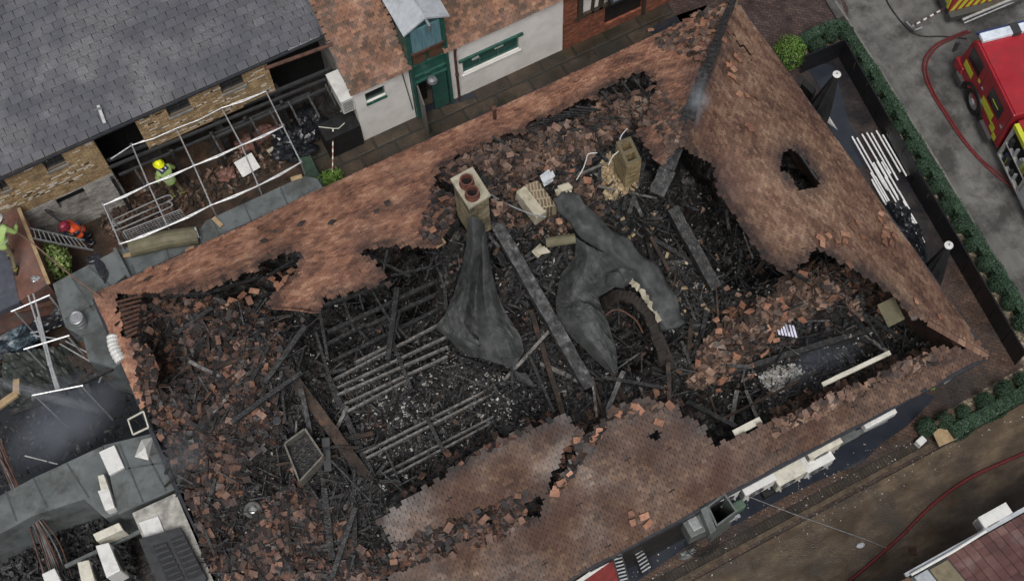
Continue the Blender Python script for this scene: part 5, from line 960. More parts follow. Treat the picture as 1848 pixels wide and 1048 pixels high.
MB().beam(la, lb, .035, .08).build('stile', STEEL, ld); MB().beam(lc, ld_, .035, .08).build('stile', STEEL, ld)
for k in range(1, 12): MB().tube([la.lerp(lb, k/12), lc.lerp(ld_, k/12)], .018, 6).build('rung', STEEL, ld)
# red and slate roof on the far left with firefighter
slab('tiled_flat_roof', [(-60, 420), (32, 372), (50, 400), (86, 512), (60, 530), (-60, 590)], .1, 2.5, RUFUS, label='rust red roof at the left edge under the climbing firefighter', cat='roof')
MB().beam(W(34, 376, 2.56), W(88, 512, 2.56), .1, .06).build('roof_edge_board', WOOD, label='brown edge board on the right side of the red roof', cat='board')
MB().tube(cat_spline(PX([(0, 398), (60, 440), (120, 490), (185, 538)], 3.0), 5), .022, 6).build('brown_rope', flat('brown_rope_fibre', (.16, .1, .07), .8), label='taut brown hose running from the firefighter to the roof corner', cat='hose')
slab('slate_patch', [(-60, 470), (12, 440), (35, 545), (-60, 590)], 2.3, 2.52, flat('blue_slate_grey', (.06, .065, .085), .6), label='blue grey slate area at the left edge of the red roof', cat='roof')
lump('tool_head', W(64, 503, 2.5), (.12, .1, .05), STEEL, 'small silver scrap lying on the red roof', 'scrap', seed=40)
# black tarps and pallets in the burnt store
lump('blue_sheet', W(20, 620, .9), (1.0, .55, .4), BTARP, 'blue black crumpled plastic sheet in the burnt store', 'plastic sheeting', seed=20, n=3)
lump('black_sheet', W(105, 575, .8), (.7, .4, .35), TARP, 'black crumpled sheet beneath the upper tube of the gantry', 'plastic sheeting', seed=21, n=3)
sheet('black_membrane', [[(10, 640, 1.3), (60, 632, 1.5), (110, 625, 1.4), (150, 640, 1.0)], [(5, 690, 1.1), (60, 680, 1.3), (110, 680, 1.3), (160, 690, .9)], [(0, 740, .7), (60, 730, 1.0), (120, 730, .9), (180, 745, .6)]], mat('smoky_membrane', [(0, (.02, .024, .022)), (1, (.05, .058, .052))], scale=1.2, rough=(.4, .7), bump=.2), 'dark greenish membrane sagging under the tube gantry', 'membrane', noise=.12)
pl = thing('burnt_pallet', 'scorched timber pallet beside the flat roof corner', 'pallet', W(155, 650, 1.2))
for k in range(6): MB().obox(W(125+13*k, 636+5*k, 1.3), (.16, .03, 0), (.05, -.95, -.1), (0, 0, .03)).build('slat', CHARB, pl)
for k in range(2): MB().obox(W(155+6*k, 628+45*k, 1.24), (1.2, .25, 0), (.02, .1, 0), (0, 0, .08)).build('bearer', CHARB, pl)
for i, (p, q, z, w, m_) in enumerate((((130, 560), (160, 650), 1.7, .14, RUST), ((0, 570), (100, 545), 2.0, .12, RUST), ((125, 700), (228, 652), 2.3, .14, CHAR), ((20, 745), (120, 708), 1.5, .16, CHAR), ((-5, 735), (30, 710), 1.8, .2, WOOD), ((30, 712), (30, 685), 1.8, .18, WOOD), ((20, 330), (110, 400), 1.6, .07, CHAR), ((60, 700), (0, 640), 1.2, .1, CHAR))):
    timber(p, z, q, z, w, .1, m_, label=('rusty beam running beside the keg', 'rusty beam under the top of the gantry', 'ash grey beam meeting the west eave by the white duct', 'charred beam behind the water spray', 'orange timber at the left edge below the water jet', 'upright orange timber at the left edge', 'charred pole leaning on the white wall', 'charred pole below the black membrane')[i], name='burnt_beam')
# pit, grey roofs and boxes at bottom left
PD = [(-10, 760), (200, 690), (270, 760), (190, 800), (0, 880), (-10, 1050), (380, 1050), (330, 880), (240, 960), (210, 950), (0, 960)]
ygr(1100, [(-10, 640), (235, 660), (275, 780), (190, 800), (-10, 890)], .02, lambda n: np.stack([RNG.uniform(.04, .3, n), RNG.uniform(.02, .12, n), RNG.uniform(.01, .08, n)], 1), ASH, 'black_rubble', 'wet black rubble in the flooded burnt store', 'rubble')
ygr(2200, [(-10, 960), (150, 900), (230, 940), (250, 1060), (-10, 1060)], .3, lambda n: np.stack([RNG.uniform(.04, .3, n), RNG.uniform(.02, .12, n), RNG.uniform(.01, .08, n)], 1), CHAR, 'black_rubble', 'black rubble in the pit below the hanging cables', 'rubble', 30, .3)
slab('flat_roof', [(186, 803), (277, 781), (300, 825), (332, 850), (345, 870), (213, 928)], .2, 2.6, FELT, label='square grey felt roof with white skylights', cat='roof')
slab('flat_roof', [(-40, 915), (60, 862), (185, 804), (212, 926), (190, 935), (152, 900), (60, 930), (-40, 985)], .2, 2.4, FELT, label='long grey felt roof with a burnt hole at bottom left', cat='roof')
def qbox(name, pts, zt, zb, m, label=None, cat=None, par=None, bevel=.012): return MB().prism([W(x, y, zt)[:2] for x, y in pts], zb, zt).build(name, m, par, label=label, cat=cat, bevel=bevel)
qbox('skylight', [(178, 815), (206, 802), (224, 842), (197, 857)], 2.74, 2.6, WHITEM, 'flat white skylight panel on the square felt roof', 'skylight', bevel=.02)
seams((((215, 800), (258, 905)), ((250, 790), (300, 885)), ((200, 850), (320, 830))), 2.6, 'lapped felt seam on the square roof with skylights')
seams((((120, 835), (160, 897)), ((60, 862), (85, 915)), ((10, 885), (30, 940))), 2.4, 'lapped felt seam on the long roof at bottom left')
sk = [W(x, y, 2.62) for x, y in ((255, 793), (277, 788), (268, 830), (243, 824))]; ap = W(262, 806, 2.95)
MB().add([*sk, ap], [(0, 1, 4), (1, 2, 4), (2, 3, 4), (3, 0, 4), (3, 2, 1, 0)]).build('pyramid_skylight', WHITEM, label='white pyramid skylight near the roof corner', cat='skylight')
of = thing('open_frame', 'empty white metal frame standing at the burnt roof corner', 'frame', W(252, 762, 2.6))
Pf = [W(x, y, 2.9) for x, y in ((231, 757), (259, 742), (268, 771), (240, 784))]
for k in range(4): MB().beam(Pf[k], Pf[(k+1) % 4], .035, .05).build('bar', CREAM, of)
qbox('white_duct_cover', [(176, 858), (187, 855), (196, 880), (182, 884)], 2.8, 2.4, CREAM, 'small dirty white box between the two felt roofs', 'cover'); qbox('white_duct_cover', [(176, 885), (196, 880), (207, 915), (190, 921)], 2.8, 2.4, WHITEM, 'larger white box between the two felt roofs', 'cover')
cab = thing('container_cabin', 'big scorched cabin with soot marked white top and louvred panel', 'cabin', W(320, 990, 0).xy.to_3d())
cpts = [(238, 925), (318, 888), (356, 965), (410, 1090), (300, 1110)]; SOOTW = mat('soot_stained_white', [(0, (.1, .1, .095)), (.5, (.34, .33, .3)), (1, (.56, .55, .5))], scale=2.2, rough=(.6, .9), bump=.15, dirt=((.16, .155, .15), 1.4, .47, .6, .8), dirt2=((.1, .09, .07), 4, .6, .75, .6))
qbox('body', [(238, 925), (318, 888), (415, 1085), (318, 1110)], 2.7, 0, SOOTW, par=cab)
qbox('white_patch', [(250, 942), (285, 930), (298, 962), (268, 985)], 2.76, 2.705, WHITEM, par=cab)
lp = qbox('louvre_frame', [(250, 972), (325, 950), (372, 1040), (365, 1075), (300, 1095)], 2.98, 2.705, DARKG, par=cab)
for s in (0, 1):
    o1 = (275+s*32, 985-s*13)
    MB().prism([W(x, y, 3.0)[:2] for x, y in [(o1[0], o1[1]), (o1[0]+25, o1[1]-9), (o1[0]+60, o1[1]+62), (o1[0]+32, o1[1]+74)]], 2.982, 3.0).build('recess', flat('charcoal_panel', (.02, .021, .024), .5), lp)
    for k in range(7):
        f_ = k/7; a = (o1[0]+3+34*f_, o1[1]+6+68*f_); MB().beam(W(*a, 3.03), W(a[0]+24, a[1]-9, 3.03), .07, .05).build('louvre', DARKG, lp)
def split_unit(name, pts, zt, zb, label, side=True, m=WHITEM):
    P = [W(x, y, zt) for x, y in pts]; c = sum(P, Vector())/4; t = thing(name, label, 'air conditioner', (c.x, c.y, zb))
    MB().prism([p[:2] for p in P], zb, zt).build('housing', m, t, bevel=.02)
    e = (P[1]-P[2]).normalized() if (P[1]-P[2]).length > (P[1]-P[0]).length else (P[1]-P[0]).normalized(); 
    a, b = (P[1], P[2]); nn = (b-a).cross(Vector((0, 0, 1))).normalized();
    if nn.dot((a+b)/2-c) < 0: nn = -nn
    mid = (a+b)/2; mid.z = (zt+zb)/2; r = min((b-a).length*.4, (zt-zb)*.42); MB().tube([mid+nn*.005, mid+nn*.02], r, 20).build('fan_guard', DARKG, t)
    return t
split_unit('air_conditioner', [(172, 984), (196, 978), (217, 1028), (192, 1042)], 2.6, 1.7, 'bluish white air conditioner with fan beside the scorched cabin')
split_unit('air_conditioner', [(167, 963), (214, 942), (222, 955), (174, 976)], 2.6, 2.0, 'cream air conditioner above the bluish one', m=CREAM)
split_unit('air_conditioner', [(139, 1014), (160, 1009), (172, 1050), (148, 1056)], 2.3, 1.6, 'dirty white air conditioner left of the bluish one', m=CREAM)
split_unit('air_conditioner', [(75, 1035), (98, 1024), (112, 1052), (85, 1062)], 2.3, 1.6, 'white air conditioner at the bottom left edge')
timber((118, 1022), 1.9, (260, 955), 1.9, .1, .1, GREYM, name='steel_rail', cat='rail', label='grey steel rail supporting the row of air conditioners')
for i in range(14):
    s = random.uniform(-6, 6); z0 = 2.75
    pts = [(0+s*.6, 790+i*3), (18+s, 850+i), (36+s*1.3, 900), (48+i*2+s, 940), (62+i*3.2+s, 985+random.uniform(-8, 8)), (78+i*3.6+s, 1040)]
    MB().tube(cat_spline([W(x, y, z0-.28*k) for k, (x, y) in enumerate(pts)], 5), random.choice((.018, .025, .03)), 6).build('hanging_cable', RUST if i % 2 else DARKG, label='brown burnt cable in the bundle crossing the bottom left roof', cat='cable', group='bundle of burnt cables at bottom left')
for i, (p, q) in enumerate((((45, 822), (85, 832)), ((88, 833), (104, 837)))): MB().tube([W(*p, .4), W(*q, .4)], .02, 6).build('white_tube', WHITEM, label=('long', 'short')[i]+' white tube lying in the flooded burnt store', cat='tube')
# ================================================================== bushes and hedges
def leaf_cloud(name, c, rad, n, ls, m, parent=None, shell=.5, **k):
    c = np.array(c); v = nrm(RNG.normal(0, 1, (n, 3))); r = (shell+(1-shell)*RNG.random(n)**.5)[:, None]*(1+.22*(vnoise(v[:, 0]*2+c[0], v[:, 1]*2+c[1], 1.6, 6)-.5))[:, None]
    P = v*r*np.array(rad); P[:, 2] = np.maximum(P[:, 2], -rad[2]*.95); P = P+c; Z = nrm(v+RNG.normal(0, .55, (n, 3))); a = RNG.normal(0, 1, (n, 3)); X = nrm(a-Z*(a*Z).sum(1, keepdims=True)); Y = np.cross(Z, X)
    s = RNG.uniform(.6, 1.3, n)[:, None]*ls; V = np.stack([P-X*s, P-Y*s*.5+Z*s*.12, P+X*s, P+Y*s*.5+Z*s*.12], 1).reshape(-1, 3); Q = np.arange(4*n).reshape(n, 4)
    return quadmesh(name, V, Q, m, parent, **k)
def bush(name, c, rad, n, ls, m, label, cat='bush', group=None, stem=True):
    t = thing(name, label, cat, (c[0], c[1], 0), group); leaf_cloud('crown', (c[0], c[1], c[2]), rad, n, ls, m, t)
    core = lump('inner_twigs', (c[0], c[1], c[2]-rad[2]*.75), (rad[0]*.72, rad[1]*.72, rad[2]*.75), flat('twig_green', (.012, .022, .01), .9, grime=0), None, None, par=t, flatn=.95, seed=2)
    MB().tube([(c[0], c[1], -.02), (c[0]+.02, c[1], c[2])], [.05, .03], 6).build('trunk', BARK, t); return t
p = W(97, 474, 1.3); bush('leafy_shrub', (p.x, p.y, 1.3), (.52, .6, .6), 1500, .075, LEAFY, 'light green leafy shrub between the ladder and the flat roof')
p = W(1425, 92, .8); bush('round_shrub', (p.x, p.y, .7), (.55, .55, .65), 3200, .035, LEAFB, 'bright green round shrub at the north end of the terrace')
p = W(592, 322, .35); bush('weed_clump', (p.x, p.y, .3), (.5, .28, .28), 420, .09, LEAFB, 'green weeds poking out under the north eave', 'plant')
MB().prism([W(x, y, .5)[:2] for x, y in ((541, 285), (560, 280), (590, 345), (560, 352))], 0, .5).build('mossy_planter', mat('moss_green', [(0, (.02, .04, .025)), (1, (.05, .09, .06))], scale=6, bump=.6), label='mossy green planter block at the corner of the yard', cat='planter')
# topiary balls
proto = None
balls = [(1500, 62), (1475, 84), (1452, 75), (1528, 60), (1540, 90), (1560, 124), (1578, 160), (1598, 195), (1618, 230), (1641, 267), (1664, 302), (1686, 336), (1709, 370), (1732, 405), (1755, 440), (1778, 475), (1800, 511), (1822, 546), (1844, 582), (1672, 770), (1740, 742), (1777, 722), (1812, 703), (1846, 684), (1706, 758)]
for i, (a, b) in enumerate(balls):
    q = W(a, b, .38)
    if proto is None:
        proto = thing('topiary_ball', 'x', 'topiary', (q.x, q.y, 0)); leaf_cloud('foliage', (q.x, q.y, .36), (.25, .25, .31), 1500, .022, LEAF, proto, shell=.86)
        lump('inner_twigs', (q.x, q.y, .06), (.22, .22, .28), flat('twig_green', (.012, .022, .01), .9, grime=0), None, None, par=proto, flatn=.95, seed=2); o = proto
    else: o = copy_tree(proto); o.location = (q.x, q.y, 0); o.rotation_euler.z = i*1.3; sc_ = 1+.12*math.sin(i*2.1); o.scale = (sc_, sc_, sc_)
    if i < 5: o['label'] = 'clipped dark green ball shrub in the bed round the terrace corner'; o['group'] = 'clipped balls round the terrace corner'
    elif i < 19: o['label'] = 'clipped dark green ball shrub in the row beside the concrete road'; o['group'] = 'clipped balls beside the concrete road'
    else: o['label'] = 'clipped dark green ball shrub in the row above the muddy road'; o['group'] = 'clipped balls above the muddy road'
def hedge(name, pts, h, wd, n, label):
    t = thing(name, label, 'hedge', (pts[0][0], pts[0][1], 0)); pts = [Vector((*p, 0)) for p in pts]; L = [(pts[i+1]-pts[i]).length for i in range(len(pts)-1)]; tot = sum(L); C, Zs = [], []
    core = MB()
    for i in range(len(pts)-1):
        d = (pts[i+1]-pts[i]).normalized(); s = Vector((-d.y, d.x, 0)); k = int(n*L[i]/tot)
        core.obox((pts[i]+pts[i+1])/2+Vector((0, 0, h*.46)), d*(L[i]+.1), s*wd*.86, (0, 0, h*.92))
        u = RNG.random(k)*L[i]; th_ = RNG.random(k); 
        for a, q in zip(u, th_):
            bump = .05*math.sin(a*5+i)+random.uniform(-.025, .025)
            if q < .5: off = (random.uniform(-.5, .5)*wd, h+bump*.6); z_ = Vector((0, 0, 1))
            else: sg = 1 if q < .75 else -1; off = (sg*(wd/2+bump), random.uniform(.02, h)); z_ = s*sg
            C.append(pts[i]+d*a+s*off[0]+Vector((0, 0, off[1]))); Zs.append(z_)
    core.build('inner_twigs', flat('twig_green', (.012, .022, .01), .9, grime=0), t)
    n = len(C); P = np.array([tuple(c) for c in C]); Z = nrm(np.array([tuple(z) for z in Zs])+RNG.normal(0, .5, (n, 3))); a = RNG.normal(0, 1, (n, 3)); X = nrm(a-Z*(a*Z).sum(1, keepdims=True)); Y = np.cross(Z, X); s = RNG.uniform(.6, 1.3, n)[:, None]*.03
    quadmesh('foliage', np.stack([P-X*s, P-Y*s*.6, P+X*s, P+Y*s*.6], 1).reshape(-1, 3), np.arange(4*n).reshape(n, 4), LEAF, t)
hedge('clipped_hedge', [tuple(W(x, y, .5)[:2]) for x, y in ((1447, 72), (1490, 48), (1520, 40), (1548, 82), (1599, 158), (1709, 343), (1751, 405), (1815, 507), (1880, 605))], .5, .3, 17000, 'long clipped dark green hedge beside the concrete road')
hedge('clipped_hedge', [(15.8, 5.32), (19.5, 5.38)], .45, .38, 6500, 'low clipped hedge above the muddy road')
# ================================================================== terrace
sw = thing('terrace_screen', 'glossy black screen wall enclosing the terrace', 'screen wall', (18.6, 17.5, 0))
SCRM = flat('black_screen_panel', (.008, .008, .01), .35, grime=.1, bump=.02)
b0, b1, b2, b3 = Vector((18.55, 17.62, 0)), Vector((19.98, 17.55, 0)), Vector((19.38, 12.6, 0)), Vector((18.72, 6.2, 0))
def panel(a, b, h=.98): MB().hexa([a, b, b+Vector((.05, .05, 0)), a+Vector((.05, .05, 0)), a+Vector((0, 0, h)), b+Vector((0, 0, h)), b+Vector((.05, .05, h)), a+Vector((.05, .05, h))]).build('panel', SCRM, sw)
panel(b0, b1)
for k in range(6): panel(b1.lerp(b2, k/6), b1.lerp(b2, (k+1)/6-.004))
for k in range(8): panel(b2.lerp(b3, k/8), b2.lerp(b3, (k+1)/8-.004))
def parasol(top, ht, base, label):
    t = thing('closed_parasol', label, 'parasol', (base.x, base.y, 0)); a = top; n = 16; R_ = []
    for (s, rr) in ((0, .07), (.06, .1), (.25, .17), (.5, .26), (.72, .31), (.8, .27)):
        R_.append([(rr*(1+.22*(j % 2)*min(1, s*3)), j) for j in range(n)])
    mb = MB(); d = (base-top)
    for i, s in enumerate((0, .06, .25, .5, .72, .8)):
        c = top+d*s
        for (r_, j) in R_[i]: mb.v.append(c+Vector((r_*math.cos(2*math.pi*j/n), r_*math.sin(2*math.pi*j/n), 0)))
    for i in range(5):
        for j in range(n): mb.f.append([i*n+j, i*n+(j+1) % n, (i+1)*n+(j+1) % n, (i+1)*n+j][::-1])
    mb.f.append(list(range(n))); mb.f.append(list(range(5*n, 6*n))[::-1]); mb.build('folded_canopy', mat('black_canvas', [(0, (.006, .006, .007)), (1, (.018, .018, .02))], scale=5, stretch=(8, 8, 1), rough=(.6, .9), bump=.6, bscale=6), t)
    MB().lathe(top+Vector((0, 0, .0)), [(.1, -.02), (.125, .0), (.125, .03), (.02, .05)], 24).build('cap', WHITEM, t); MB().lathe(top+Vector((0, 0, .052)), [(.02, 0), (.018, .03)], 10).build('finial', DARKG, t)
    MB().tube([base, top], .028, 8).build('pole', DARKG, t); MB().box(base.x-.3, base.x+.3, base.y-.3, base.y+.3, 0, .06).build('base', BLACKP, t); return t
tp = W(1510, 135, 2.7); parasol(tp, 2.7, Vector((tp.x-.45, tp.y-.12, 0)), 'closed black parasol at the north end of the terrace')
tp = W(1712, 443, 2.7); parasol(tp, 2.7, Vector((tp.x-.25, tp.y-.2, 0)), 'closed black parasol leaning by the east eave beside the black sheet')
MB().add([W(1492, 212, .7), W(1512, 235, .5), W(1494, 222, .5), W(1497, 211, .7), W(1512, 235, .48), W(1494, 222, .48)], [(0, 1, 2), (3, 5, 4)]).build('white_scrap', WHITEM, label='triangular white scrap hanging below the north parasol', cat='scrap')
for i in range(26):
    if i < 8: a = (1537+9*i+random.uniform(-2, 2), 250+random.uniform(-12, 6)-3*i*.2); L = random.uniform(1.5, 1.9); 
    elif i < 22: a = (1563+random.uniform(0, 45), 292+random.uniform(0, 50)); L = random.uniform(.7, 1.1)
    else: a = (1622+8*(i-22), 345+18*(i-22)); L = random.uniform(.6, .9)
    q = W(*a, .15+.02*(i % 4)); d = Vector((.14+random.uniform(-.03, .03), -.99, 0)).normalized(); 
    d = (W(a[0]+50, a[1]+88, .15)-q); d.z = random.uniform(-.02, .02); d.normalize()
    MB().beam(q, q+d*L, .045, .045).build('white_pole', mat('white_powder_coat', [(0, (.6, .6, .6)), (1, (.8, .8, .8))], scale=2, bump=0, rough=(.3, .5)), label='white aluminium pole in the loose stack on the terrace', cat='pole', group='white aluminium poles stacked on the terrace')
sheet('black_sheeting', [[(1580, 380, .5), (1600, 372, .6), (1622, 372, .6), (1642, 385, .3)], [(1605, 420, .4), (1622, 410, .7), (1640, 408, .6), (1660, 418, .3)], [(1630, 462, .4), (1645, 450, .6), (1658, 445, .5), (1668, 450, .2)], [(1648, 500, .2), (1658, 492, .3), (1664, 488, .2), (1672, 485, .1)]], TARP, 'crumpled black sheeting on the terrace beside the white poles', 'plastic sheeting', noise=.22)
MB().obox(W(1456, 168, .5), (.2, .1, 0), (.1, -.5, 0), (0, 0, .8)).build('heater_box', BLACKP, label='small black box beside the east eave', cat='box', bevel=.02)
sheetz('flood_water', [(-60, 760), (60, 712), (190, 680), (250, 700), (285, 790), (190, 810), (-60, 920)], .12, mat('sooty_water', [(0, (.008, .01, .013)), (1, (.02, .023, .028))], scale=1, rough=(.08, .35), bump=.15, bscale=5))
# ================================================================== south side: units along the wall, ladders, awning
ys = 6.22
def su(px, L, zt, label, m=WHITEM, D=.34, H=.6, ang=0, dy=0):
    c = W(px[0], px[1], zt); return ac_unit('air_conditioner', label, (c.x, c.y+dy, zt-H), L, D, H, ang, None, m=m)
su((1368, 869), .95, 2.35, 'clean white air conditioner second from the big duct on the south wall')
su((1424, 852), .85, 2.2, 'pale air conditioner with a black frame hanging below it', CREAM, .4)
su((1475, 828), .85, 2.0, 'shabby white air conditioner with paint peeling in the middle of the row', WHITEM, .42)
su((1487, 805), 1.0, 2.35, 'long speckled white air conditioner against the south wall', CREAM, .28)
su((1312, 884), .6, 2.4, 'white air conditioner tucked behind the big open duct', WHITEM, .36)
hk = thing('wall_housing', 'long pale housing at the east end of the south wall', 'housing', W(1588, 752, 1.8)); MB().beam(W(1556, 768, 2.2), W(1612, 738, 2.2), .3, .3).build('cover', WHITEM, hk, bevel=.02); MB().beam(W(1530, 790, 1.9), W(1600, 756, 1.9), .14, .06).build('shelf', GREYM, hk)
MB().beam(W(1502, 803, 1.9), W(1545, 780, 1.9), .25, .1).build('grey_tray', GREYM, label='grey metal tray between the pale housing and the peeling air conditioner', cat='tray')
MB().beam(W(1465, 850, 1.6), W(1500, 832, 1.6), .12, .05).build('grey_bracket', STEEL, label='grey bracket sticking out below the peeling air conditioner', cat='bracket')
for (p, q, z) in (((1375, 893), (1412, 873), 1.3),): MB().beam(W(*p, z), W(*q, z), .22, .3).build('black_box', BLACKP, label='small black frame box under the pale air conditioner', cat='box')
du = thing('extract_duct', 'big square grey extract duct open at the top', 'duct', W(1300, 925, .5)); z = 2.7
Dp = [W(x, y, z) for x, y in ((1276, 913), (1308, 888), (1331, 922), (1293, 950))]; c = sum(Dp, Vector())/4
for i in range(4):
    a, b = Dp[i], Dp[(i+1) % 4]; ia, ib = c+(a-c)*.84, c+(b-c)*.84; MB().prism([a[:2], b[:2], ib[:2], ia[:2]], .9, z).build('side', GREYM, du)
MB().prism([p[:2] for p in [c+(p-c)*.84 for p in Dp]], .9, 1.0).build('bottom', VOIDM, du)
MB().prism([W(x, y, 2.75)[:2] for x, y in ((1264, 918), (1276, 911), (1293, 955), (1282, 963))], 2.2, 2.75).build('flange', GREYM, du, bevel=.01)
MB().prism([W(x, y, 2.3)[:2] for x, y in ((1228, 935), (1262, 917), (1280, 955), (1247, 970))], 1.6, 2.3).build('fan_box', GREYM, du, bevel=.02)
MB().prism([W(x, y, 2.34)[:2] for x, y in ((1240, 938), (1256, 930), (1268, 950), (1252, 958))], 2.3, 2.34).build('hatch', STEEL, du, bevel=.01)
MB().beam(W(1250, 970, 1.9), W(1335, 930, 1.9), .09, .12).build('rail', STEEL, du)
MB().prism([W(x, y, 1.4)[:2] for x, y in ((1320, 908), (1340, 898), (1347, 912), (1328, 924))], 1.0, 1.4).build('green_box', flat('moss_green_metal', (.08, .13, .09), .6), label='small mossy green box to the right of the big duct', cat='box', bevel=.02)
rip = thing('coiled_hose', 'black hose coiled on the wet paving below the big duct', 'hose', W(1268, 975, 0))
for k in range(5):
    c = W(1268, 978, .03+.02*k); r = .16+.055*k; MB().tube([c+Vector((r*math.cos(a)*1.3, r*math.sin(a), 0)) for a in np.linspace(0, 6.28, 25)], .012, 6, False).build('loop', RUBBER, rip)
for i, (a, b, c, d, z0, z1, n_) in enumerate((((1101, 988), (1122, 1062), (1117, 983), (1138, 1058), 2.6, 1.6, 12), ((1136, 978), (1158, 1036), (1151, 969), (1176, 1024), 2.3, .2, 9))):
    t = thing('aluminium_ladder', ('narrow silver ladder leaning on the bottom eave', 'wider silver ladder standing in front of the dark gap at the bottom')[i], 'ladder', W(*a, 0))
    A, B, C_, D_ = W(*a, z0), W(*b, z1), W(*c, z0), W(*d, z1); MB().beam(A, B, .03, .06).build('stile', DARKG if i == 0 else BLACKP, t); MB().beam(C_, D_, .03, .06).build('stile', DARKG if i == 0 else BLACKP, t)
    for k in range(n_): MB().beam(A.lerp(B, (k+.5)/n_), C_.lerp(D_, (k+.5)/n_), .035, .02).build('rung', ALU, t)
aw = thing('red_awning', 'red awning with a white edge at the bottom of the south wall', 'awning', W(1075, 1040, 1.8))
MB().add([W(1030, 1060, 2.2), W(1108, 1008, 2.2), W(1122, 1060, 1.6), W(1050, 1090, 1.6), W(1030, 1060, 2.15), W(1108, 1008, 2.15), W(1122, 1060, 1.55), W(1050, 1090, 1.55)], [(0, 3, 2, 1), (4, 5, 6, 7)]).build('canvas', flat('faded_red_canvas', (.16, .02, .018), .7, var=.3), aw); MB().beam(W(1026, 1062, 2.24), W(1110, 1003, 2.24), .1, .06).build('white_edge', WHITEM, aw)
MB().box(4.6, 8.6, 6.3, 6.7, -.02, 2.4).build('black_shutter', BLACKP, label='black shuttered bay under the south eave behind the ladders', cat='shutter')
lump('grey_rubble_bag', W(1240, 1000, 0), (.25, .12, .1), GREYM, 'small grey bag beside the coiled hose', 'bag', seed=50)
MB().tube([W(1350, 895, 1.9), W(1430, 926, 1.2), W(1560, 972, .4), W(1600, 988, .05)], .012, 5).build('thin_line', STEEL, label='thin pale line running from the duct across the muddy road', cat='line')
# red hoses and black hose
MB().tube(cat_spline(PX([(1500, 1075), (1560, 1025), (1625, 968), (1660, 932), (1700, 896), (1750, 862), (1800, 838), (1870, 808)], .05), 6), .045, 10).build('red_hose', HOSE, label='thick red hose curving across the muddy road at bottom right', cat='hose')
hp = [(1746, 56), (1715, 68), (1688, 82), (1670, 104), (1667, 128), (1680, 165), (1705, 205), (1735, 250), (1765, 285), (1800, 318), (1870, 370)]
MB().tube(cat_spline(PX(hp, .05), 6), .038, 10).tube(cat_spline(PX([(x+6, y+2) for x, y in hp[:9]]+[(1806, 314), (1876, 366)], .04), 6), .028, 8).build('red_hose', HOSE, label='red hose looping across the grey concrete past the fire engine', cat='hose')
MB().tube(cat_spline(PX([(1597, -5), (1608, 15), (1625, 38), (1645, 58), (1668, 66), (1700, 66), (1745, 70)], .04), 6), .022, 8).build('black_hose', RUBBER, label='thin black hose looping from the top edge to the fire engine', cat='hose')
sp_ = thing('hydrant_standpipe', 'metal standpipe with striped rod on the concrete', 'standpipe', W(1648, 50, 0))
MB().tube([W(1636, 40, .2), W(1650, 55, .2), W(1664, 50, .2)], .035, 8).tube([W(1650, 55, .2), W(1648, 47, .6)], .04, 8).build('pipe', STEEL, sp_)
for k in range(10): MB().tube([W(1648+6*k, 47-3.4*k, .4), W(1654+6*k, 43.6-3.4*k, .4)], .03, 8).build('white_band' if k % 2 else 'dark_band', WHITEM if k % 2 else RUST, sp_)
# small things at the south east corner
MB().obox(W(1705, 785, .3), W(1718, 768, .3)-W(1685, 782, .3), W(1705, 805, .3)-W(1692, 778, .3), (.0, .0, .03)).build('plywood_sheet', WOOD, label='square yellow plywood sheet at the end of the low hedge', cat='board')
MB().obox(W(1661, 797, .15), (.26, .06, 0), (-.04, .2, 0), (0, 0, .28)).build('white_tub', WHITEM, label='small white tub on the kerb left of the plywood', cat='tub', bevel=.02)
MB().beam(W(1668, 782, .3), W(1718, 742, .4), .12, .3).build('dark_plank', CHARB, label='dark plank standing beside the low hedge end', cat='plank')
MB().beam(W(1664, 780, .2), W(1672, 776, .2), .2, .15).build('orange_block', WOOD, label='orange wooden block at the foot of the dark plank', cat='block')
lump('weed_tuft', W(1680, 697, 0), (.12, .12, .12), LEAFB, 'tiny green weed tuft below the south east eave', 'plant', seed=60)
MB().obox(W(1715, 680, .3), (.55, .1, .0), (0, .12, .05), (0, 0, .02)).build('grey_scrap', GREYM, label='grey scrap of sheet below the south east eave corner', cat='scrap')
a, b = sample_poly([(1000, 1048), (1560, 800), (1700, 780), (1848, 730), (1848, 760), (1600, 900), (1300, 1048)], 260); x, y = Wv(a, b, np.full(260, .02)); X, Y, Z = rand_axes(260, 10)
boxes('road_litter', np.stack([x, y, np.full(260, .02)], 1), np.stack([RNG.uniform(.008, .04, 260)*RNG.choice([.6, 1, 1.6], 260), RNG.uniform(.01, .03, 260), np.full(260, .01)], 1), X, Y, Z, WHITE_ASH, kind='stuff', label='pale specks of ash and plaster washed over the muddy road', cat='litter')
lump('grey_stone', W(1553, 984, 0), (.12, .07, .05), LEAD, 'single pale stone on the muddy road', 'stone', seed=61)
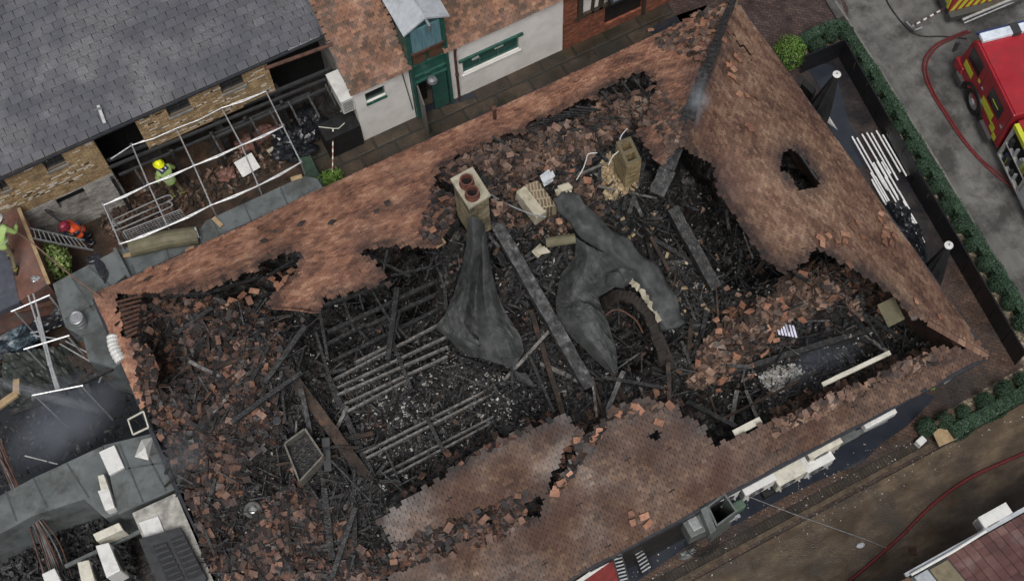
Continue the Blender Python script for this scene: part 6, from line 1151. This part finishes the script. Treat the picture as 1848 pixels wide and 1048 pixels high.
# building at bottom right
br = thing('corner_roof_building', 'maroon tiled roof with white gutter at the bottom right corner', 'building', (14, 0, 0))
MB().box(9.5, 22, -8, 2.1, -.1, 2.5).build('wall', RBRICK, br)
MAR = mat('maroon_tiles', [(0, (.05, .026, .026)), (.5, (.12, .058, .054)), (1, (.22, .135, .12))], scale=1.4, island=.35, rough=(.25, .6), bump=.3, bscale=20, dirt=((.2, .19, .18), 1.3, .58, .75, .5))
r_, c_ = np.meshgrid(np.arange(26), np.arange(40), indexing='ij'); r_ = r_.ravel(); c_ = c_.ravel(); x = 12.9+(c_+.0)*.25; y = 2.2-r_*.24; z = 2.75+(2.3-y)*.32; n = len(x)
Yv = nrm(np.tile([0., -1, .32-.07], (n, 1))+RNG.normal(0, .008, (n, 3))); Xv = nrm(np.tile([-1., 0, 0], (n, 1))+RNG.normal(0, .008, (n, 3))); Zv = np.cross(Xv, Yv); Zv *= np.sign(Zv[:, 2:3])
boxes('maroon_roof', np.stack([x, y, z], 1), np.tile([.235, .26, .02], (n, 1)), Xv, Yv, Zv, MAR, br)
MB().hexa([(9.5, 2.3, 2.6), (22, 2.3, 2.6), (22, -6, 5.26), (9.5, -6, 5.26), (9.5, 2.3, 2.7), (22, 2.3, 2.7), (22, -6, 5.36), (9.5, -6, 5.36)]).build('roof_deck', FELT, br)
MB().hexa([(12.2, 2.25, 2.72), (12.75, 2.25, 2.72), (12.75, -6, 5.4), (12.2, -6, 5.4), (12.2, 2.25, 2.77), (12.75, 2.25, 2.77), (12.75, -6, 5.44), (12.2, -6, 5.44)]).build('lead_valley', flat('weathered_tan_board', (.2, .17, .11), .7), br)
MB().hexa([(11.75, 2.28, 2.72), (12.15, 2.28, 2.72), (12.15, -6, 5.4), (11.75, -6, 5.4), (11.75, 2.28, 2.78), (12.15, 2.28, 2.78), (12.15, -6, 5.46), (11.75, -6, 5.46)]).build('lead_flashing', LEAD, br)
r_, c_ = np.meshgrid(np.arange(26), np.arange(14), indexing='ij'); r_ = r_.ravel(); c_ = c_.ravel(); x = 9.3+c_*.175; y = 2.2-r_*.2; z = 2.74+(2.3-y)*.32; n = len(x)
Yv = nrm(np.tile([0., -1, .26], (n, 1))+RNG.normal(0, .02, (n, 3))); Xv = nrm(np.tile([-1., 0, 0], (n, 1))+RNG.normal(0, .02, (n, 3))); Zv = np.cross(Xv, Yv); Zv *= np.sign(Zv[:, 2:3])
boxes('brown_roof_tiles', np.stack([x, y, z], 1), np.tile([.165, .3, .015], (n, 1)), Xv, Yv, Zv, T_MIX, br)
MB().beam((11.6, 2.42, 2.68), (22, 2.42, 2.68), .11, .1).build('gutter', LEAD, br); MB().tube([(11.7, 2.36, 2.8), (13.0, 2.36, 2.82), (14.0, 2.4, 2.9)], .04, 8).build('pipe', WHITEM, br)
c = W(1796, 929, 2.9); ac_unit('air_conditioner', 'white air conditioner on the gutter of the maroon roof', (c.x, c.y, 2.35), .85, .3, .55)
# ================================================================== fire engines
h = math.radians(12); fw = Vector((math.sin(h), math.cos(h), 0)); rt = Vector((math.cos(h), -math.sin(h), 0)); UP = Vector((0, 0, 1))
def T(o, r, b, z): return o+rt*r-fw*b+UP*z
def fbox(o, r0, r1, b0, b1, z0, z1, mb=None): return (mb or MB()).hexa([T(o, r0, b1, z0), T(o, r1, b1, z0), T(o, r1, b0, z0), T(o, r0, b0, z0), T(o, r0, b1, z1), T(o, r1, b1, z1), T(o, r1, b0, z1), T(o, r0, b0, z1)])
CHECK = flat('tread_plate', (.12, .12, .12), .5, metal=.6, var=.5, scale=40, grime=.2)
def wheel(o, r, b, par, rad=.45):
    c = T(o, r, b, rad); mb = MB(); pr = [(rad*.62, -.12), (rad*.9, -.13), (rad, -.09), (rad, .09), (rad*.9, .13), (rad*.62, .12)]; n = 28; k = len(mb.v)
    for (q, s) in pr:
        for j in range(n): a = 6.2832*j/n; mb.v.append(c+fw*(q*math.cos(a))+UP*(q*math.sin(a))+rt*s)
    for i in range(5):
        for j in range(n): mb.f.append([i*n+j, i*n+(j+1) % n, (i+1)*n+(j+1) % n, (i+1)*n+j])
    ty = mb.build('wheel', RUBBER, par); MB().tube([c-rt*.1, c+rt*.1], rad*.6, 24).build('rim', STEEL, ty); MB().tube([c-rt*.16, c-rt*.1], rad*.25, 12).build('hub', flat('light_hub', (.35, .35, .36), .5), ty)
F0 = W(1757, 62, 2.4); F0.z = 0; F0 = F0-fw*.0
fe = thing('fire_engine', 'red fire engine with white light bar and yellow patches parked on the concrete', 'fire engine', F0)
ZR = 2.4
cb_ = MB(); prof = [(-.02, .55), (-.04, 1.25), (.1, 2.2), (.3, ZR), (3.0, ZR), (3.05, .55)]
for s in (0, 2.3):
    for (b, z) in prof: cb_.v.append(T(F0, s, b, z))
n = len(prof); cb_.f.append(list(range(n))); cb_.f.append(list(range(n, 2*n))[::-1])
for i in range(n): j = (i+1) % n; cb_.f.append([i, i+n, j+n, j])
body = cb_.build('cab', RED, fe, bevel=.05)
fbox(F0, .06, 2.24, .35, 3.0, ZR+.0, ZR+.05).build('cab_roof', RED, fe, bevel=.03)
fbox(F0, .1, 2.2, -.05, -.02, .8, 1.1).build('grille', DARKG, fe)
def side(b0, b1, z0, z1, t, m, nm, par): return fbox(F0, -t, -.002, b0, b1, z0, z1).build(nm, m, par)
dw = side(.25, 1.0, 1.5, 2.1, .012, GLASS, 'window', fe); side(1.72, 2.55, 1.45, 2.05, .012, GLASS, 'window', fe)
MB().hexa([T(F0, .15, .0, 1.35), T(F0, 2.15, .0, 1.35), T(F0, 2.15, .09, 2.1), T(F0, .15, .09, 2.1), T(F0, .15, -.045, 1.35), T(F0, 2.15, -.045, 1.35), T(F0, 2.15, .05, 2.1), T(F0, .15, .05, 2.1)]).build('windscreen', GLASS, fe)
side(1.95, 2.35, 1.72, 1.75, .02, YEL, 'yellow_line', fe)
for (a, b, c, d) in ((.2, .75, 1.02, 1.32), (1.05, 1.17, 1.38, 1.5), (1.55, 2.3, .98, 1.3), (2.35, 2.6, .75, 1.05), (2.1, 2.5, .95, 1.0), (2.62, 2.82, .62, .85)): side(a, b, c, d, .008, YEL, 'yellow_patch', fe)
for b in (1.32, 2.72): side(b, b+.12, 1.42, 1.46, .04, STEEL, 'door_handle', fe)
for b in (.12, 1.25, 2.9): side(b, b+.015, .7, 2.25, .003, DARKG, 'door_gap', fe)
fbox(F0, -.02, 2.32, -.3, .15, .35, .75).build('bumper', CHECK, fe, bevel=.03); fbox(F0, -.05, .3, -.2, .3, .45, .9).build('bumper_corner', RED, fe, bevel=.04)
fbox(F0, -.12, .1, 2.0, 2.7, .35, .6).build('side_step', CHECK, fe); fbox(F0, -.12, .1, .15, .55, .35, .6).build('side_step', CHECK, fe)
MB().tube([T(F0, .0, 1.25+.62*math.cos(a), .42+.62*math.sin(a)) for a in np.linspace(-.1, 3.24, 14)], .06, 8).build('wheel_arch', RUBBER, fe)
for r in (.12, 2.15): wheel(F0, r, 1.25, fe, .47)
fbox(F0, .08, 2.2, .12, .42, ZR+.05, ZR+.2).build('light_bar', flat('light_bar_lens', (.62, .68, .75), .2, grime=.1), fe, bevel=.03); fbox(F0, 1.05, 1.3, .08, .46, ZR+.052, ZR+.24).build('light_bar_mount', DARKG, fe)
fbox(F0, .05, 2.24, .06, .118, ZR+.05, ZR+.17).build('light_bar_trim', flat('dark_blue_trim', (.02, .04, .15), .4), fe)
MB().tube([T(F0, -.02, .1, 1.9), T(F0, -.3, -.12, 1.85)], .02).build('mirror_arm', DARKG, fe); fbox(F0, -.38, -.24, -.16, -.08, 1.45, 1.95).build('mirror', DARKG, fe, bevel=.02)
# rear body with open equipment locker
fbox(F0, .12, 2.3, 3.12, 8.0, .45, 2.3).build('body', RED, fe, bevel=.03)
lk = fbox(F0, -.02, .118, 3.2, 7.8, .5, .58).build('locker', flat('locker_frame', (.4, .4, .38), .4), fe)
for (b0, b1, z0, z1) in ((3.2, 3.28, .58, 2.1), (4.55, 4.63, .58, 2.1), (3.28, 4.55, 1.25, 1.3)): fbox(F0, -.02, .115, b0, b1, z0, z1).build('locker_frame', flat('locker_frame', (.4, .4, .38), .4), lk)
fbox(F0, .1, .117, 3.28, 4.55, .58, 2.1).build('locker_back', VOIDM, lk); fbox(F0, -.03, .115, 3.2, 4.6, 2.1, 2.28).build('yellow_roller', YEL, fe); fbox(F0, -.03, -.0, 4.7, 7.8, .6, 2.1).build('roller_shutter', LEAD, fe)
for k in range(16): 
    b = random.uniform(3.35, 4.4); z = random.choice((.6, 1.32)); fbox(F0, -.01, .09, b, b+random.uniform(.06, .16), z, z+random.uniform(.2, .5)).build('equipment', random.choice((STEEL, YEL, NAVY, DARKG, LEAD)), lk)
fbox(F0, .3, 2.1, 3.3, 7.6, 2.3, 2.36).build('roof_deck', CHECK, fe)
# second engine, only its rear corner is in frame
G0 = W(1716, 14, .8); G0.z = 0
f2 = thing('fire_engine', 'rear corner of second fire engine with yellow and red chevrons at top right', 'fire engine', G0)
def gbox(r0, r1, b0, b1, z0, z1): return fbox(G0, r0, r1, -b1, -b0, z0, z1)
gbox(0, 2.4, .0, 6, .5, 2.4).build('body', RED, f2, bevel=.03); gbox(-.03, .0, .1, .9, .6, 1.6).build('side_chevron', YEL, f2)
for k in range(9):
    x0 = .02+k*.26; mb = MB(); zz_ = [(x0, .6), (x0+.14, .6), (x0+.55, 1.9), (x0+.41, 1.9)]
    zz_ = [(min(a, 2.38), z) for a, z in zz_]
    for off in (-.012, -.003):
        for (a, z) in zz_: mb.v.append(T(G0, a, -off*-1, z))
    mb.f += [[0, 1, 2, 3], [7, 6, 5, 4], [0, 4, 5, 1], [1, 5, 6, 2], [2, 6, 7, 3], [3, 7, 4, 0]]; 
    for v in mb.v: v -= fw*.012
    mb.build('chevron', YEL, f2)
gbox(-.05, 2.45, -.25, -.02, .35, .6).build('rear_step', CHECK, f2); gbox(-.06, -.0, .2, 2.0, .4, .75).build('side_louvre', CHECK, f2); wheel(G0, .15, -1.9, f2, .45)
MB().tube([W(1737, 36, .6), W(1870, -20, .6)], .05, 8).tube([W(1740, 42, .55), W(1872, -14, .55)], .03, 8).build('ladder_beam', ALU, f2)
# ================================================================== people
def person(name_label, base, face, pose, coat_m, hel_m, trou_m, extra=None):
    """one continuous skinned body; base = ground point, face = heading angle of the body front"""
    H_ = 1.78; t = thing('person', name_label, 'person', base); ca, sa = math.cos(face), math.sin(face); f = Vector((ca, sa, 0)); r = Vector((sa, -ca, 0)); b = Vector(base)
    def L(x, y, z): return b+r*x+f*y+UP*z
    lean = pose.get('lean', .05); hip = L(0, 0, .92); 
    sp = L(0, lean*.35, 1.18); chest = L(0, lean*.75, 1.38); neck = L(0, lean*1.0, 1.52); head = L(0, lean*1.15+.03, 1.66); crown = L(0, lean*1.2+.03, 1.76)
    V, E_, Rr = [], [], []
    def add(p, par, rad): V.append(p); Rr.append(rad); k = len(V)-1; (E_.append((par, k)) if par is not None else None); return k
    a0 = add(hip, None, .16); a1 = add(sp, a0, .155); a2 = add(chest, a1, .165); a3 = add(neck, a2, .065); a4 = add(head, a3, .1); a5 = add(crown, a4, .075)
    hands = []
    for s, kk in ((-1, 'L'), (1, 'R')):
        fx, fy, fz = pose['foot'+kk]; kx, ky, kz = pose['knee'+kk]
        h1 = add(L(s*.1, 0, .86), a0, .1); k1 = add(L(kx, ky, kz), h1, .07); k2 = add(L(fx, fy, fz+.08), k1, .05); add(L(fx+s*.02, fy+.17, fz+.04), k2, .042)
        ex_, ey, ez = pose['elbow'+kk]; hx, hy, hz = pose['hand'+kk]; s1 = add(L(s*.2, lean*.8, 1.4), a2, .075); e1 = add(L(ex_, ey, ez), s1, .05); w1 = add(L(hx, hy, hz), e1, .034)
        d = (V[w1]-V[e1]).normalized(); side_ = d.cross(UP); side_ = side_.normalized() if side_.length > .1 else r; pm = add(V[w1]+d*.07, w1, .034)
        for q, ln in ((-1.5, .075), (-.5, .09), (.5, .085), (1.5, .065)):
            g1 = add(V[pm]+d*.04+side_*q*.018, pm, .009); g2 = add(V[g1]+(d*.8-UP*.3).normalized()*ln*.55, g1, .0085); add(V[g2]+(d*.3-UP*.9).normalized()*ln*.4, g2, .008)
        g1 = add(V[w1]+d*.03-side_*s*.045, w1, .011); add(V[g1]+d*.045-side_*s*.012-UP*.01, g1, .009)
    o_ = ORG[t.name]; me = bpy.data.meshes.new('body'); me.from_pydata([tuple(v-o_) for v in V], E_, []); ob = link_mesh('body', me, trou_m, t)
    sk = ob.modifiers.new('skin', 'SKIN')
    for i, v in enumerate(me.skin_vertices[0].data): v.radius = (Rr[i], Rr[i]); v.use_root = (i == 0)
    sb = ob.modifiers.new('sub', 'SUBSURF'); sb.levels = 1; sb.render_levels = 2
    # coat as one skinned surface over torso and arms
    V2, E2, R2 = [], [], []
    def ad(p, par, rad): V2.append(p); R2.append(rad); k = len(V2)-1; (E2.append((par, k)) if par is not None else None); return k
    c0 = ad(L(0, -.0, .8), None, .2); c1 = ad(sp, c0, .19); c2 = ad(chest, c1, .205); c3 = ad(neck-UP*.02, c2, .085)
    for s, kk in ((-1, 'L'), (1, 'R')):
        s1 = ad(L(s*.2, lean*.8, 1.41), c2, .1); e1 = ad(L(*pose['elbow'+kk]), s1, .075); hnd = L(*pose['hand'+kk]); ad(L(*pose['elbow'+kk]).lerp(hnd, .85), e1, .06)
    me = bpy.data.meshes.new('coat'); me.from_pydata([tuple(v-o_) for v in V2], E2, []); co = link_mesh('coat', me, coat_m, t); co.modifiers.new('skin', 'SKIN')
    for i, v in enumerate(me.skin_vertices[0].data): v.radius = (R2[i], R2[i]*.92); v.use_root = (i == 0)
    sb = co.modifiers.new('sub', 'SUBSURF'); sb.levels = 1; sb.render_levels = 2
    # helmet with brim, face, tape bands, boots
    hc = head+UP*.03; mb = MB(); n = 20; prof = [(.165, -.02), (.17, .0), (.135, .02), (.13, .06), (.1, .11), (.05, .135), (.01, .142)]
    for (q, z) in prof:
        for j in range(n): a = 6.2832*j/n; mb.v.append(hc+f*(q*1.18*math.cos(a))+r*(q*math.sin(a))+UP*z)
    for i in range(len(prof)-1):
        for j in range(n): mb.f.append([i*n+j, i*n+(j+1) % n, (i+1)*n+(j+1) % n, (i+1)*n+j])
    mb.f.append(list(range(6*n, 7*n))); he = mb.build('helmet', hel_m, t, smooth=True); MB().beam(hc+f*.17+UP*.03, hc+f*.13+UP*.09, .16, .01).build('visor', DARKG, he); MB().beam(hc-f*.15+UP*.145, hc+f*.13+UP*.145, .02, .012).build('ridge', hel_m, he)
    fh = head-UP*.05+f*.045; lumpy = MB(); n = 14
    for (q, z) in ((.02, -.085), (.055, -.06), (.07, -.02), (.074, .03), (.07, .07)):
        for j in range(n): a = 6.2832*j/n; lumpy.v.append(fh+f*(q*math.cos(a)+(.012 if abs(a) < .3 or a > 6 else 0))+r*(q*.9*math.sin(a))+UP*z)
    for i in range(4):
        for j in range(n): lumpy.f.append([i*n+j, i*n+(j+1) % n, (i+1)*n+(j+1) % n, (i+1)*n+j])
    fa = lumpy.build('face', SKIN, t, smooth=True); MB().beam(fh+f*.07+UP*.03, fh+f*.095-UP*.005, .02, .02).build('nose', SKIN, fa)
    for s in (-1, 1): MB().lathe(fh+f*.068+r*(s*.028)+UP*.03, [(.008, -.004), (.009, .004)], 8).build('eye', NAVY, fa)
    MB().beam(fh+f*.066-r*.022-UP*.04, fh+f*.066+r*.022-UP*.04, .008, .008).build('mouth', flat('lips', (.3, .12, .1), .6, grime=0), fa)
    def band(c, q, z, m_, nm, hh=.03):
        mb = MB()
        for zz2 in (-hh, hh):
            for j in range(20): a = 6.2832*j/20; mb.v.append(c+f*(q*.93*math.cos(a))+r*(q*math.sin(a))+UP*(z+zz2))
        for j in range(20): mb.f.append([j, (j+1) % 20, 20+(j+1) % 20, 20+j])
        mb.build(nm, m_, t)
    band(sp, .2, -.04, SILV, 'reflective_band'); band(chest, .215, -.06, SILV if coat_m is not ORANGE else WHITEM, 'reflective_band')
    for kk in 'LR':
        k_ = L(*pose['knee'+kk]); ft = L(*pose['foot'+kk]); c = k_.lerp(ft, .75); band(c, .085, .08, YEL if coat_m is not ORANGE else SILV, 'trouser_band', .025)
        MB().obox(ft+f*.06+UP*.055, r*.11, f*.3, UP*.11).build('boot', RUBBER, t, bevel=.03)
        hn = L(*pose['hand'+kk]); 
    if extra == 'navy':
        MB().obox(chest+UP*.13-f*.02, r*.3, f*.22, UP*.06).build('navy_yoke', NAVY, t, bevel=.03)
        for s in (-1, 1): MB().beam(chest+UP*.165+r*s*.06-f*.1, chest+UP*.165+r*s*.1+f*.1, .04, .006).build('silver_strip', SILV, t)
    if extra == 'hood':
        MB().beam(head+UP*.13-r*.11, head+UP*.13+r*.11, .05, .01).build('helmet_stripe', flat('maroon_cloth', (.12, .01, .02), .6), t)
        MB().lathe(chest-f*.2-UP*.25, [(.09, -.25), (.11, -.2), (.11, .15), (.07, .22)], 14).build('back_pack', NAVY, t)
    return t
stand = dict(lean=.22, kneeL=(-.12, .1, .5), footL=(-.13, -.02, 0), kneeR=(.13, .02, .48), footR=(.16, -.14, 0), elbowL=(-.33, .12, 1.15), handL=(-.2, .42, 1.05), elbowR=(.34, .15, 1.15), handR=(.22, .42, 1.0))
b = W(322, 352, 0); person('firefighter in bright yellow helmet and hi-vis coat standing inside the scaffold frame', (b.x, b.y, 0), math.radians(110), stand, HIVY, HELY, TURN, 'navy')
b = W(163, 437, 0); person('person in orange hi-vis coat and dark striped helmet looking down beside the ladder', (b.x, b.y, 0), math.radians(200), dict(stand, lean=.3), ORANGE, flat('dark_red_helmet', (.2, .02, .04), .35), NAVY, 'hood')
b = W(26, 470, 2.5); person('firefighter in white helmet stepping on the rust red roof at the left edge', (b.x, b.y, 2.5), math.radians(60), dict(lean=.42, kneeL=(-.12, .22, .5), footL=(-.12, .1, 0), kneeR=(.12, -.08, .46), footR=(.14, -.4, 0), elbowL=(-.3, .4, 1.15), handL=(-.15, .66, 1.1), elbowR=(.36, .35, 1.12), handR=(.3, .68, 1.02)), HIVY, WHITEM, TURN)
# ================================================================== smoke and spray
def vol(name, c, rad, rot, dens, col, label, scale=3.0, lo=.45, hi=.75, str_=(1, 1, 1)):
    me = bpy.data.meshes.new(name); bm = bmesh.new(); bmesh.ops.create_icosphere(bm, subdivisions=3, radius=1); bm.to_mesh(me); bm.free()
    m = bpy.data.materials.new(name); m.use_nodes = True; n = m.node_tree.nodes; l = m.node_tree.links; n.remove(n['Principled BSDF']); v = n.new('ShaderNodeVolumePrincipled'); l.new(v.outputs[0], n['Material Output'].inputs['Volume'])
    v.inputs['Color'].default_value = (*col, 1); tc = n.new('ShaderNodeTexCoord'); no = n.new('ShaderNodeTexNoise'); mp = n.new('ShaderNodeMapping'); mp.inputs['Scale'].default_value = str_; l.new(tc.outputs['Object'], mp.inputs[0]); l.new(mp.outputs[0], no.inputs['Vector']); no.inputs['Scale'].default_value = scale; no.inputs['Detail'].default_value = 5
    ln = n.new('ShaderNodeVectorMath'); ln.operation = 'LENGTH'; l.new(tc.outputs['Object'], ln.inputs[0]); r1 = n.new('ShaderNodeMapRange'); r1.inputs[1].default_value = 1; r1.inputs[2].default_value = .2; l.new(ln.outputs['Value'], r1.inputs[0])
    r2 = n.new('ShaderNodeMapRange'); r2.inputs[1].default_value = lo; r2.inputs[2].default_value = hi; l.new(no.outputs[0], r2.inputs[0]); mu = n.new('ShaderNodeMath'); mu.operation = 'MULTIPLY'; l.new(r1.outputs[0], mu.inputs[0]); l.new(r2.outputs[0], mu.inputs[1])
    m2 = n.new('ShaderNodeMath'); m2.operation = 'MULTIPLY'; m2.inputs[1].default_value = dens; l.new(mu.outputs[0], m2.inputs[0]); l.new(m2.outputs[0], v.inputs['Density'])
    o = bpy.data.objects.new(name, me); S.collection.objects.link(o); me.materials.append(m); o.location = c; o.scale = rad; o.rotation_euler = rot; return tag(o, label, 'smoke', None, 'stuff')
a, b = W(1268, 130, 6.6), W(1238, 260, 6.6); c = (a+b)/2; vol('smoke', c, ((b-a).length*.6, .32, .4), (0, 0, math.atan2(b.y-a.y, b.x-a.x)), 2.6, (.75, .8, .88), 'thin bluish smoke curling from the burnt hip beam', 2.2, .42, .7)
c = W(1262, 182, 6.8); vol('smoke', c, (.35, .35, .35), (0, 0, 0), 4, (.8, .83, .88), 'brighter puff of smoke on the burnt hip beam', 2.2, .4, .7)
c = W(1480, 640, 1.6); vol('smoke', c, (2.0, .8, .9), (0, 0, 0), .55, (.6, .68, .85), 'faint blue smoke hanging in the south east room', 1.5, .3, .7)
a, b = W(-40, 680, 3.2), W(190, 742, 1.2); c = (a+b)/2; d = (b-a); o = vol('water_spray', c, (d.length*.55, .2, .2), (0, 0, 0), 4.5, (.85, .9, 1), 'jet of white water spray crossing the burnt store', 1.5, .35, .7, (1, 3, 3)); o.rotation_mode = 'QUATERNION'; o.rotation_quaternion = d.to_track_quat('X', 'Z'); o['category'] = 'water'
c = W(120, 755, 1.2); vol('smoke', c, (2.1, 1.2, .9), (0, 0, .3), 1.5, (.62, .68, .8), 'grey blue smoke over the flooded burnt store', 1.4, .3, .7)
c = W(330, 820, 3.4); vol('smoke', c, (.9, .7, .5), (0, 0, .3), .6, (.7, .74, .8), 'faint grey smoke at the corner of the felt roof', 1.4, .3, .7)
